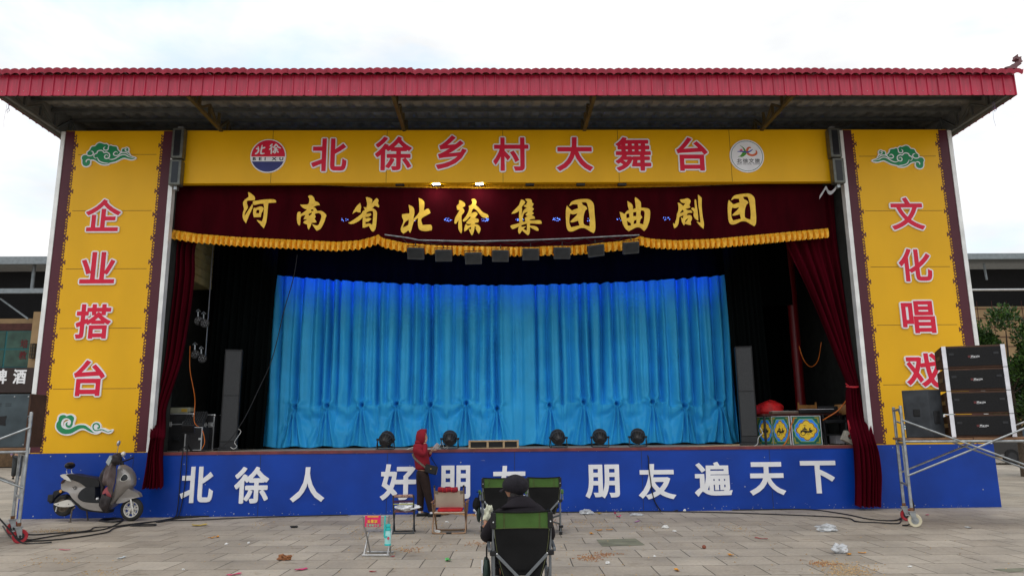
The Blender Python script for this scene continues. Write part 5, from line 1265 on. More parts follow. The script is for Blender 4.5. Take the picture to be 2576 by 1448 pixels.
for k in range(4):
    tilt = (0, 0.0, 0.0, 0.0)[k]
    t = thing('array_speaker', arr_names[k], 'loudspeaker', RW @ Vector((ax0+aw/2, .06, zdk+k*ah+.004)), rzr, 'black loudspeakers stacked on the right scaffold')
    h = ah-.006; bd = .6; m = MB()
    # wedge body: the back is lower than the front
    vs = [(-aw/2, .012, 0), (aw/2, .012, 0), (aw/2, bd, .02), (-aw/2, bd, .02), (-aw/2, .012, h), (aw/2, .012, h), (aw/2, bd, h-.035), (-aw/2, bd, h-.035)]
    m.add(vs, [(0,3,2,1),(4,5,6,7),(0,1,5,4),(1,2,6,5),(2,3,7,6),(3,0,4,7)]); m.build('cabinet', spk_side, t, bevel=.008)
    m = MB(); m.box(-aw/2+.062, aw/2-.062, -.004, .012, .03, h-.03); m.build('grille', spk_face, t, bevel=.004)
    for sx in (-1, 1):
        m = MB(); xa = sx*(aw/2-.03); m.box(xa-.03, xa+.03, -.012, .0115, .002, h-.002); m.build('edge_strip', tape_white, t, bevel=.003)
    m = MB()
    fn = lambda X, Z, d: (X, -.0045-d, Z)
    m.k = 0; m.box(-.085, .085, -.0065, -.0042, h/2-.022, h/2+.022)
    m.k = 1; m.box(-.082, -.045, -.0085, -.0066, h/2-.016, h/2+.016)
    m.k = 2; text_on(m, 'Matin', -.038, .078, h/2-.012, h/2+.017, .002, .0045, .012, fn=fn); m.box(-.05, .05, -.0085, -.0066, h/2-.02, h/2-.0165)
    m.build('badge', [black, badge_red, white_letter], t, recalc=False)
    m = MB(); m.box(-aw/2-.012, -aw/2+.001, .1, .42, h*.42, h*.6); m.build('side_handle', black_metal, t, bevel=.006)
    for sx in (-1, 1): m = MB(); m.box(sx*(aw/2-.13)-.035, sx*(aw/2-.13)+.035, -.0075, -.0042, h*.58, h*.58+.035); m.build('rigging_slot', black_metal, t)
mx0, mx1 = loc_on(RW, 2286, 0, .10), loc_on(RW, 2386, 0, .10); mw = mx1-mx0
pf = RW @ Vector((mx0+mw/2, .10, zdk)); mh = z_at(Vector((pf.x, pf.y, 0)), 980)-zdk
t = thing('monitor_speaker', 'dark grey wedge loudspeaker turned backwards beside the stack on the right scaffold', 'loudspeaker', RW @ Vector((mx0+mw/2, .10, zdk+.004)), rzr+.05)
m = MB(); pl = [(-mw/2, .17), (.06, 0.0), (mw/2, .13), (mw/2*.8, .46), (-mw/2*.8, .46)]
vs = [(x, y, 0) for x, y in pl]+[(x, y, mh) for x, y in pl]; n = 5
m.add(vs, [tuple(range(n))[::-1], tuple(range(n, 2*n))]+[(i, (i+1) % n, n+(i+1) % n, n+i) for i in range(n)]); m.build('cabinet', spk_grey, t, bevel=.012)
m = MB(); m.M = Matrix.Translation((-mw*.2, .17-.17*(.3*mw)/(mw/2+.06), mh*.52)) @ Matrix.Rotation(-math.atan2(.17, mw/2+.06), 4, 'Z'); m.box(-.05, .05, -.012, .01, -.06, .06); m.build('handle_recess', black, t, bevel=.012)
m = MB(); m.M = Matrix.Translation((mw*.30, .13*(mw*.30-.06)/(mw/2-.06), mh*.42)) @ Matrix.Rotation(math.atan2(.13, mw/2-.06), 4, 'Z'); m.box(-.055, .055, -.016, .008, -.1, .1); m.box(-.03, .03, -.022, -.0155, .02, .07); m.build('connector_panel', black_metal, t, bevel=.01)

FLl, RLl = G(42, 1360), G(27, 1336)
# left tower: its right end is in the picture; build it running out of the frame to the left
dv_ = (RLl-FLl).normalized(); ex = Vector((dv_.y, -dv_.x, 0))
dvec = (RLl-FLl); Wl = .8; ey = Vector((-ex.y, ex.x, 0))
fl = FLl-ex*1.9; Wl = (RLl-FLl).length; rl = fl+ey*Wl; rr_ = rl+ex*1.9
zdl = z_at(FLl, 1126); ztl = z_at(FLl, 1037)
sc_l, _, _ = scaffold('scaffold_tower', 'wheeled tube scaffold cut by the left edge of the picture, red wheels at its foot', fl, rl, rr_, zdl, ztl, {})
LW = Matrix.Translation(fl) @ Matrix.Rotation(sc_l.rotation_euler.z, 4, 'Z')
ps_ = Vector((xat(40, FLl.y+.25, zdl), FLl.y+.25, 0)); hL = z_at(ps_, 991)-zdl
teal_case = pm('teal_grey_case', (.055, .075, .085), .6, var=.25, scale=4)
t = thing('rear_speaker', 'worn grey green back of a loudspeaker on the left scaffold', 'loudspeaker', Vector((xat(59, FLl.y+.25, zdl)-.54, FLl.y+.25, zdl+.004)), math.radians(6))
m = MB(); m.box(-.6, .53, 0, .5, 0, hL); m.build('cabinet', teal_case, t, bevel=.012)
m = MB(); m.box(.515, .542, -.008, .49, 0.0, hL+.006); m.build('edge_strip', spk_side, t, bevel=.004)
m = MB(); m.shape([[(.13+a, hL*.5+b) for a, b in ((-.09, -.075), (0, -.06), (.09, -.075), (.08, 0), (.09, .075), (0, .065), (-.09, .075), (-.08, 0))]], fxz, 0, .004); m.build('handle_recess', black, t)
m = MB()
for q in range(3):
    for r in range(2): m.box(-.1+q*.14, -.01+q*.14, -.003, .002, hL*.78+r*.03, hL*.78+.006+r*.03)
m.build('vent_slots', black, t)
m = MB()
for k, (x, z) in enumerate(((.5, hL-.04), (.5, .04), (.3, hL-.04))): m.ell((x, -.004, z), (.012, .006, .012), 8, 6)
m.build('screw', galv, t)

# ------------------------------------------------------------------ folding camp chairs
canvas_black = pm('black_canvas', (.006, .006, .0065), .85, var=.3, scale=5, bump=.1, bscale=200); canvas_green = pm('green_canvas', (.055, .13, .02), .75, var=.14, scale=6, bump=.12, bscale=180)
chair_tube = pm('grey_painted_tube', (.17, .185, .20), .4, metal=.4, var=.12, scale=12); stitch = pm('yellow_stitch', (.13, .14, .05), .7); wood_arm = pm('orange_wood', (.42, .13, .03), .5, var=.2); bag_green = pm('bag_green', (.02, .035, .03), .8, var=.3)
def camp_chair(name, lab, loc, rz, pouch=True, sag=0.0):
    t = thing(name, lab, 'camp chair', loc, rz, 'green and black folding camp chairs'); hw = .245
    # y grows towards the stage; the back is at y = -.25
    for sx in (-1, 1):
        m = MB(); m.bar((sx*hw*.98, -.20, .0), (sx*hw, -.285, .84), .022, .030); m.build('back_post', chair_tube, t, bevel=.004)
        m = MB(); m.bar((sx*hw, .24, 0), (sx*hw, .22, .60), .022, .028); m.build('front_leg', chair_tube, t, bevel=.004)
        m = MB(); m.box(sx*hw-.022, sx*hw+.022, -.318, -.255, .70, .835); m.build('corner_cap', black, t, bevel=.008)
        m = MB(); m.ell((sx*hw, -.321, .755), (.007, .005, .007), 8, 6); m.build('rivet', alu, t)
        m = MB(); m.bar((sx*(hw+.035), -.27, .52), (sx*(hw+.035), .26, .60), .026, .030); ar = m.build('armrest', chair_tube, t, bevel=.006)
        m = MB(); m.bar((sx*(hw+.035), .0, .583), (sx*(hw+.035), .24, .618), .044, .024); m.build('arm_pad', canvas_green, ar, bevel=.01)
        m = MB(); m.box(sx*hw-.03, sx*hw+.03, -.28, -.225, .475, .515); m.box(sx*hw-.034, sx*hw+.034, -.235, -.17, .10, .135); m.build('clamp', black, t, bevel=.006)
        m = MB(); m.bar((sx*(hw-.02), -.272, .492), (-sx*.06, -.235, .20), .012, .026); m.build('back_brace', chair_tube, t, bevel=.003)
        m = MB(); m.ell((sx*(hw-.03), -.285, .492), (.008, .006, .008), 8, 6); m.build('rivet', alu, t)
        m = MB(); m.bar((sx*hw, -.2, .12), (sx*hw, .22, .36), .014, .022); m.bar((sx*(hw-.012), .22, .10), (sx*(hw-.012), -.2, .36), .014, .022); m.build('side_brace', chair_tube, t, bevel=.003)
        for y in (-.2, .24): m = MB(); m.lathe([(.0, 0), (.026, 0), (.022, .045), (.0, .045)], 10, Matrix.Translation((sx*hw*.985, y, 0))); m.build('foot', rubber, t)
    def backf(z0, z1, push):
        def f(s, tt):
            z = z1+(z0-z1)*tt; nar = 1-.0*tt
            lower = max(0, (.70-z)/.34); w = hw*(1.02-.20*lower*lower-.06*lower); x = -w+2*w*s
            bulge = .055*math.sin(math.pi*s)*(.3+.7*min(1, (.84-z)/.3))+.006*mnoise.noise(Vector((x*9, z*7, loc[0])))
            top = .012*(2*s-1)**2 if z > .8 else 0
            return (x, -.293+.10*(.84-z)*.5+bulge+push, z-(.012-top if z > .83 else 0))
        return f
    m = MB(); m.grid(backf(.695, .842, -.004), 24, 8); m.grid(backf(.695, .842, .012), 24, 8, True); m.build('green_panel', canvas_green, t, smooth=60, recalc=False)
    m = MB(); m.grid(backf(.30, .70, 0), 26, 22); m.grid(backf(.30, .70, .012), 26, 22, True); m.build('back_panel', canvas_black, t, smooth=60, recalc=False)
    m = MB(); f = backf(.695, .842, -.008); m.tube([f(i/24, 0) for i in range(25)], .009, 6)
    for s in (.02, .98): m.tube([f(s, j/6) for j in range(7)], .006, 5)
    m.build('piping', canvas_black, t, smooth=60)
    m = MB(); f = backf(.695, .842, -.007); rows = [[f(s, j/8) for j in range(9)] for s in (.19, .205, .80, .815)]+[[f(i/30, .97) for i in range(31)]]
    for r in rows: m.tube(r, .0016, 4)
    f2 = backf(.30, .70, -.003)
    for s in (.03, .97): m.tube([f2(s, j/14) for j in range(15)], .0018, 4)
    m.tube([(p[0], p[1]-.006, p[2]+.002) for p in [f(i/30, 0) for i in range(31)]], .0018, 4); m.build('stitching', stitch, t)
    def seatf(s, tt):
        x = -.22+.44*s; y = -.22+.46*tt; return (x, y, .40-.05*math.sin(math.pi*s)-.03*math.sin(math.pi*tt)-sag*math.sin(math.pi*s)+.05*tt)
    m = MB(); m.grid(seatf, 14, 14); m.grid(lambda s, q: tuple(Vector(seatf(s, q))-Vector((0, 0, .012))), 14, 14, True); m.build('seat', canvas_black, t, smooth=60, recalc=False)
    m = MB(); m.bar((-.24, .235, .43), (.24, .235, .43), .022); m.bar((-.24, -.2, .3), (.24, .235, .1), .016, .022); m.bar((.24, -.2, .28), (-.24, .235, .1), .016, .022); m.build('frame_bar', chair_tube, t)
    if pouch:
        m = MB(); vs, fs = lumpy((-.30, .0, .30), (.035, .15, .13), 2, 18, 12, .15); m.add(vs, fs); pq = m.build('side_pouch', bag_green, t, smooth=50)
        m = MB(); m.box(-.345, -.335, -.06, .0, .30, .40); m.build('care_tag', tape_white, pq)
        m = MB(); m.tube([(-.30, -.12, .42), (-.3, -.1, .52), (-.285, -.08, .56)], .008, 5); m.build('strap', canvas_black, pq)
    return t
# occupied chair near the camera
def depth_pt(u, v_top, ztop):     # ground point under the image point (u, v_top) known to be ztop above ground
    d = ray(u, v_top); k = (ztop-CAM.z)/d.z; p = CAM+d*k; return Vector((p.x, p.y, 0))
pn = depth_pt(1310, 1285, .838)
camp_chair('camp_chair', 'nearest green and black camp chair, the man in a cap sitting in it', pn+Vector((0, .28, 0)), math.radians(1.5))
pa = depth_pt(1253, 1202, .838); pb = depth_pt(1371, 1199, .838)
pa.y = pb.y = (pa.y+pb.y)/2; pa.x = xat(1253, pa.y, .838); pb.x = xat(1371, pb.y, .838)
camp_chair('camp_chair', 'empty green and black camp chair ahead of the man, left of the pair', pa+Vector((0, .28, 0)), math.radians(3))
camp_chair('camp_chair', 'empty green and black camp chair ahead of the man, right of the pair', pb+Vector((0, .28, 0)), math.radians(-4))
# a bag hanging from the left one, and the white cooler legs between them
t = thing('cup_holder_bag', 'small black hanging bag on the left arm of the left empty camp chair', 'bag', pa+Vector((-.36, .2, .42)))
m = MB(); m.add(*lumpy((0.03, 0, .02), (.06, .06, .095), 4, 18, 12, .2)); m.build('pouch', canvas_black, t, smooth=60)
m = MB(); m.tube([(.05, 0, .1), (.08, 0, .2), (.03, .02, .2)], .008, 5); m.build('strap', canvas_black, t)

# ------------------------------------------------------------------ small folding chairs
sp = lambda u, v: G(u, v)
# silver stool with a pink printed cloth and a bottle
steel = pm('stool_steel', (.42, .42, .42), .35, metal=.8, var=.2, scale=12); webbing = pm('grey_webbing', (.20, .19, .20), .8, var=.4, scale=30)
p1 = G(945, 1401); kS = 208.0
st_ = thing('folding_stool', 'small silver folding stool with low back, pink leaflet cloth over it', 'stool', p1, math.radians(-4))
hw = .15
for sx in (-1, 1):
    m = MB(); m.tube([(sx*hw, 0, .012), (sx*hw*.98, .24, .29)], .011, 8); m.build('leg', steel, st_, smooth=50)
    m = MB(); m.tube([(sx*hw*.9, .26, .012), (sx*hw*.92, .03, .29), (sx*(hw+.01), .0, .36), (sx*(hw+.015), -.03, .49)], .011, 8); m.build('leg', steel, st_, smooth=50)
for y_ in (0, .26): m = MB(); m.cyl((-hw-.02, y_, .012), (hw+.02, y_, .012), .013, 10); m.build('foot_bar', steel, st_, smooth=50)
m = MB()
for i in range(9): m.box(-hw, hw, .02+i*.027, .04+i*.027, .286, .296)
m.build('seat', webbing, st_, bevel=.004)
m = MB(); m.cyl((-hw-.015, -.03, .485), (hw+.015, -.03, .485), .008, 8); m.build('back_bar', steel, st_)
pink = pm('pink_print', (.72, .02, .12), .6, var=.1); pyellow = pm('yellow_print', (.80, .55, .05), .6); pgreen2 = pm('mint_print', (.25, .55, .38), .6)
lf = thing('leaflet_cloth', 'pink printed cloth with upside down yellow and green characters over the silver stool back', 'cloth', p1+Vector((-.045, -.042, .36)), math.radians(-4))
m = MB(); m.grid(lambda s, q: (-.095+.2*s, -.008+.008*math.sin(s*7), .135-.135*q), 10, 6); m.grid(lambda s, q: (-.095+.2*s, -.003+.008*math.sin(s*7), .135-.135*q), 10, 6, True); m.build('cloth', pink, lf, smooth=60, recalc=False)
fl_ = lambda X, Z, d: (-X+.008, -.012+.008*math.sin((.095+(-X+.008))/.2*7)-d, .13-Z)
m = MB(); m.k = 0; text_on(m, '欢喜节', -.06, .07, .042, .082, 0, .002, .03, fn=fl_); m.k = 1; text_on(m, '开心购物王', -.085, .085, .09, .125, 0, .002, .02, fn=fl_)
m.k = 0; m.box(-.06, .08, -.004-.012, -.003-.011, .118, .128); m.build('print', [pyellow, pgreen2], lf, recalc=False)
cyan = pm('aqua_plastic', (.02, .50, .48), .35, var=.06); cyan_pale = pm('pale_aqua', (.35, .68, .66), .3, var=.05)
bt = thing('water_bottle', 'aqua drinking bottle hanging by a turquoise strap from the silver stool', 'bottle', p1+Vector((hw+.005, -.05, .135)))
m = MB(); m.lathe([(.0, 0), (.038, 0), (.04, .01), (.04, .15), (.034, .165), (.034, .18), (.0, .18)], 22); m.build('body', cyan_pale, bt, smooth=40)
m = MB(); m.lathe([(.0405, .0), (.042, .004), (.042, .02), (.0405, .022)], 22); m.lathe([(.036, .18), (.038, .185), (.038, .20), (.03, .205), (.03, .225), (.034, .23), (.03, .255), (.0, .26)], 20); m.build('lid', cyan, bt, smooth=40)
m = MB(); m.bar((-.04, -.03, .11), (-.035, -.03, .36), .018, .006); m.bar((-.042, -.028, .1), (.0, -.042, .11), .006, .02); m.build('strap', cyan, bt)
m = MB(); m.shape([[(.012+.016*math.cos(a), .09+.02*math.sin(a)) for a in [i*.7 for i in range(9)]]], lambda X, Z, d: (X, -.040-d, Z), 0, .002); m.build('printed_flower', pm('coral_print', (.6, .08, .12), .5), bt)
# black folding chair with a patterned roll and a plastic bag
p2 = G(1014, 1349); dk = pm('dark_tube', (.05, .055, .06), .45, metal=.5, var=.2); paisley = pm('patterned_cloth', (.45, .30, .22), .8, scale=40, col2=(.10, .03, .04)); stripe = pm('striped_band', (.05, .02, .06), .8, var=.3); plaid = pm('plaid_cloth', (.25, .08, .07), .85, col2=(.08, .05, .05), scale=30)
bc = thing('folding_chair', 'dark folding chair with a patterned roll on top and a white bag on it', 'chair', p2, math.radians(2)); hw = .155
for sx in (-1, 1):
    m = MB(); m.tube([(sx*hw, -.02, .01), (sx*hw, .27, .34)], .011, 8); m.build('leg', dk, bc, smooth=50)
    m = MB(); m.tube([(sx*hw, .26, .01), (sx*hw, .02, .33), (sx*hw, -.02, .42), (sx*(hw+.003), -.06, .575)], .012, 8); m.build('leg', dk, bc, smooth=50)
for y_ in (-.02, .26): m = MB(); m.cyl((-hw-.02, y_, .01), (hw+.02, y_, .01), .012, 8); m.build('foot_bar', dk, bc, smooth=50)
m = MB(); m.box(-hw, hw, .0, .27, .315, .335); m.build('seat', plaid, bc, bevel=.008)
m = MB(); m.cyl((-hw+.01, -.058, .565), (hw-.01, -.058, .565), .024, 12); m.build('top_roll', paisley, bc, smooth=50)
m = MB(); m.box(-hw, hw, -.05, -.044, .465, .50); m.build('back_band', stripe, bc); m = MB(); m.box(-hw, hw, -.05, -.044, .44, .452); m.build('yellow_band', pm('yellow_band', (.4, .4, .05), .8), bc)
plastic = pm('white_plastic', (.72, .74, .78), .35, var=.1, scale=9, spec=.5, bump=.4, bscale=16)
pbag = thing('plastic_bag', 'white printed plastic bag lying on the dark folding chair', 'plastic bag', p2+Vector((.02, .1, .337)))
m = MB(); m.add(*lumpy((.03, -.03, .055), (.17, .12, .06), 8, 36, 20, .5)); m.build('bag', plastic, pbag, smooth=60)
# beige folding chair with wooden arms
p3 = G(1130, 1349); beige = pm('beige_canvas', (.52, .43, .345), .85, var=.1, scale=4, bump=.12, bscale=160); bronze = pm('bronze_tube', (.28, .17, .10), .4, metal=.4, var=.1); walnut = pm('walnut_arm', (.22, .10, .05), .5, var=.2); towel_red = pm('red_towel', (.22, .004, .014), .9, var=.25, scale=20, bump=.3, bscale=80); cushion_red = pm('red_cushion', (.50, .012, .014), .8, var=.2)
be = thing('folding_armchair', 'beige canvas folding armchair with wooden arms and a rolled red towel on its back', 'chair', p3, math.radians(-2)); hw = .235
for sx in (-1, 1):
    m = MB(); m.tube([(sx*hw, .06, .33), (sx*(hw-.01), .0, .50), (sx*(hw-.01), -.07, .70)], .012, 8); m.build('back_post', bronze, be, smooth=50)
    m = MB(); m.ell((sx*(hw-.01), -.07, .705), (.018, .018, .02), 10, 8); m.build('cap', black, be)
    m = MB(); m.box(sx*(hw+.03)-.02, sx*(hw+.03)+.02, -.02, .36, .455, .475); m.build('armrest', walnut, be, bevel=.006)
    m = MB(); m.tube([(sx*(hw+.03), .01, .455), (sx*(hw+.02), .05, .30), (sx*hw, .10, .25)], .011, 8); m.tube([(sx*(hw+.03), .34, .455), (sx*(hw+.02), .30, .3)], .011, 8); m.build('arm_support', bronze, be, smooth=50)
m = MB(); m.tube(smooth_path([(-hw-.02, .33, .46), (-hw-.02, .10, .22), (-hw-.015, -.03, .05), (-hw+.03, -.045, .014), (hw-.03, -.045, .014), (hw+.015, -.03, .05), (hw+.02, .10, .22), (hw+.02, .33, .46)], 5), .0125, 8); m.build('leg_loop', bronze, be, smooth=50)
m = MB(); m.tube(smooth_path([(-hw, .0, .44), (-hw, .2, .2), (-hw, .36, .05), (-hw+.04, .375, .014), (hw-.04, .375, .014), (hw, .36, .05), (hw, .2, .2), (hw, .0, .44)], 5), .0125, 8); m.build('leg_loop', bronze, be, smooth=50)
m = MB(); m.box(-.04, .04, -.06, -.03, .003, .024); m.build('foot_pad', rubber, be)
m = MB(); m.grid(lambda s, q: (-.22+.44*s, -.075+.14*q+.035*math.sin(math.pi*s), .64-.26*q), 16, 10); m.grid(lambda s, q: (-.22+.44*s, -.063+.14*q+.035*math.sin(math.pi*s), .64-.26*q), 16, 10, True); m.build('back_panel', beige, be, smooth=60, recalc=False)
for sx in (-1, 1):
    m = MB(); m.grid(lambda s, q: (sx*(.225-.055*s), -.085+.14*q+.01*s, .635-.17*q), 3, 4); m.build('sleeve', pm('beige_sleeve', (.25, .20, .15), .85), be, recalc=False)
m = MB(); m.box(-hw, hw, .0, .36, .30, .318); m.build('seat', beige, be, bevel=.006)
m = MB(); m.cyl((-hw, .0, .298), (hw, .0, .298), .011, 8); m.build('seat_rail', bronze, be)
t = thing('seat_cushion', 'flat red cushion on the seat of the beige armchair', 'cushion', p3+Vector((0, .17, .3185))); m = MB(); m.box(-.185, .2, -.16, .16, 0, .045); m.build('cushion', cushion_red, t, bevel=.02, bseg=3)
t = thing('rolled_towel', 'rolled dark red towel tied on top of the beige armchair back', 'towel', p3+Vector((-.02, -.06, .655)))
m = MB()
def rollf(s, q):
    x = -.155+.31*q; r = .040*(1-.16*math.exp(-((q-.25)/.03)**2)-.16*math.exp(-((q-.45)/.03)**2)-.16*math.exp(-((q-.68)/.03)**2))*(1-.5*max(0, abs(q-.5)-.46)/.04); a = s*2*math.pi
    return (x, r*math.cos(a), r*math.sin(a)+.004*math.sin(q*14))
m.grid(rollf, 18, 50); m.build('towel', towel_red, t, smooth=60)
m = MB()
for q in (.25, .45, .68): m.tube([(-.155+.31*q, .036*math.cos(a), .036*math.sin(a)) for a in [i*2*math.pi/16 for i in range(16)]], .005, 5, closed=True)
m.build('string', cushion_red, t)
# ------------------------------------------------------------------ people
def skin_mesh(name, chains, mat_, parent, sub=2, extra=None, loc=None):
    """chains: list of lists of (x, y, z, rx[, ry]); chains that start at a used position are welded to it"""
    V_, R_, E_ = [], [], []; idx = {}
    for ch in chains:
        prev = None
        for p in ch:
            k = tuple(round(c, 4) for c in p[:3])
            if k not in idx: idx[k] = len(V_); V_.append(p[:3]); R_.append((p[3], p[4] if len(p) > 4 else p[3]))
            i = idx[k]
            if prev is not None and prev != i: E_.append((prev, i))
            prev = i
    me = bpy.data.meshes.new(name); me.from_pydata(V_, E_, []); o = bpy.data.objects.new(name, me); COL.objects.link(o)
    md = o.modifiers.new('skin', 'SKIN'); md.use_smooth_shade = True
    for i, r in enumerate(R_): me.skin_vertices[0].data[i].radius = r; me.skin_vertices[0].data[i].use_root = False
    me.skin_vertices[0].data[0].use_root = True
    s = o.modifiers.new('sub', 'SUBSURF'); s.levels = sub; s.render_levels = sub
    dg = bpy.context.evaluated_depsgraph_get(); m2 = bpy.data.meshes.new_from_object(o.evaluated_get(dg))
    bpy.data.objects.remove(o); bpy.data.meshes.remove(me)
    m2.name = name
    if extra:                                   # weld further geometry into the same mesh
        bm = bmesh.new(); bm.from_mesh(m2); t = bpy.data.meshes.new('t'); t.from_pydata(extra.v, [], extra.f); bm.from_mesh(t); bmesh.ops.recalc_face_normals(bm, faces=bm.faces[:]); bm.to_mesh(m2); bm.free(); bpy.data.meshes.remove(t)
    m2.materials.clear()
    for mm in (mat_ if isinstance(mat_, list) else [mat_]): m2.materials.append(mm)
    m2.polygons.foreach_set('material_index', [0]*len(m2.polygons)); m2.shade_smooth()
    ob = bpy.data.objects.new(name, m2); COL.objects.link(ob); ob.parent = parent
    return ob
def head_geo(c, f, r, tilt=0.0):
    """a head with brow, nose, lips, chin and ears; c centre, f facing angle about z, r half height"""
    m = MB(); M_ = Matrix.Translation(c) @ Matrix.Rotation(f, 4, 'Z') @ Matrix.Rotation(tilt, 4, 'Y')
    nu, nv = 30, 22; vs = []
    for i in range(nv+1):
        t = math.pi*i/nv
        for k in range(nu):
            a = 2*math.pi*k/nu; x = math.sin(t)*math.cos(a); y = math.sin(t)*math.sin(a); z = math.cos(t)
            sx, sy, sz = .82, .68, 1.0
            if z < -.2: q = (-.2-z)/.8; sy *= 1-.30*q; sx *= (1-.10*q) if x > 0 else (1-.45*q)
            X, Y, Z = x*sx, y*sy, z*sz
            if x > .5:
                n = math.exp(-(y/.15)**2)
                X += .17*n*math.exp(-((z+.15)/.13)**2) + .09*n*math.exp(-((z-.02)/.16)**2)
                X += .05*math.exp(-(y/.28)**2)*math.exp(-((z+.47)/.06)**2) + .05*math.exp(-(y/.25)**2)*math.exp(-((z+.75)/.12)**2)
                for s in (-1, 1): X -= .07*math.exp(-((y-s*.30)/.14)**2-((z-.05)/.10)**2)
                X += .05*math.exp(-((z-.22)/.09)**2)*math.exp(-(y/.5)**2)
            vs.append(M_ @ Vector((X*r, Y*r, Z*r)))
    fs = []
    for i in range(nv):
        for k in range(nu): fs.append((i*nu+k, (i+1)*nu+k, (i+1)*nu+(k+1) % nu, i*nu+(k+1) % nu))
    m.add(vs, fs)
    for s in (-1, 1): m.ell(M_ @ Vector((-.05*r, s*.70*r, -.05*r)), (.13*r, .06*r, .24*r), 12, 8, (Matrix.Rotation(f, 4, 'Z') @ Matrix.Rotation(-.25, 4, 'Y')).to_3x3())
    return m, M_
def hand(w, d, up, s=1.0, curl=.5, side=1):
    """five bent finger chains leaving the wrist point w along d; up = back of the hand"""
    w = Vector(w); d = Vector(d).normalized(); u = (Vector(up)-d*Vector(up).dot(d)).normalized(); x = d.cross(u)*side
    palm = w+d*.045*s; out = [[(*w, .022*s, .017*s), (*palm, .036*s, .014*s), (*(w+d*.085*s), .036*s, .013*s)]]
    base = w+d*.085*s
    for k, (off, ln) in enumerate(((-.030, .062), (-.010, .074), (.010, .070), (.030, .054))):
        b = base+x*off*s; ch = [(*base, .036*s, .013*s), (*b, .0095*s)]; dd = d.copy(); p = b
        for j in range(3):
            dd = (Matrix.Rotation(-curl*(.5+.3*j), 3, x) @ dd) if side > 0 else (Matrix.Rotation(curl*(.5+.3*j), 3, x) @ dd)
            p = p+dd*ln*s/3*1.15; ch.append((*p, (.0088-.0008*j)*s))
        out.append(ch)
    tb = w+d*.03*s-x*.03*s; t1 = tb-x*.022*s+d*.022*s-u*.006*s; t2 = t1-x*.008*s+d*.028*s-u*.012*s
    out.append([(*palm, .036*s, .014*s), (*tb, .015*s), (*t1, .011*s), (*t2, .009*s)])
    return out
skin_tone = pm('skin', (.46, .26, .17), .55, var=.08, scale=12); skin_tan = pm('skin_tanned', (.36, .17, .10), .55, var=.1, scale=12); hair_black = pm('black_hair', (.010, .009, .009), .5, var=.3, scale=30, stretch=(1, 1, .2))
hood_red = pm('red_hoodie', (.215, .003, .014), .92, var=.14, scale=8, bump=.35, bscale=14); trouser_brown = pm('dark_brown_trousers', (.022, .012, .010), .9, var=.25, scale=7, bump=.2, bscale=12); sock = pm('white_sock', (.75, .75, .78), .9); shoe = pm('black_leather', (.012, .012, .013), .3, var=.2); mask_blue = pm('pale_blue_mask', (.35, .52, .62), .8)
# woman in the red hoodie, side on, at the stage front
wp = G(1063.6, 1304); wp.y = min(wp.y, -.42)
wo = thing('person', 'woman in a red hooded top standing at the stage front, holding a phone', 'person', wp)
hm, HM = head_geo((.005, 0, 1.455), math.radians(-8), .108, .08)
body = [[(.01, 0, .80, .09, .09), (.0, 0, 1.0, .08, .08), (-.03, 0, 1.20, .09, .08), (-.03, 0, 1.30, .055), (-.01, 0, 1.40, .052)],
        [(.01, 0, .80, .09, .09), (-.02, .06, .74, .06), (-.015, .07, .44, .058), (-.02, .07, .10, .036), (.03, .07, .05, .032), (.11, .06, .035, .022)],
        [(.01, 0, .80, .09, .09), (.05, -.07, .74, .06), (.12, -.07, .44, .06), (.20, -.06, .12, .036), (.25, -.06, .05, .032), (.33, -.07, .035, .022)],
        [(-.03, 0, 1.20, .09, .08), (-.08, -.15, 1.235, .045), (.06, -.20, 1.12, .043), (.075, -.10, 1.345, .03)],
        [(-.03, 0, 1.20, .09, .08), (-.03, .16, 1.22, .045), (.10, .18, 1.08, .043), (.17, .04, 1.165, .028)]]
h1 = hand((.075, -.10, 1.345), (.03, .55, .84), (.3, -.8, .5), 1.0, .9, 1); h2 = hand((.17, .04, 1.165), (.75, -.25, .6), (.1, -.9, .3), 1.0, 1.1, 1)
skin_mesh('body', body, skin_tone, wo, 1, hm)
hands = skin_mesh('hand', h1, skin_tone, wo, 1); skin_mesh('hand', h2, skin_tone, wo, 1)
tops = [[(.03, 0, .835, .165, .15), (.025, 0, .90, .178, .155), (.01, 0, 1.0, .182, .155), (-.02, 0, 1.14, .185, .15), (-.045, 0, 1.25, .15, .135), (-.05, 0, 1.33, .10, .10)],
        [(-.045, 0, 1.25, .125, .11), (-.085, -.155, 1.24, .075), (-.01, -.20, 1.17, .068), (.065, -.205, 1.115, .064), (.078, -.16, 1.23, .052), (.076, -.115, 1.325, .046)],
        [(-.045, 0, 1.25, .125, .11), (-.03, .165, 1.225, .075), (.04, .185, 1.14, .066), (.105, .175, 1.085, .060), (.14, .10, 1.13, .048), (.158, .062, 1.155, .042)]]
skin_mesh('hoodie', tops, hood_red, wo, 2)
m = MB()
def hoodf(s, q):             # hood: open towards the face
    a = s*2*math.pi; t = q; cx = -.10+.165*t
    r = (.088+.045*math.sin(min(1, t*1.5)*math.pi*.55)); zc = 1.455-.015*t
    return (cx-.03*math.cos(a)*0+.012*math.cos(a), r*.92*math.sin(a), zc+(r*1.12*math.cos(a) if math.cos(a) > 0 else r*1.25*math.cos(a)))
m.grid(hoodf, 28, 12); c_ = [hoodf(i/28, 0) for i in range(28)]; m.add(c_+[(-.115, 0, 1.455)], [(i, (i+1) % 28, 28) for i in range(28)])
m.tube([hoodf(i/28, 1) for i in range(28)], .010, 6, closed=True)
m.ell((-.055, 0, 1.345), (.078, .11, .06), 18, 10); m.build('hood', hood_red, wo, smooth=80)
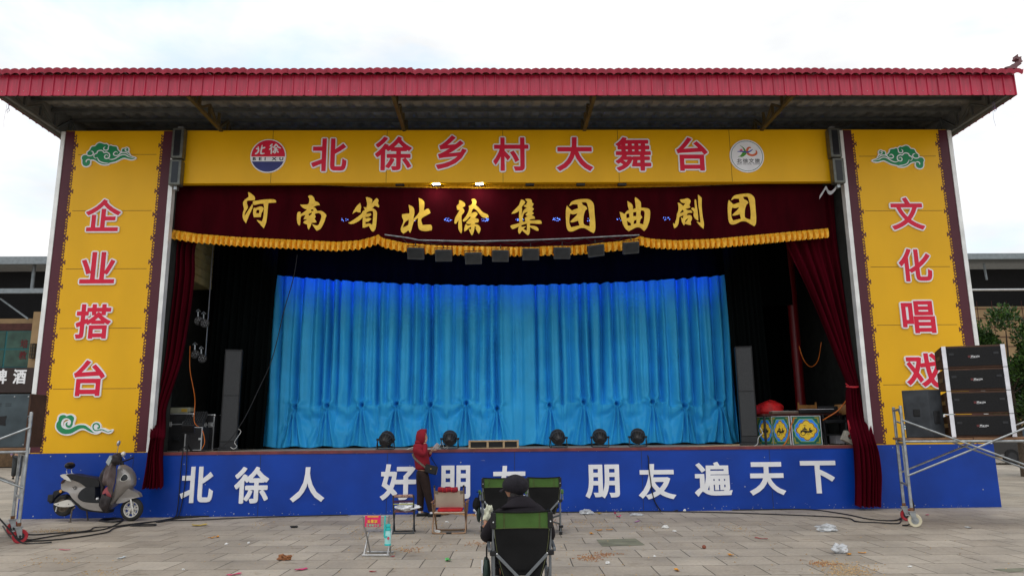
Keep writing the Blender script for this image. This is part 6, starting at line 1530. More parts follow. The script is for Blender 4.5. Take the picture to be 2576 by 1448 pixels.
m = MB(); m.ell(HM @ Vector((-.012, 0, .028)), (.092, .078, .088), 18, 12); m.ell(HM @ Vector((.052, -.045, .045)), (.022, .03, .035), 10, 8); m.build('hair', hair_black, wo, smooth=80)
m = MB(); m.ell(HM @ Vector((.055, 0, -.055)), (.048, .058, .045), 14, 10); m.build('face_mask', mask_blue, wo, smooth=80)
skin_mesh('trousers', [[(.03, 0, .86, .15, .135), (.02, 0, .80, .16, .145), (-.01, .06, .72, .100, .10), (-.015, .07, .45, .078), (-.02, .07, .13, .066), (-.02, .07, .09, .064)], [(.02, 0, .80, .16, .145), (.06, -.07, .72, .115, .11), (.12, -.07, .45, .08), (.195, -.06, .14, .066), (.20, -.06, .085, .064)]], trouser_brown, wo, 2)
for x, y, nm in ((-.02, .07, 0), (.205, -.06, 1)):
    m = MB(); m.cyl((x, y, .06), (x, y, .115), .034, 14); m.build('sock', sock, wo, smooth=60)
    m = MB(); m.add(*lumpy((x+.055, y, .04), (.125, .042, .038), 1, 20, 12, .05)); m.box(x-.065, x+.17, y-.04, y+.04, .002, .018); m.box(x-.065, x-.01, y-.034, y+.034, .0, .03); m.build('shoe', shoe, wo, smooth=50)
ph = thing('phone', 'pale phone held up in the hand of the woman in red', 'phone', wp+Vector((.272, -.0, 1.285))); ph.rotation_euler = (math.radians(-50), math.radians(-48), math.radians(-8)); ph.location = wp+Vector((.262, .0, 1.262))
m = MB(); m.box(-.075, .075, -.037, .037, -.005, .005); m.build('case', pm('pale_phone', (.5, .45, .45), .4), ph, bevel=.004)
m = MB(); m.box(-.07, .07, -.033, .033, .0051, .0065); m.build('screen', black, ph)
m = MB(); m.tube([(-.06, 0, -.006), (-.02, -.01, -.02)], .003, 5); m.build('camera_bump', black, ph)
strap_m = pm('woven_strap', (.20, .16, .12), .8, scale=60, col2=(.03, .025, .02)); bagm = pm('black_bag_leather', (.012, .012, .014), .35, var=.2, scale=20); brass = pm('brass_fitting', (.45, .30, .08), .3, metal=.9)
hb_ = thing('handbag', 'black shoulder bag with a patterned strap across the woman in red', 'handbag', wp+Vector((.20, -.14, .86)), 0); hb_.rotation_euler = (0, math.radians(14), math.radians(-12))
m = MB(); m.box(-.115, .115, -.04, .04, -.085, .07); m.build('bag', bagm, hb_, bevel=.022, bseg=3); m = MB(); m.box(-.112, .112, -.047, -.04, -.02, .072); m.build('flap', bagm, hb_, bevel=.006)
m = MB(); m.box(-.01, .01, -.052, -.046, .0, .018); m.lathe([(.014, 0), (.018, .004), (.014, .008)], 10, Matrix.Translation((-.115, -.03, .06))); m.build('clasp', brass, hb_)
m = MB(); inv = Matrix.Translation(hb_.location) @ hb_.rotation_euler.to_matrix().to_4x4(); inv.invert()
W_ = lambda x, y, z: inv @ (wp+Vector((x, y, z)))
for a, b in zip(*(lambda P: (P, P[1:]))([W_(-.17, -.03, 1.14), W_(-.12, -.14, 1.06), W_(-.03, -.165, .985), W_(.05, -.165, .925), W_(.10, -.155, .885)])): m.bar(a, b, .036, .006, up=(0, -1, .2))
m.build('strap', strap_m, hb_); m = MB()
for a, b in zip(*(lambda P: (P, P[1:]))([W_(.30, -.11, .90), W_(.22, -.02, 1.0), W_(.17, .08, 1.08)])): m.bar(a, b, .016, .005)
m.build('rear_strap', bagm, hb_)

# man in the camp chair, seen from behind
jacket = pm('dark_jacket', (.010, .0075, .011), .9, var=.22, scale=7, bump=.25, bscale=16); cap_m = pm('dark_wool_cap', (.014, .0125, .017), .95, var=.3, scale=26, bump=.3, bscale=60); trouser_black = pm('black_trousers', (.012, .012, .014), .9, var=.2)
mp0 = pn+Vector((0, .28, 0)); mo = thing('person', 'elderly man in a dark cap and jacket seated in the nearest camp chair', 'person', mp0, math.radians(1.5))
FA = math.radians(142); mo.scale = (1, 1, .96)
hm, HM = head_geo((-.045, -.03, 1.048), FA, .112, .06)
man = [[(0, -.06, .46, .09, .08), (0, -.11, .62, .09, .07), (0, -.13, .78, .10, .06), (-.01, -.09, .91, .05), (-.03, -.05, .98, .054)],
       [(0, -.06, .46, .09, .08), (-.12, .02, .47, .085), (-.17, .33, .50, .062), (-.18, .36, .12, .042), (-.18, .44, .05, .035)],
       [(0, -.06, .46, .09, .08), (.12, .02, .47, .085), (.15, .33, .50, .062), (.16, .36, .12, .042), (.16, .44, .05, .035)],
       [(0, -.13, .78, .10, .06), (-.19, -.12, .81, .045), (-.29, -.02, .60, .045), (-.285, .20, .685, .03)],
       [(0, -.13, .78, .10, .06), (.19, -.12, .81, .045), (.25, -.02, .60, .045), (.16, .20, .60, .03)]]
skin_mesh('body', man, skin_tan, mo, 1, hm)
skin_mesh('hand', hand((-.285, .20, .685), (-.1, .75, .55), (-.6, -.2, .6), 1.05, .9, 1), skin_tan, mo, 1); skin_mesh('hand', hand((.16, .20, .60), (-.3, .9, -.1), (.2, 0, .9), 1.05, .7, 1), skin_tan, mo, 1)
skin_mesh('jacket', [[(0, -.06, .46, .165, .14), (0, -.11, .62, .185, .135), (0, -.13, .77, .20, .125), (0, -.125, .87, .19, .13), (-.008, -.105, .93, .13, .11), (-.02, -.085, .975, .10, .095)],
       [(0, -.13, .77, .20, .125), (-.185, -.12, .825, .085), (-.25, -.07, .71, .078), (-.30, -.01, .61, .070), (-.295, .09, .63, .06), (-.287, .18, .675, .05)],
       [(0, -.13, .77, .20, .125), (.19, -.12, .825, .085), (.235, -.07, .71, .075), (.262, -.01, .61, .066), (.21, .1, .60, .056), (.17, .17, .6, .048)]], jacket, mo, 2)
m = MB(); m.grid(lambda s, q: (-.028+(.098-.02*q)*math.cos(s*6.2832), -.075+(.09-.014*q)*math.sin(s*6.2832), .90+.088*q+.008*math.cos(s*6.28+1)), 28, 5); m.build('collar', jacket, mo, smooth=80)
skin_mesh('trousers', [[(0, -.06, .46, .15, .13), (-.12, .02, .475, .10), (-.17, .32, .505, .08), (-.18, .37, .30, .072), (-.18, .375, .10, .066)], [(0, -.06, .46, .15, .13), (.12, .02, .475, .10), (.15, .32, .505, .08), (.16, .37, .30, .072), (.16, .375, .10, .066)]], trouser_black, mo, 2)
for x in (-.18, .16): m = MB(); m.add(*lumpy((x, .44, .045), (.048, .13, .045), 1, 18, 10, .05)); m.box(x-.045, x+.045, .33, .56, .0, .02); m.build('shoe', shoe, mo, smooth=60)
m = MB()
Mc = HM @ Matrix.Translation((-.006, 0, .030))
def capf(s, q):
    a = s*2*math.pi; t = q*math.pi*(.60+.20*(.5-.5*math.cos(a))); r = .116; puff = 1+.10*math.sin(q*math.pi)*(.7+.3*math.cos(a))+.03*mnoise.noise(Vector((math.cos(a)*2, math.sin(a)*2, q*3)))
    return Mc @ Vector((r*1.02*math.sin(t)*math.cos(a)*puff-.008, r*.92*math.sin(t)*math.sin(a)*puff, r*.86*math.cos(t)*(1+.04*math.sin(a*3))))
m.grid(capf, 36, 16); m.build('cap', cap_m, mo, smooth=80)
m = MB()
def brimf(s, q):
    a = (s-.5)*2.0; r = .096+.058*q*math.cos(a*.75); return Mc @ Vector((r*math.cos(a)+.002, r*.92*math.sin(a), -.012-.022*q-.018*q*math.sin(a)**2))
m.grid(brimf, 18, 5); m.grid(lambda s, q: Vector(brimf(s, q))-Vector((0, 0, .006)), 18, 5, True); m.build('cap_brim', cap_m, mo, smooth=60)
m = MB()
def hairf(s, q):
    a = math.pi+(s-.5)*3.2; return HM @ Vector((.090*math.cos(a)*(1-.18*q), .082*math.sin(a)*(1-.14*q), .0-.075*q))
m.grid(hairf, 20, 6); m.build('hair', pm('grey_hair', (.05, .045, .045), .7, var=.4, scale=60), mo, smooth=80)
cr = pm('crumpled_paper', (.55, .55, .42), .6, var=.3, scale=14, bump=.5, bscale=20)
t = thing('paper_bag', 'crumpled pale paper bag in the left hand of the seated man', 'paper bag', mp0+Vector((-.285, .27, .76))); m = MB(); m.add(*lumpy((0, 0, 0), (.045, .05, .075), 6, 30, 20, .55)); m.build('bag', cr, t, smooth=40)

# legs of a far passer-by on the left; upper body hidden behind the loudspeaker
fp = G(41, 1184); fp.y = min(fp.y, 16)
d = ray(41, 1187); fp = CAM+d*((0-CAM.z)/d.z)
fp = CAM+d*((14.0-CAM.y)/d.y); fp.z = 0
po = thing('person', 'distant passer-by in grey trousers and a lilac top behind the left scaffold', 'person', fp, math.radians(-60))
hm, HM2 = head_geo((0, 0, 1.50), math.radians(0), .11)
skin_mesh('body', [[(0, 0, .85, .12, .1), (0, 0, 1.1, .12, .09), (0, 0, 1.3, .12, .09), (0, 0, 1.36, .05), (0, 0, 1.45, .05)], [(0, 0, .85, .12, .1), (0, .08, .8, .08), (.06, .08, .45, .055), (0, .08, .1, .035), (.1, .08, .04, .03)], [(0, 0, .85, .12, .1), (0, -.08, .8, .08), (.02, -.08, .45, .055), (-.1, -.08, .1, .035), (0, -.08, .04, .03)],
    [(0, 0, 1.3, .12, .09), (0, .17, 1.3, .05), (.02, .22, 1.05, .04), (.12, .2, .85, .03)], [(0, 0, 1.3, .12, .09), (0, -.17, 1.3, .05), (-.02, -.22, 1.05, .04), (.06, -.2, .82, .03)]], skin_tone, po, 1, hm)
skin_mesh('jacket', [[(0, 0, .84, .15, .13), (0, 0, 1.1, .15, .12), (0, 0, 1.28, .14, .1), (0, 0, 1.36, .07)], [(0, 0, 1.28, .14, .1), (0, .18, 1.3, .065), (.02, .225, 1.05, .055), (.1, .2, .88, .045)], [(0, 0, 1.28, .14, .1), (0, -.18, 1.3, .065), (-.02, -.225, 1.05, .055), (.05, -.2, .86, .045)]], pm('lilac_top', (.25, .17, .32), .9), po, 1)
skin_mesh('trousers', [[(0, 0, .88, .14, .12), (0, .08, .8, .1), (.06, .08, .45, .085), (0, .08, .08, .085)], [(0, 0, .88, .14, .12), (0, -.08, .8, .1), (.02, -.08, .45, .085), (-.1, -.08, .08, .085)]], pm('grey_trousers', (.05, .055, .06), .9), po, 1)
m = MB(); m.add(*lumpy((.05, .08, .04), (.12, .04, .04), 1, 14, 8, .05)); m.add(*lumpy((-.04, -.08, .04), (.12, .04, .04), 2, 14, 8, .05)); m.build('shoe', shoe, po, smooth=60)
m = MB(); m.ell(HM2 @ Vector((-.02, 0, .03)), (.1, .085, .095), 16, 10); m.build('hair', hair_black, po, smooth=80)

# ------------------------------------------------------------------ electric scooter
bronze_paint = pm('bronze_paint', (.31, .285, .265), .33, metal=.45, var=.08, scale=5, coat=.4); seat_black = pm('seat_vinyl', (.014, .014, .016), .38, var=.2, scale=8); dark_trim = pm('dark_trim', (.020, .021, .024), .55, var=.25); silver_cast = pm('silver_cast', (.66, .64, .59), .38, metal=.2, var=.12); mud = pm('dusty_hub', (.12, .10, .08), .85, var=.4, scale=20); tyre_m = pm('tyre', (.03, .03, .029), .85, var=.3, scale=25); apron = pm('apron_brown', (.115, .085, .082), .38, var=.2, scale=6, bump=.4, bscale=9, spec=.6); apron_dark = pm('apron_dark', (.03, .024, .025), .5, var=.3, scale=7, bump=.6, bscale=12); apron_red = pm('apron_lining', (.30, .06, .07), .8); muff_silver = pm('reflective_patch', (.38, .42, .43), .4)
X_ = lambda x: (x-900)/794.0
Z_ = lambda y: (1282-y)/794.0
spt = G(242.9, 1304); spt.y = min(spt.y, -.50)
sco = thing('electric_scooter', 'bronze electric scooter on its stand with a padded wind apron, parked at the blue wall', 'scooter', spt, math.radians(-5))
def slab(name, poly, hw, mat_, bev=.03, yc=0.0, parent=None, k=3, seg=4, taper=None):
    lp = [(X_(x), Z_(y)) for x, y in smooth_loop(poly, k)]
    x0_, x1_ = min(p[0] for p in lp), max(p[0] for p in lp)
    kk = (lambda X: 1.0) if not taper else (lambda X: 1-abs(taper)*((X-x0_)/(x1_-x0_) if taper > 0 else (x1_-X)/(x1_-x0_))**2)
    m = MB(); m.shape([lp], lambda X, Z, d: (X, yc-d*kk(X), Z), -hw, hw, back=True)
    o = m.build(name, mat_, parent or sco, smooth=50, bevel=bev, bseg=seg); return o
def wheel(xc, yc, R_, rim, fr):
    c = Vector((X_(xc), 0, Z_(yc)))
    M_ = Matrix.Translation(c) @ Matrix.Rotation(math.radians(90), 4, 'X')
    m = MB(); m.M = M_; w = .047; m.lathe([(rim, -w*.7), (rim+.015, -w), (R_-.025, -w), (R_-.006, -w*.6), (R_, 0), (R_-.006, w*.6), (R_-.025, w), (rim+.015, w), (rim, w*.7)], 40, cap=False); wh = m.build('wheel', tyre_m, sco, smooth=50)
    m = MB(); m.M = M_; m.lathe([(rim-.014, -w*.72), (rim+.004, -w*.74), (rim+.004, w*.74), (rim-.014, w*.72), (rim-.02, 0), (rim-.014, -w*.72)], 36)
    if fr:
        for k in range(5):
            a = 2*math.pi*k/5+.3
            for da in (-.22, .22):
                m.bar((.03*math.cos(a), .03*math.sin(a), .012), ((rim-.012)*math.cos(a+da), (rim-.012)*math.sin(a+da), .018), .020, .028, up=(0, 0, 1))
        m.lathe([(.0, -.05), (.032, -.05), (.034, .04), (.02, .055), (.0, .055)], 18)
        m.build('rim', silver_cast, wh, smooth=40)
        m = MB(); m.M = M_; m.lathe([(.045, -.012), (.088, -.012), (.088, -.008), (.045, -.008), (.045, -.012)], 30); m.build('brake_disc', alu, wh)
    else:
        m.lathe([(.0, -.055), (.05, -.055), (.10, -.035), (rim-.014, -.03), (rim-.014, .03), (.10, .035), (.05, .055), (.0, .055)], 30); m.build('rim', mud, wh, smooth=40)
    return wh
wheel(1475, 1117, .207, .140, True); wheel(445, 1057, .197, .118, False)
slab('rear_body', [(405,760),(430,700),(480,680),(600,700),(720,740),(815,800),(760,835),(715,890),(705,960),(755,1045),(700,1010),(620,950),(540,870),(430,840)], .135, bronze_paint, .045, taper=-.45)
slab('floor_pan', [(700,930),(720,950),(760,985),(850,1010),(1080,1022),(1180,1000),(1230,1040),(1120,1115),(1080,1132),(900,1110),(755,1050)], .135, bronze_paint, .03)
slab('inner_panel', [(712,930),(735,860),(815,800),(950,790),(965,880),(965,970),(1180,985),(1190,1010),(1075,1020),(850,1003),(750,975)], .139, dark_trim, .02)
slab('underside', [(560,900),(640,950),(760,1050),(900,1112),(1100,1130),(1180,1110),(1160,1165),(960,1150),(760,1120),(680,1060),(600,1000)], .08, dark_trim, .02)
slab('seat', [(497,625),(560,612),(720,640),(860,660),(960,682),(1005,720),(1010,790),(930,802),(860,800),(800,785),(700,725),(600,685),(520,655)], .13, seat_black, .045, seg=5)
slab('grab_rail', [(405,628),(470,612),(540,660),(585,717),(520,700),(440,660)], .135, silver_cast, .012)
m = MB(); m.ell((X_(470), 0, Z_(496)), (.062, .13, .062), 22, 14); m.build('backrest', seat_black, sco, smooth=80)
m = MB()
for y in (-.07, .07): m.tube([(X_(470), y, Z_(545)), (X_(462), y, Z_(570)), (X_(480), y, Z_(615))], .007, 6)
m.build('backrest_stay', alu, sco)
slab('tail_light', [(405,752),(430,702),(478,690),(450,730)], .10, pm('dark_red_lens', (.05, .02, .02), .3), .01)
rf = slab('rear_fender', [(290,862),(340,845),(420,828),(470,850),(400,880),(330,930),(255,1035),(215,985),(280,905)], .055, dark_trim, .012)
m = MB(); m.box(X_(215), X_(300), -.07, .07, Z_(1000), Z_(905)); m.M = Matrix(); pl_ = m.build('plate_holder', dark_trim, sco, bevel=.01)
m = MB(); m.M = Matrix.Translation((X_(405), -.062, Z_(857))) @ Matrix.Rotation(math.radians(90), 4, 'X'); m.lathe([(.0, 0), (.026, 0), (.026, .012), (.0, .016)], 18); m.build('reflector', pm('amber_lens', (.65, .32, .06), .3), sco)
slab('motor_cover', [(338,1030),(400,1012),(490,985),(545,976),(600,1000),(658,1048),(600,1070),(480,1075),(380,1058)], .022, silver_cast, .015, yc=-.085)
m = MB(); m.bar((X_(380), -.08, Z_(1075)), (X_(372), -.085, Z_(1140)), .012, .02)
m.build('foot_peg', silver_cast, sco)
for x in (410, 570): m = MB(); m.ell((X_(x), -.109, Z_(1035)), (.009, .004, .009), 8, 6); m.build('motor_bolt', dark_trim, sco)
m = MB(); a = Vector((X_(505), -.07, Z_(895))); b = Vector((X_(488), -.07, Z_(985))); P = []
for i in range(60):
    t_ = i/59; p = a+(b-a)*t_; P.append(p+Vector((.022*math.cos(i*.75), .022*math.sin(i*.75), 0)))
m.tube(P, .0045, 5); m.cyl(a, b, .012, 8); m.build('shock_spring', dark_trim, sco)
m = MB(); m.tube([(X_(680), -.12, Z_(1075)), (X_(650), -.15, Z_(1110)), (X_(660), -.19, Z_(1283))], .013, 8); m.bar((X_(640), -.18, .006), (X_(680), -.20, .006), .03, .012); m.build('stand_leg', mud, sco); m = MB(); m.tube([(X_(700), .08, Z_(1075)), (X_(740), .1, Z_(1130)), (X_(760), .13, Z_(1283))], .013, 8); m.build('stand_leg', mud, sco)
SH_R = ([498, 520, 550, 620, 700, 790, 820, 900, 985, 1060], [1300, 1345, 1392, 1452, 1481, 1484, 1452, 1385, 1300, 1196])
SH_L = ([498, 600, 720, 850, 950, 1060], [1268, 1280, 1286, 1252, 1204, 1186])
def shield(th, yy, off=0.0):              # th -1..1 from the near side round the nose to the far side
    xl, xr = float(np.interp(yy, *SH_L)), float(np.interp(yy, *SH_R)); hw = float(np.interp(yy, (498, 560, 700, 820, 1060), (.10, .16, .185, .165, .10)))
    a = th*math.pi/2; c, s_ = max(0.0, math.cos(a)), math.sin(a)
    return ((X_(xl+(xr-xl)*c**.75)+off*c), (hw+off)*math.copysign(abs(s_)**.8, s_), Z_(yy)+.012*c)
m = MB(); m.grid(lambda s, q: shield(2*s-1, 498+562*q), 36, 30); m.build('front_shield', bronze_paint, sco, smooth=70)
HLZ = lambda s, q: (-.86+.46*s, 612+113*q-20*s+26*(1-s)*q*0)
def hpatch(k, off):
    def f(s, q):
        a = 2*math.pi*s; r = q*k; th, yy = -.66+.21*r*math.cos(a)*(1+.25*math.sin(a)), 668+54*r*math.sin(a)-14*r*math.cos(a); return shield(th, yy, off)
    return f
m = MB(); m.grid(hpatch(1.0, .010), 28, 5); m.build('headlight_rim', silver_cast, sco, smooth=70)
m = MB(); m.grid(hpatch(.82, .017), 28, 5); m.build('headlight', pm('headlight_dark', (.02, .022, .025), .12), sco, smooth=70)
slab('front_fender', [(1265,1026),(1310,960),(1430,822),(1470,845),(1560,885),(1602,945),(1500,965),(1400,1012),(1330,1026)], .10, bronze_paint, .03, taper=.55)
m = MB()
for y in (-.075, .075): m.cyl((X_(1475), y, Z_(970)), (X_(1525), y, Z_(1135)), .015, 10)
m.build('fork', silver_cast, sco, smooth=50)
m = MB(); m.cyl((X_(1290), 0, Z_(560)), (X_(1250), 0, Z_(440)), .035, 10); m.tube([(X_(1250), -.36, Z_(400)), (X_(1270), -.2, Z_(420)), (X_(1255), 0, Z_(450)), (X_(1270), .2, Z_(420)), (X_(1250), .36, Z_(400))], .014, 8); m.build('handlebar', dark_trim, sco, smooth=50)
for s, xm, ym, xs, ys, far in ((-1, 1345, 178, 1303, 322, 0), (1, 1112, 345, 1175, 412, 1)):
    yb_ = s*.27; m = MB(); m.tube([(X_(xs), yb_, Z_(ys)), (X_(xm)-.0, s*.33, Z_(ym)-.045)], .006, 6); ms = m.build('mirror', alu, sco, smooth=50)
    m = MB(); m.ell((X_(xm), s*.33, Z_(ym)), (.022 if not far else .042, .045, .052), 18, 12, Matrix.Rotation(.25 if not far else .5, 3, 'Y')); m.build('mirror_shell', alu if not far else silver_cast, ms, smooth=80)
# grip covers and padded apron hung on the handlebar
m = MB(); m.add(*lumpy((X_(1310), -.27, Z_(405)), (.088, .10, .105), 3, 26, 16, .22)); m.build('grip_cover', apron_dark, sco, smooth=60)
m = MB(); m.shape([[(X_(x), Z_(y)) for x, y in ((1195,440),(1248,345),(1280,400),(1240,488))]], lambda X, Z, d: (X, -d, Z), .30, .365); m.build('reflective_patch', muff_silver, sco, bevel=.01)
def cloth_poly(name, poly, y0, mat_, amp=.02, seed=0, th=.02):
    lp = [(X_(x), Z_(y)) for x, y in smooth_loop(poly, 3)]; cx = sum(p[0] for p in lp)/len(lp); cz = sum(p[1] for p in lp)/len(lp)
    m = MB(); n = len(lp); rings = 7; vs = []
    for r in range(rings+1):
        k = r/rings
        for x, z in lp:
            X = cx+(x-cx)*k; Z = cz+(z-cz)*k
            vs.append((X, y0-.045*(1-k*k)+amp*math.sin(X*60+5*mnoise.noise(Vector((X*4, Z*3, seed))))*(.4+.6*k)+amp*mnoise.noise(Vector((X*11, Z*9, seed))), Z))
    fs = [(r*n+i, r*n+(i+1) % n, (r+1)*n+(i+1) % n, (r+1)*n+i) for r in range(rings) for i in range(n)]
    m.add(vs, fs); o = m.build(name, mat_, sco, smooth=60); sd_ = o.modifiers.new('thick', 'SOLIDIFY'); sd_.thickness = th; sd_.offset = 1 if False else 0; return o
cloth_poly('apron_quilt', [(1150,430),(1185,445),(1120,560),(1065,700),(1080,830),(1070,930),(1040,900),(1030,760),(985,690),(1040,560),(1090,470)], -.10, apron_dark, .02, 2, .03)
cloth_poly('apron_side', [(1180,470),(1240,470),(1275,520),(1282,700),(1262,830),(1245,930),(1205,860),(1190,790),(1130,765),(1085,720),(1110,600)], -.20, apron, .018, 4)
cloth_poly('apron_lining', [(1150,800),(1200,795),(1235,860),(1242,935),(1200,930),(1150,880),(1100,890)], -.185, apron_red, .01, 6)
cloth_poly('apron_flap', [(1110,890),(1180,905),(1245,935),(1235,1010),(1215,1100),(1195,1152),(1130,1110),(1075,1050),(1085,960)], -.19, apron_dark, .016, 8)
m = MB(); m.ell((X_(1000), -.12, Z_(963)), (.026, .03, .024), 12, 8); m.build('white_cap', white_letter, sco, smooth=80)
fnb = lambda X, Z, d: (X, -.125-d, Z)
m = MB(); c = (X_(650), Z_(808)); m.shape([circ(c[0], c[1], .030, 24), circ(c[0], c[1], .021, 24)], fnb, 0, .003); m.shape([[(c[0]-.055, c[1]+.02), (c[0]-.02, c[1]+.008), (c[0]-.02, c[1]+.0), (c[0]-.056, c[1]+.012)]], fnb, 0, .003); m.shape([circ(c[0]+.006, c[1], .008, 12)], fnb, 0, .003); m.build('side_badge', ink, sco)
# ------------------------------------------------------------------ cables on the paving
def gcable(lab, pts, r=.011, k=6):
    P = [G(u, v)+Vector((0, 0, r+.002+.001*i % .004)) for i, (u, v) in enumerate(pts)]
    for p in P: p.y = min(p.y, -.03)
    m = MB(); m.tube(smooth_path(P, k), r, 6); return tag(m.build('cable', blk_cable, smooth=60), lab, 'cable')
q = lambda L_: [sv(x/1.84, 2000+y/1.84) for x, y in L_]
gcable('black cable running from the red caster far along the foot of the blue wall', q([(150, 195), (190, 228), (260, 240), (400, 232), (560, 226), (660, 215), (700, 195), (850, 190), (1000, 172), (1200, 158), (1500, 156), (1800, 148), (2200, 141), (2560, 138)]))
gcable('black cable lowest of those leaving the left scaffold wheel', q([(20, 160), (60, 230), (110, 275), (200, 290), (400, 282), (600, 262), (780, 235), (840, 205), (950, 185), (1130, 180), (1135, 190), (1050, 192), (960, 185), (1100, 165), (1300, 140), (1500, 125)]))
gcable('black cable middle one from the left scaffold wheel to the scooter', q([(175, 270), (230, 278), (340, 262), (520, 238), (680, 222), (800, 200), (900, 150), (880, 132), (800, 140), (740, 145), (760, 130), (850, 125)]))
gcable('coiled black cable under the front of the scooter', q([(730, 145), (800, 155), (890, 150), (900, 135), (820, 130), (760, 138), (770, 150), (850, 158), (905, 145), (880, 128), (800, 132)]))
gcable('black cable looped on the paving right of the scooter wheel', q([(1150, 165), (1230, 150), (1320, 128), (1450, 125), (1460, 132), (1330, 140), (1250, 152), (1180, 166), (1160, 160), (1260, 142), (1400, 128), (1560, 126)]))
q3 = lambda L_: [sv(2600+x/1.722, 2000+y/1.722) for x, y in L_]
gcable('black cable on the paving from the green chairs to the right scaffold, nearer line', q3([(-700, 118), (-300, 115), (0, 110), (400, 112), (800, 118), (1320, 132), (1420, 158), (1560, 163), (1700, 165), (1728, 150), (1735, 120)]))
gcable('black cable on the paving from the green chairs to the right scaffold, farther line', q3([(540, 85), (800, 88), (980, 82), (1150, 86), (1350, 110), (1500, 138), (1640, 148), (1715, 138), (1740, 110)]))
P = [at(*sv(2048+x/1.886, 1534+y/1.886), -.03) for x, y in ((985, 498), (1015, 505), (1030, 560), (1033, 640), (1045, 720), (1055, 800), (1075, 880), (1110, 940), (1150, 972))]; P[0].y = P[1].y = .1
P.append(G(*sv(2048+1250/1.886, 1534+990/1.886))+Vector((0, -.02, .02)))
m = MB(); m.tube(smooth_path(P, 5), .011, 6); tag(m.build('cable', blk_cable, smooth=60), 'black cable hanging from the rightmost par light down the blue wall across a white character', 'cable')
for du, lab in ((0, 'thin black cable hanging down the blue wall by the first white character'), (14, 'second black cable hanging down the blue wall beside the first white character')):
    P = [at(470-du*.7, 1128, .2), at(470-du*.7, 1134, -.03), at(469-du, 1180, -.03), at(462-du*.8, 1240, -.03), at(452-du*.5, 1290, -.035)]
    e_ = bw(450-du*.5, 1295); P.append(Vector((e_[0], -.05, .02)))
    m = MB(); m.tube(smooth_path(P, 5), .009, 6); tag(m.build('cable', blk_cable, smooth=60), lab, 'cable')
P = [FLl+Vector((-.5, -.2, .6)), FLl+Vector((-.25, -.2, .45)), FLl+Vector((-.02, -.15, .2)), FLl+Vector((.15, -.1, .02)), FLl+Vector((.5, 0, .013))]
m = MB(); m.tube(smooth_path(P, 6), .011, 6); tag(m.build('cable', blk_cable, smooth=60), 'dark cable drooping beside the left scaffold legs to its red wheel', 'cable')
P = [RW @ Vector((.03, .2, zdk)), RW @ Vector((.04, .16, 1.0)), RW @ Vector((.0, .14, .6)), RW @ Vector((.05, .1, .3)), RW @ Vector((-.03, .05, .05)), RW @ Vector((-.15, .05, .014))]
m = MB(); m.tube(smooth_path(P, 6), .012, 6); tag(m.build('cable', blk_cable, smooth=60), 'black cable falling down the left legs of the right scaffold', 'cable')

# ------------------------------------------------------------------ litter
clear_plastic = pm('clear_plastic', (.62, .64, .66), .25, var=.15, scale=16, bump=.5, bscale=18, alpha=.7); peel = pm('orange_peel', (.62, .26, .02), .7, var=.25, scale=20); husk = pm('seed_husk', (.42, .28, .14), .85, var=.45, scale=60); husk_red = pm('red_husk', (.40, .22, .08), .8, scale=60, col2=(.20, .045, .02)); paper_w = pm('white_tissue', (.72, .72, .70), .9, var=.08); pink_w = pm('pink_wrapper', (.62, .05, .16), .45, var=.2); red_w = pm('red_wrapper', (.42, .01, .02), .45); green_w = pm('green_wrapper', (.10, .45, .12), .45); brown_leaf = pm('dry_leaf', (.24, .09, .03), .8, var=.3, scale=20); lilac_w = pm('lilac_wrapper', (.45, .12, .40), .45); clay = pm('brown_nut', (.22, .06, .03), .7); yellow_w = pm('yellow_wrapper', (.55, .38, .05), .5); pale_w = pm('pale_wrapper', (.55, .60, .62), .5)
def crumple(name, lab, cat, u, v, r, mat_, seed, k=.5):
    if name == 'tissue': r = tuple(c*.72 for c in r)
    p = G(u, v); p.y = min(p.y, -.08-r[1]); m = MB(); m.add(*lumpy((0, 0, r[2]*.85), r, seed, 30, 18, k))
    m.v = [(x, y, max(z, .004)) for x, y, z in m.v]
    return tag(m.build(name, mat_, smooth=50, loc=p, recalc=True), lab, cat)
def flat_bit(name, lab, cat, u, v, L_, W_, mat_, seed, h=.018, group=None):
    p = G(u, v); p.y = min(p.y, -.05-W_); rr = random.Random(seed); a = rr.uniform(0, 3.1); m = MB()
    def f(s, t):
        x = (s-.5)*L_; y = (t-.5)*W_*(1-.4*abs(s-.5)); return (x*math.cos(a)-y*math.sin(a), x*math.sin(a)+y*math.cos(a), .005+h*(.5+.5*mnoise.noise(Vector((s*3, t*3, seed))))*(.4+abs(s-.5)))
    m.grid(f, 8, 5); m.grid(lambda s, t: tuple(Vector(f(s, t))-Vector((0, 0, .0025))), 8, 5, True)
    return tag(m.build(name, mat_, smooth=60, loc=p, recalc=False), lab, cat, group)
crumple('plastic_bag', 'white plastic bag lying on the paving before the right red curtain', 'plastic bag', 2078, 1339, (.165, .08, .055), clear_plastic, 3)
crumple('plastic_bag', 'clear plastic bag with orange scraps near the lower right of the paving', 'plastic bag', 2114, 1392, (.09, .07, .06), clear_plastic, 5)
crumple('plastic_bag', 'clear plastic bag lying beside the right empty camp chair', 'plastic bag', 1475, 1305, (.11, .08, .05), clear_plastic, 7)
crumple('plastic_bag', 'flat clear plastic scrap on the paving below the second white character from the right group', 'plastic bag', 1602, 1307, (.12, .05, .025), clear_plastic, 9)
crumple('tissue', 'crumpled white tissue at the blue wall under the hanging cable', 'tissue', *sv(2048+1252/1.886, 1534+972/1.886), (.035, .03, .035), paper_w, 11)
crumple('tissue', 'white tissue on the red husks right of the dark stain', 'tissue', *sv(2048+1158/1.886, 1534+1113/1.886), (.07, .05, .035), paper_w, 12)
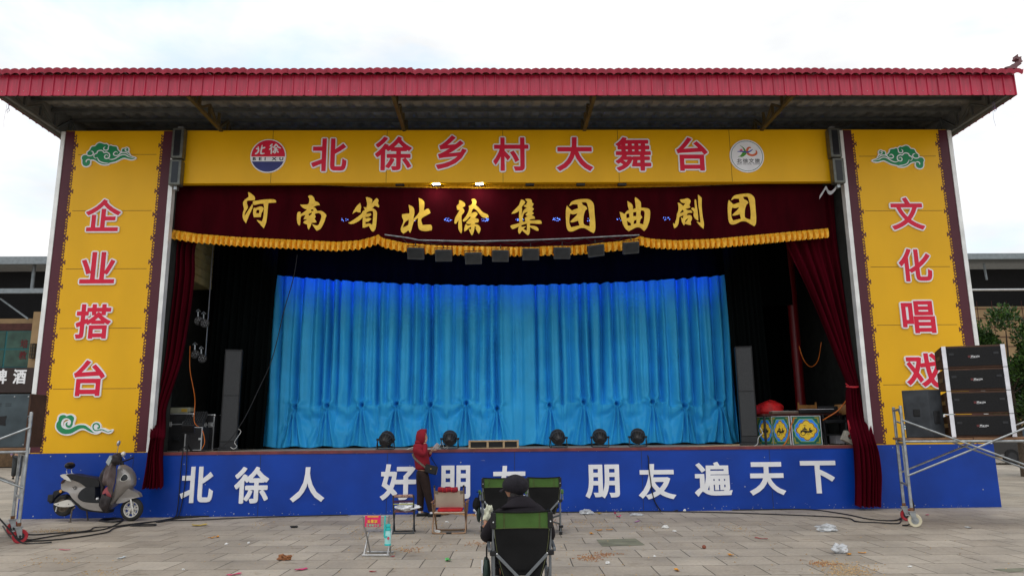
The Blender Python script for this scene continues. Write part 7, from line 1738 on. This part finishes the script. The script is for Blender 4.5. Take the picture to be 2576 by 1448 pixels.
crumple('tissue', 'small white tissue in front of the larger tissue', 'tissue', *sv(2048+1226/1.886, 1534+1137/1.886), (.035, .025, .02), paper_w, 13)
crumple('tissue', 'white tissue just below the pile of red husks right of the seated man', 'tissue', *sv(2048+722/1.886, 1534+1366/1.886), (.035, .03, .025), paper_w, 14)
crumple('tissue', 'tiny white tissue right of the red husk pile', 'tissue', *sv(2048+1075/1.886, 1534+1315/1.886), (.022, .018, .016), paper_w, 15)
crumple('tissue', 'white tissue beside the dark chair near the beige armchair', 'tissue', *sv(1024+1440/1.886, 1534+1075/1.886), (.04, .03, .02), paper_w, 16)
crumple('tissue', 'pale tissue under the beige armchair', 'tissue', *sv(1024+1370/1.886, 1534+1145/1.886), (.06, .04, .03), paper_w, 17)
crumple('tissue', 'white ball of tissue left of the silver stool', 'tissue', *sv(1875/1.886, 1534+1213/1.886), (.02, .02, .02), paper_w, 18)
crumple('tissue', 'small white scrap in front of the blue wall left part', 'tissue', *sv(1708/1.886, 1534+1220/1.886), (.03, .02, .02), paper_w, 19)
crumple('tissue', 'white scrap at the lower left of the paving', 'tissue', *sv(1382/1.886, 1534+1405/1.886), (.02, .016, .014), paper_w, 20)
crumple('tissue', 'white scrap at the lower right of the paving', 'tissue', *sv(3072+1070/1.886, 1534+1383/1.886), (.03, .02, .014), paper_w, 21)
crumple('plastic_sheet', 'white plastic sheet at the wall between the beige armchair and the left camp chair', 'plastic sheet', *sv(1024+1690/1.886, 1534+1000/1.886), (.10, .06, .06), plastic, 22)
crumple('cloth_rag', 'brown crumpled rag behind the beige armchair', 'rag', *sv(1024+1410/1.886, 1534+1022/1.886), (.13, .05, .03), brown_leaf, 23)
crumple('dry_leaf', 'curled brown dry leaf on the paving left of the silver stool', 'leaf', *sv(1024+215/1.886, 1534+1335/1.886), (.072, .035, .035), brown_leaf, 24, .8)
crumple('black_scrap', 'small black scrap on the paving ahead of the silver stool', 'scrap', *sv(1024+285/1.886, 1534+1103/1.886), (.06, .03, .02), black, 25)
crumple('nut', 'round brown nut on the right part of the paving', 'nut', *sv(2048+1450/1.886, 1534+1255/1.886), (.026, .026, .026), clay, 26, .1)
flat_bit('snack_packet', 'yellow and silver snack packet below the first white characters', 'packet', *sv(1505/1.886, 1534+1078/1.886), .24, .14, yellow_w, 1, .05)
flat_bit('wrapper', 'narrow pink wrapper at the lower left', 'wrapper', *sv(487/1.886, 1534+1246/1.886), .16, .03, pink_w, 2)
flat_bit('wrapper', 'pink torn wrapper near the bottom edge left of the stool', 'wrapper', *sv(1024+340/1.886, 1534+1407/1.886), .15, .07, pink_w, 3, .03)
flat_bit('wrapper', 'bright pink wrapper cut by the bottom edge of the picture', 'wrapper', *sv(1765/1.886, 1534+1443/1.886), .16, .05, pink_w, 4, .03)
flat_bit('wrapper', 'green sweet wrapper left of the nearest camp chair', 'wrapper', *sv(1024+1450/1.886, 1534+1345/1.886), .13, .06, green_w, 5, .05)
flat_bit('wrapper', 'dark red narrow wrapper at the right of the paving', 'wrapper', *sv(2048+1880/1.886, 1534+1182/1.886), .18, .035, red_w, 6)
flat_bit('wrapper', 'lilac strip wrapper below the friends characters', 'wrapper', *sv(2048+945/1.886, 1534+1068/1.886), .22, .03, lilac_w, 7)
flat_bit('wrapper', 'pink wrapper standing by the clear plastic bag', 'wrapper', *sv(2048+805/1.886, 1534+1040/1.886), .10, .05, pink_w, 8, .07)
flat_bit('wrapper', 'smaller pink wrapper nearer the blue wall', 'wrapper', *sv(2048+778/1.886, 1534+1018/1.886), .08, .04, pink_w, 9, .07)
flat_bit('wrapper', 'pale printed wrapper beside the clear plastic bag', 'wrapper', *sv(2048+660/1.886, 1534+1013/1.886), .15, .06, yellow_w, 10)
flat_bit('wrapper', 'pale blue wrapper on the right paving beyond the cream wheel', 'wrapper', *sv(3072+1510/1.886, 1534+1074/1.886), .14, .06, pale_w, 11)
flat_bit('wrapper', 'pale wrapper on the lower left paving', 'wrapper', *sv(915/1.886, 1534+1312/1.886), .16, .05, pale_w, 12)
flat_bit('wrapper', 'pink ring wrapper near the right scaffold', 'wrapper', *sv(3072+1200/1.886, 1534+986/1.886), .1, .05, pink_w, 13)
flat_bit('wrapper', 'red wrapper at the foot of the silver stool', 'wrapper', *sv(1024+1030/1.886, 1534+1314/1.886), .06, .03, red_w, 14)
flat_bit('wrapper', 'tiny dark pink wrapper near the bottom centre', 'wrapper', *sv(1024+880/1.886, 1534+1420/1.886), .08, .03, red_w, 15)
for i, (cx, cy, lab) in enumerate(((2048+600, 1157, 'small orange peel nearest the right empty camp chair'), (2048+655, 1133, 'orange peel ahead of the dark slab, left one'), (2048+735, 1130, 'orange peel ahead of the dark slab, right one'), (2048+1650, 1304, 'orange peel at the right centre of the paving'), (2048+1245, 1413, 'orange peel at the bottom right centre'), (1640, 1165, 'orange peel on the left paving'), (1595, 1172, 'long strip of orange peel on the left paving'))):
    ox = 2048 if cx >= 2048 else 0
    flat_bit('orange_peel', lab, 'peel', *sv(ox+(cx-ox)/1.886, 1534+cy/1.886), .11, .045, peel, 30+i, .035, 'scraps of orange peel')
for i, (x, y, lab) in enumerate(((590, 1262, 'orange peel left behind the clear bag at lower right'), (610, 1294, 'orange peel touching the clear bag at lower right'), (710, 1282, 'orange peel right of the clear bag at lower right'))):
    flat_bit('orange_peel', lab, 'peel', *sv(3072+x/1.886, 1534+y/1.886), .09, .045, peel, 50+i, .03, 'scraps of orange peel')
def husks(lab, patches, mat_, seed):
    rr = random.Random(seed); m = MB()
    for u, v, su, sv_, n in patches:
        for i in range(n):
            p = G(u+rr.gauss(0, su), min(1446, v+rr.gauss(0, sv_)))
            if p.y > -.06: p.y = -.06-rr.random()*.1
            r = rr.uniform(.006, .016); a = rr.uniform(0, 3.1); b = Vector((math.cos(a), math.sin(a), 0))*r; c = Vector((-math.sin(a), math.cos(a), 0))*r*rr.uniform(.3, .7); z = Vector((0, 0, .004))
            m.add([p-b+z, p-c+z, p+b+z, p+c+z, p+Vector((0, 0, .004+r*.7))], [(0, 1, 4), (1, 2, 4), (2, 3, 4), (3, 0, 4)])
    return tag(m.build('seed_husks', mat_), lab, 'husks', kind='stuff')
S2 = lambda x, y: sv(2048+x/1.886, 1534+y/1.886)
S3 = lambda x, y: sv(3072+x/1.886, 1534+y/1.886)
S1 = lambda x, y: sv(1024+x/1.886, 1534+y/1.886)
S0 = lambda x, y: sv(x/1.886, 1534+y/1.886)
husks('pale seed husks scattered over the paving', [(*S3(450, 1360), 26, 4, 150), (*S3(620, 1410), 34, 9, 380), (*S0(400, 1092), 34, 2.2, 160), (*S1(1200, 1075), 40, 8, 150), (*S1(1130, 1265), 22, 4, 60), (*S1(780, 1130), 20, 9, 60), (*S2(600, 1080), 40, 5, 120), (*S2(1030, 1110), 26, 3, 70), (*S1(60, 1075), 20, 4, 40), (*S1(1120, 1160), 60, 30, 90), (*S2(1700, 1110), 40, 6, 70), (*S0(430, 1330), 40, 6, 60), (*S0(760, 1425), 30, 6, 60), (1288, 1370, 600, 40, 320)], husk, 1)
husks('red and orange husks in heaps on the paving', [(*S2(590, 1325), 18, 4, 150), (*S2(690, 1300), 20, 3, 110), (*S3(430, 1362), 22, 3, 130), (*S1(1670, 1222), 12, 3, 60), (*S1(1160, 1270), 16, 3, 50), (*S2(310, 1080), 10, 5, 50)], husk_red, 2)
husks('orange fruit scraps along the foot of the blue wall', [(*S1(1640, 1022), 18, 2, 120), (*S1(1560, 1000), 8, 2, 40), (*S1(1760, 1010), 14, 3, 60)], peel, 3)
# replaced slabs: one mossy, one damp, with stains lying in the surface
moss = pm('mossy_slab', (.17, .17, .12), .9, var=.35, scale=3); damp = pm('damp_stain', (.16, .145, .12), .9, var=.3, scale=6)
def slabpatch(name, lab, pts, mat_):
    P = [G(*p) for p in pts]; m = MB(); m.add([(p.x, p.y, .004) for p in P], [tuple(range(len(P)))]); o = m.build(name, mat_); return tag(o, kind='structure')
slabpatch('mossy_paving_slab', '', [S2(635, 1195), S2(930, 1186), S2(1005, 1232), S2(680, 1242)], moss)
slabpatch('mossy_paving_patch', '', [S3(1690, 1396), S3(1931, 1385), (2575, 1436), (2540, 1438)], moss)
# ------------------------------------------------------------------ market buildings behind, left and right
tan_wall = pm('tan_tiles', (.30, .19, .085), .6, var=.12, scale=2); beam_grey = pm('grey_beam', (.20, .225, .24), .5, metal=.3, var=.15); dark_in = pm('dark_interior', (.012, .012, .013), .9); win_teal = pm('teal_frame', (.015, .11, .12), .5); pane_m = pm('window_glass', (.03, .07, .05), .15, var=.4, scale=2, spec=.8); sign_dark = pm('sign_board', (.035, .022, .02), .6); brown_band = pm('brown_band', (.07, .025, .02), .7, var=.2); red_char = pm('red_window_letter', (.10, .008, .01), .6)
YBK = 24.0
def wx(u, v): p = at(u, v, YBK); return p.x, p.z
lb = thing('market_building', 'tan market building with steel framed roof and brown shop sign, left behind the stage', 'building', (0, 0, 0))
xr_ = -15.5; xl_ = -62.0; zr = wx(40, 646)[1]; zb1 = wx(40, 660)[1]; zm = wx(40, 725)[1]
m = MB(); m.box(xl_, xr_, YBK+1.2, YBK+9, 0, wx(30, 792)[1]); m.build('wall', tan_wall, lb)
m = MB(); m.box(xl_, xr_, YBK+2.0, YBK+2.2, wx(30, 790)[1], zb1-.05); m.build('dark_loft', dark_in, lb)
m = MB(); m.box(xl_, xr_, YBK-.1, YBK+9, zr-.04, zr); m.build('roof', beam_grey, lb)
m = MB(); m.box(xl_, xr_, YBK-.16, YBK-.0, zb1-.12, zr-.045); m.box(xl_, xr_, YBK+.02, YBK+.18, wx(30, 737)[1], zm); m.build('steel_beam', beam_grey, lb)
m = MB()
for x in [wx(66, 690)[0]-k*4.2 for k in range(8)]: m.cyl((x, YBK+.6, zm), (x, YBK+.6, zb1), .09, 12)
for x in [xr_-1.5-k*2.4 for k in range(14)]: m.bar((x, YBK+.8, zm-.4), (x+1.6, YBK+.8, zm-1.5), .08)
m.build('steel_post', beam_grey, lb)
zs1, zs0 = wx(30, 922)[1], wx(30, 985)[1]
m = MB(); m.box(xl_, xr_, YBK+.55, YBK+.7, zs0, zs1); sg_ = m.build('shop_sign', sign_dark, lb)
def bch(ch, u0, u1, v0, v1):
    a = at(u0, v1, YBK+.54); b = at(u1, v0, YBK+.54); letter(ch, 'letter', (a.x, b.x, a.z, b.z), YBK+.549, sg_, white_letter, o_out=None, o_in=.026, thick=.03)
bch('啤', -16, 20, 928, 965); bch('酒', 31, 68, 928, 965)
zc = wx(30, 822)[1]
m = MB(); m.box(xl_, xr_, YBK+1.1, YBK+1.19, zc-.02, zc+.35); m.build('brown_band', brown_band, lb)
for k in range(11):                                   # pillars between the windows
    x = wx(60, 850)[0]-k*3.2; m = MB(); m.box(x-.22, x+.28, YBK+.9, YBK+1.19, zs1, zc+.95); m.build('wall_pier', tan_wall, lb, bevel=.02)
    fx = MB(); fx.box(x-3.0, x-.24, YBK+1.08, YBK+1.18, zs1+.05, zc-.06); wdw = fx.build('window', win_teal, lb)
    for j in range(2):
        for r in range(2):
            p = MB(); a = x-2.95+j*1.36; h_ = (zc-.06-zs1-.05); p.box(a+.04, a+1.30, YBK+1.06, YBK+1.075, zs1+.1+r*h_/2, zs1+.02+(r+1)*h_/2); p.build('pane', pane_m, wdw)
    if k == 0:
        for q_, ch in enumerate('培教'):
            letter(ch, 'letter', (x-.82, x-.42, zs1+.75-q_*.62+.35, zs1+1.2-q_*.62+.35), YBK+1.055, wdw, red_char, o_out=None, o_in=.02, thick=.006)
x0 = wx(60, 880)[0]
wlp = thing('wall_lantern', 'black latticed lantern on the tan pier above the shop sign', 'lantern', (x0, YBK+.78, wx(40, 885)[1]-.25))
m = MB()
for sx in (-.11, 0, .11):
    for yy in (-.09, .09): m.box(sx-.012, sx+.012, yy-.012, yy+.012, 0, .75)
for z in (.0, .2, .38, .55, .75): m.box(-.13, .13, -.105, .105, z, z+.025)
m.box(-.03, .03, .10, .13, .3, .45); m.build('lattice', black, wlp)
m = MB(); m.box(-.09, .09, -.075, .075, .03, .73); m.build('lamp_body', pm('lantern_glass', (.10, .07, .03), .5), wlp)
m = MB(); m.box(xl_, xr_, YBK+1.0, YBK+1.2, 0.0, zs0); m.build('shop_front', dark_in, lb)
m = MB()
for k in range(24):
    x = xr_-.6-k*1.7; m.box(x-1.35, x, YBK+.93, YBK+.99, .05, zs0-.15)
m.build('shutter', pm('brown_shutter', (.10, .06, .03), .7, var=.3), lb)

rb2 = thing('market_hall', 'tan tiled market hall with a grey roof edge, right behind the stage', 'building', (0, 0, 0))
def wx2(u, v): p = at(u, v, 22.0); return p.x, p.z
rb2.location = (0, 7, 0)
xl2 = xat(2441, 22, 5); xr2 = 60; zr2 = wx2(2500, 638)[1]; zb2 = wx2(2500, 653)[1]; zt2 = wx2(2500, 728)[1]
m = MB(); m.box(xl2, xr2, 14.9, 24, zr2-.06, zr2); m.build('roof', beam_grey, rb2)
m = MB(); m.box(xl2, xr2, 14.84, 15.0, zb2, zr2-.065); m.build('roof_edge', beam_grey, rb2)
m = MB(); m.box(xl2, xr2, 17.2, 17.4, 0, zb2-.02); m.build('dark_loft', dark_in, rb2)
m = MB(); m.box(xl2, xr2, 16.4, 17.19, 0.0, wx2(2500, 735)[1]-.5); m.build('wall', tan_wall, rb2)
m = MB()
for k in range(5):
    z = wx2(2500, 740)[1]-.5-k*.5
    m.box(xl2, xr2, 16.37, 16.398, z-.03, z)
for k in range(48): x = xl2+k*.8; m.box(x, x+.02, 16.38, 16.398, wx2(2500, 830)[1], wx2(2500, 745)[1])
m.build('tile_joints', brown_band, rb2)
m = MB(); m.cyl((xl2, 15.05, zt2), (xr2, 15.05, zt2), .06, 10); m.build('rail_tube', alu, rb2)
for k in range(7): m = MB(); x = xl2+.2+k*5.5; m.box(x-.18, x+.18, 15.0, 15.28, 0, zt2+.7); m.build('steel_post', galv, rb2)
m = MB(); m.bar((wx2(2505, 690)[0], 15.8, zb2), (wx2(2507, 690)[0], 15.8, zb2-.9), .08); m.build('hanger', beam_grey, rb2)
for k in range(8):
    x = xl2+1.2+k*4.2; fx = MB(); fx.box(x, x+3.2, 16.3, 16.36, 2.7, 4.7); wdw = fx.build('window', win_teal, rb2)
    for j in range(2): p = MB(); p.box(x+.06+j*1.57, x+1.55+j*1.57, 16.28, 16.296, 2.78, 4.62); p.build('pane', pane_m, wdw)
m = MB()
for x in (wx2(2560, 1050)[0], wx2(2570, 1050)[0]+2): m.cyl((x, 16.2, 0), (x, 16.2, 4.5), .06, 10)
m.build('drain_pipe', tan_wall, rb2)

# broad-leaved evergreen right behind the loudspeakers
leaf_mat = pm('glossy_leaf', (.045, .10, .018), .38, var=.5, scale=3, spec=.5); leaf_dark = pm('dark_leaf', (.018, .045, .012), .45, var=.4, scale=3); bark = pm('bark', (.08, .06, .045), .9, var=.3, scale=12)
def tree(name, lab, base, h, rad, nleaf, seed, z0=1.1):
    rr = random.Random(seed); t = thing(name, lab, 'tree', base)
    m = MB(); m.tube([(0, 0, 0), (.03, .02, h*.3), (-.02, .05, h*.6), (.04, 0, h*.92)], .1, 9, rr=[.11, .085, .055, .015])
    tips = []
    for k in range(26):
        a = rr.uniform(0, 6.28); zz = rr.uniform(.28, .85)*h; rl_ = rad*rr.uniform(.45, 1.0)*(1.15-.6*zz/h); e = Vector((rl_*math.cos(a), rl_*math.sin(a), zz+rr.uniform(.1, .5))); s0 = Vector((0, 0, zz*.85))
        mid = (s0+e)/2+Vector((0, 0, .1)); m.tube([s0, mid, e], .02, 6, rr=[.035, .022, .008]); tips += [mid*.6+e*.4, e]
    tips += [Vector((0, 0, h))]
    m.build('trunk', bark, t, smooth=60)
    cl = [(tp, rr.uniform(.26, .55)*rad*.6) for tp in tips]
    m = MB()
    for i in range(nleaf):
        c, s = rr.choice(cl); d = Vector((rr.gauss(0, 1), rr.gauss(0, 1), rr.gauss(0, .8))); d = d.normalized()*s*rr.random()**.4; p = c+d
        L_ = rr.uniform(.08, .16); ax = Vector((d.x+rr.gauss(0, .3), d.y+rr.gauss(0, .3), d.z*.6+rr.uniform(.1, .8))).normalized(); sd_ = ax.cross(Vector((rr.gauss(0, 1), rr.gauss(0, 1), rr.gauss(0, 1)))).normalized()*L_*.27; up = ax.cross(sd_).normalized()*L_*.10
        m.k = 0 if rr.random() < .62 else 1
        m.add([p, p+ax*L_*.5+sd_+up, p+ax*L_, p+ax*L_*.5-sd_+up], [(0, 1, 2), (0, 2, 3)])
    m.build('crown', [leaf_mat, leaf_dark], t, recalc=False)
    return t
tb = at(2562, 1080, 9.0); tb.z = 0; th = at(2530, 800, 9.0).z
tree('evergreen_tree', 'glossy dark evergreen tree behind the stack of loudspeakers at the right edge', tb, th, 1.7, 34000, 4)

# dark parked car behind the right end of the stage
car_paint = pm('black_car_paint', (.012, .013, .015), .2, var=.1, coat=1.0); car_glass = pm('car_glass', (.03, .05, .07), .08, spec=1.0); chrome = pm('chrome', (.7, .7, .72), .15, metal=1.0)
cpt = Vector((xat(2535, 17.5, .5), 17.5, 0)); cz0 = z_at(cpt, 1172)
car = thing('parked_car', 'black parked car with a chrome door handle behind the right end of the stage', 'car', cpt+Vector((.9, 0, 0)), 0)
prof = [(-2.2, .35), (-2.25, .75), (-2.1, .95), (-1.3, 1.02), (-.6, 1.46), (.9, 1.48), (1.6, 1.1), (2.15, 1.0), (2.25, .6), (2.2, .33)]
m = MB(); m.shape([smooth_loop([(-2.2, .33), (-2.26, .75), (-2.1, .93), (-1.2, 1.0), (.0, 1.03), (1.5, 1.04), (2.15, .98), (2.25, .6), (2.2, .3), (0, .24)], 3)], lambda X, Z, d: (X, -d, Z), -.88, .88, back=True); m.build('body', car_paint, car, smooth=50, bevel=.08, bseg=4)
m = MB(); m.shape([[(-1.3, 1.0), (-.55, 1.47), (.85, 1.49), (1.65, 1.02)]], lambda X, Z, d: (X, -d, Z), -.74, .74, back=True); m.build('window', car_glass, car, smooth=50, bevel=.06, bseg=3)
m = MB(); m.box(-.5, .8, -.72, .72, 1.47, 1.51); m.build('roof', car_paint, car, bevel=.02)
for sx in (-1.35, 1.35):
    for sy in (-1, 1):
        m = MB(); m.M = Matrix.Translation((sx, sy*.82, .32)) @ Matrix.Rotation(math.radians(90), 4, 'X'); m.lathe([(.0, -.1), (.2, -.1), (.31, -.1), (.32, 0), (.31, .1), (.2, .1), (.0, .1)], 24); wv_ = m.build('wheel', rubber, car, smooth=40)
        m = MB(); m.M = Matrix.Translation((sx, sy*.82, .32)) @ Matrix.Rotation(math.radians(90), 4, 'X'); m.lathe([(.0, -.105), (.19, -.104), (.19, .104), (.0, .105)], 18); m.build('rim', black_metal, wv_)
for x in (-.75, .35): m = MB(); m.box(x-.1, x+.1, -.925, -.885, .86, .89); m.build('door_handle', chrome, car, bevel=.012)
m = MB(); m.box(-1.8, 1.9, -.892, -.88, .985, 1.0); m.box(-1.9, 1.9, -.893, -.88, .40, .415); m.build('side_trim', chrome, car)
# hanging wire loops under the canopy corners
for u, v, lab in ((22, 395, 'thin wire loop dangling from the left canopy corner'), (2519, 315, 'thin wire loop dangling from the right canopy corner')):
    p = at(u, 250 if u > 100 else 390, RY+.3); x = p.x if u > 100 else RX0+.05; z = RZ0
    if u > 100: x = RX1-.25
    m = MB(); m.tube([(x, RY+.3, z), (x+.01, RY+.3, z-.1), (x+.03, RY+.3, z-.16), (x+.0, RY+.3, z-.2), (x-.02, RY+.3, z-.15), (x+.01, RY+.3, z-.1)], .005, 5)
    m.tube([(x-.03, RY+.3, z-.02), (x-.05, RY+.3, z-.35), (x-.03, RY+.3, z-.5)], .0025, 4)
    tag(m.build('wire_loop', pm('lilac_wire', (.2, .15, .3), .6)), lab, 'wire')
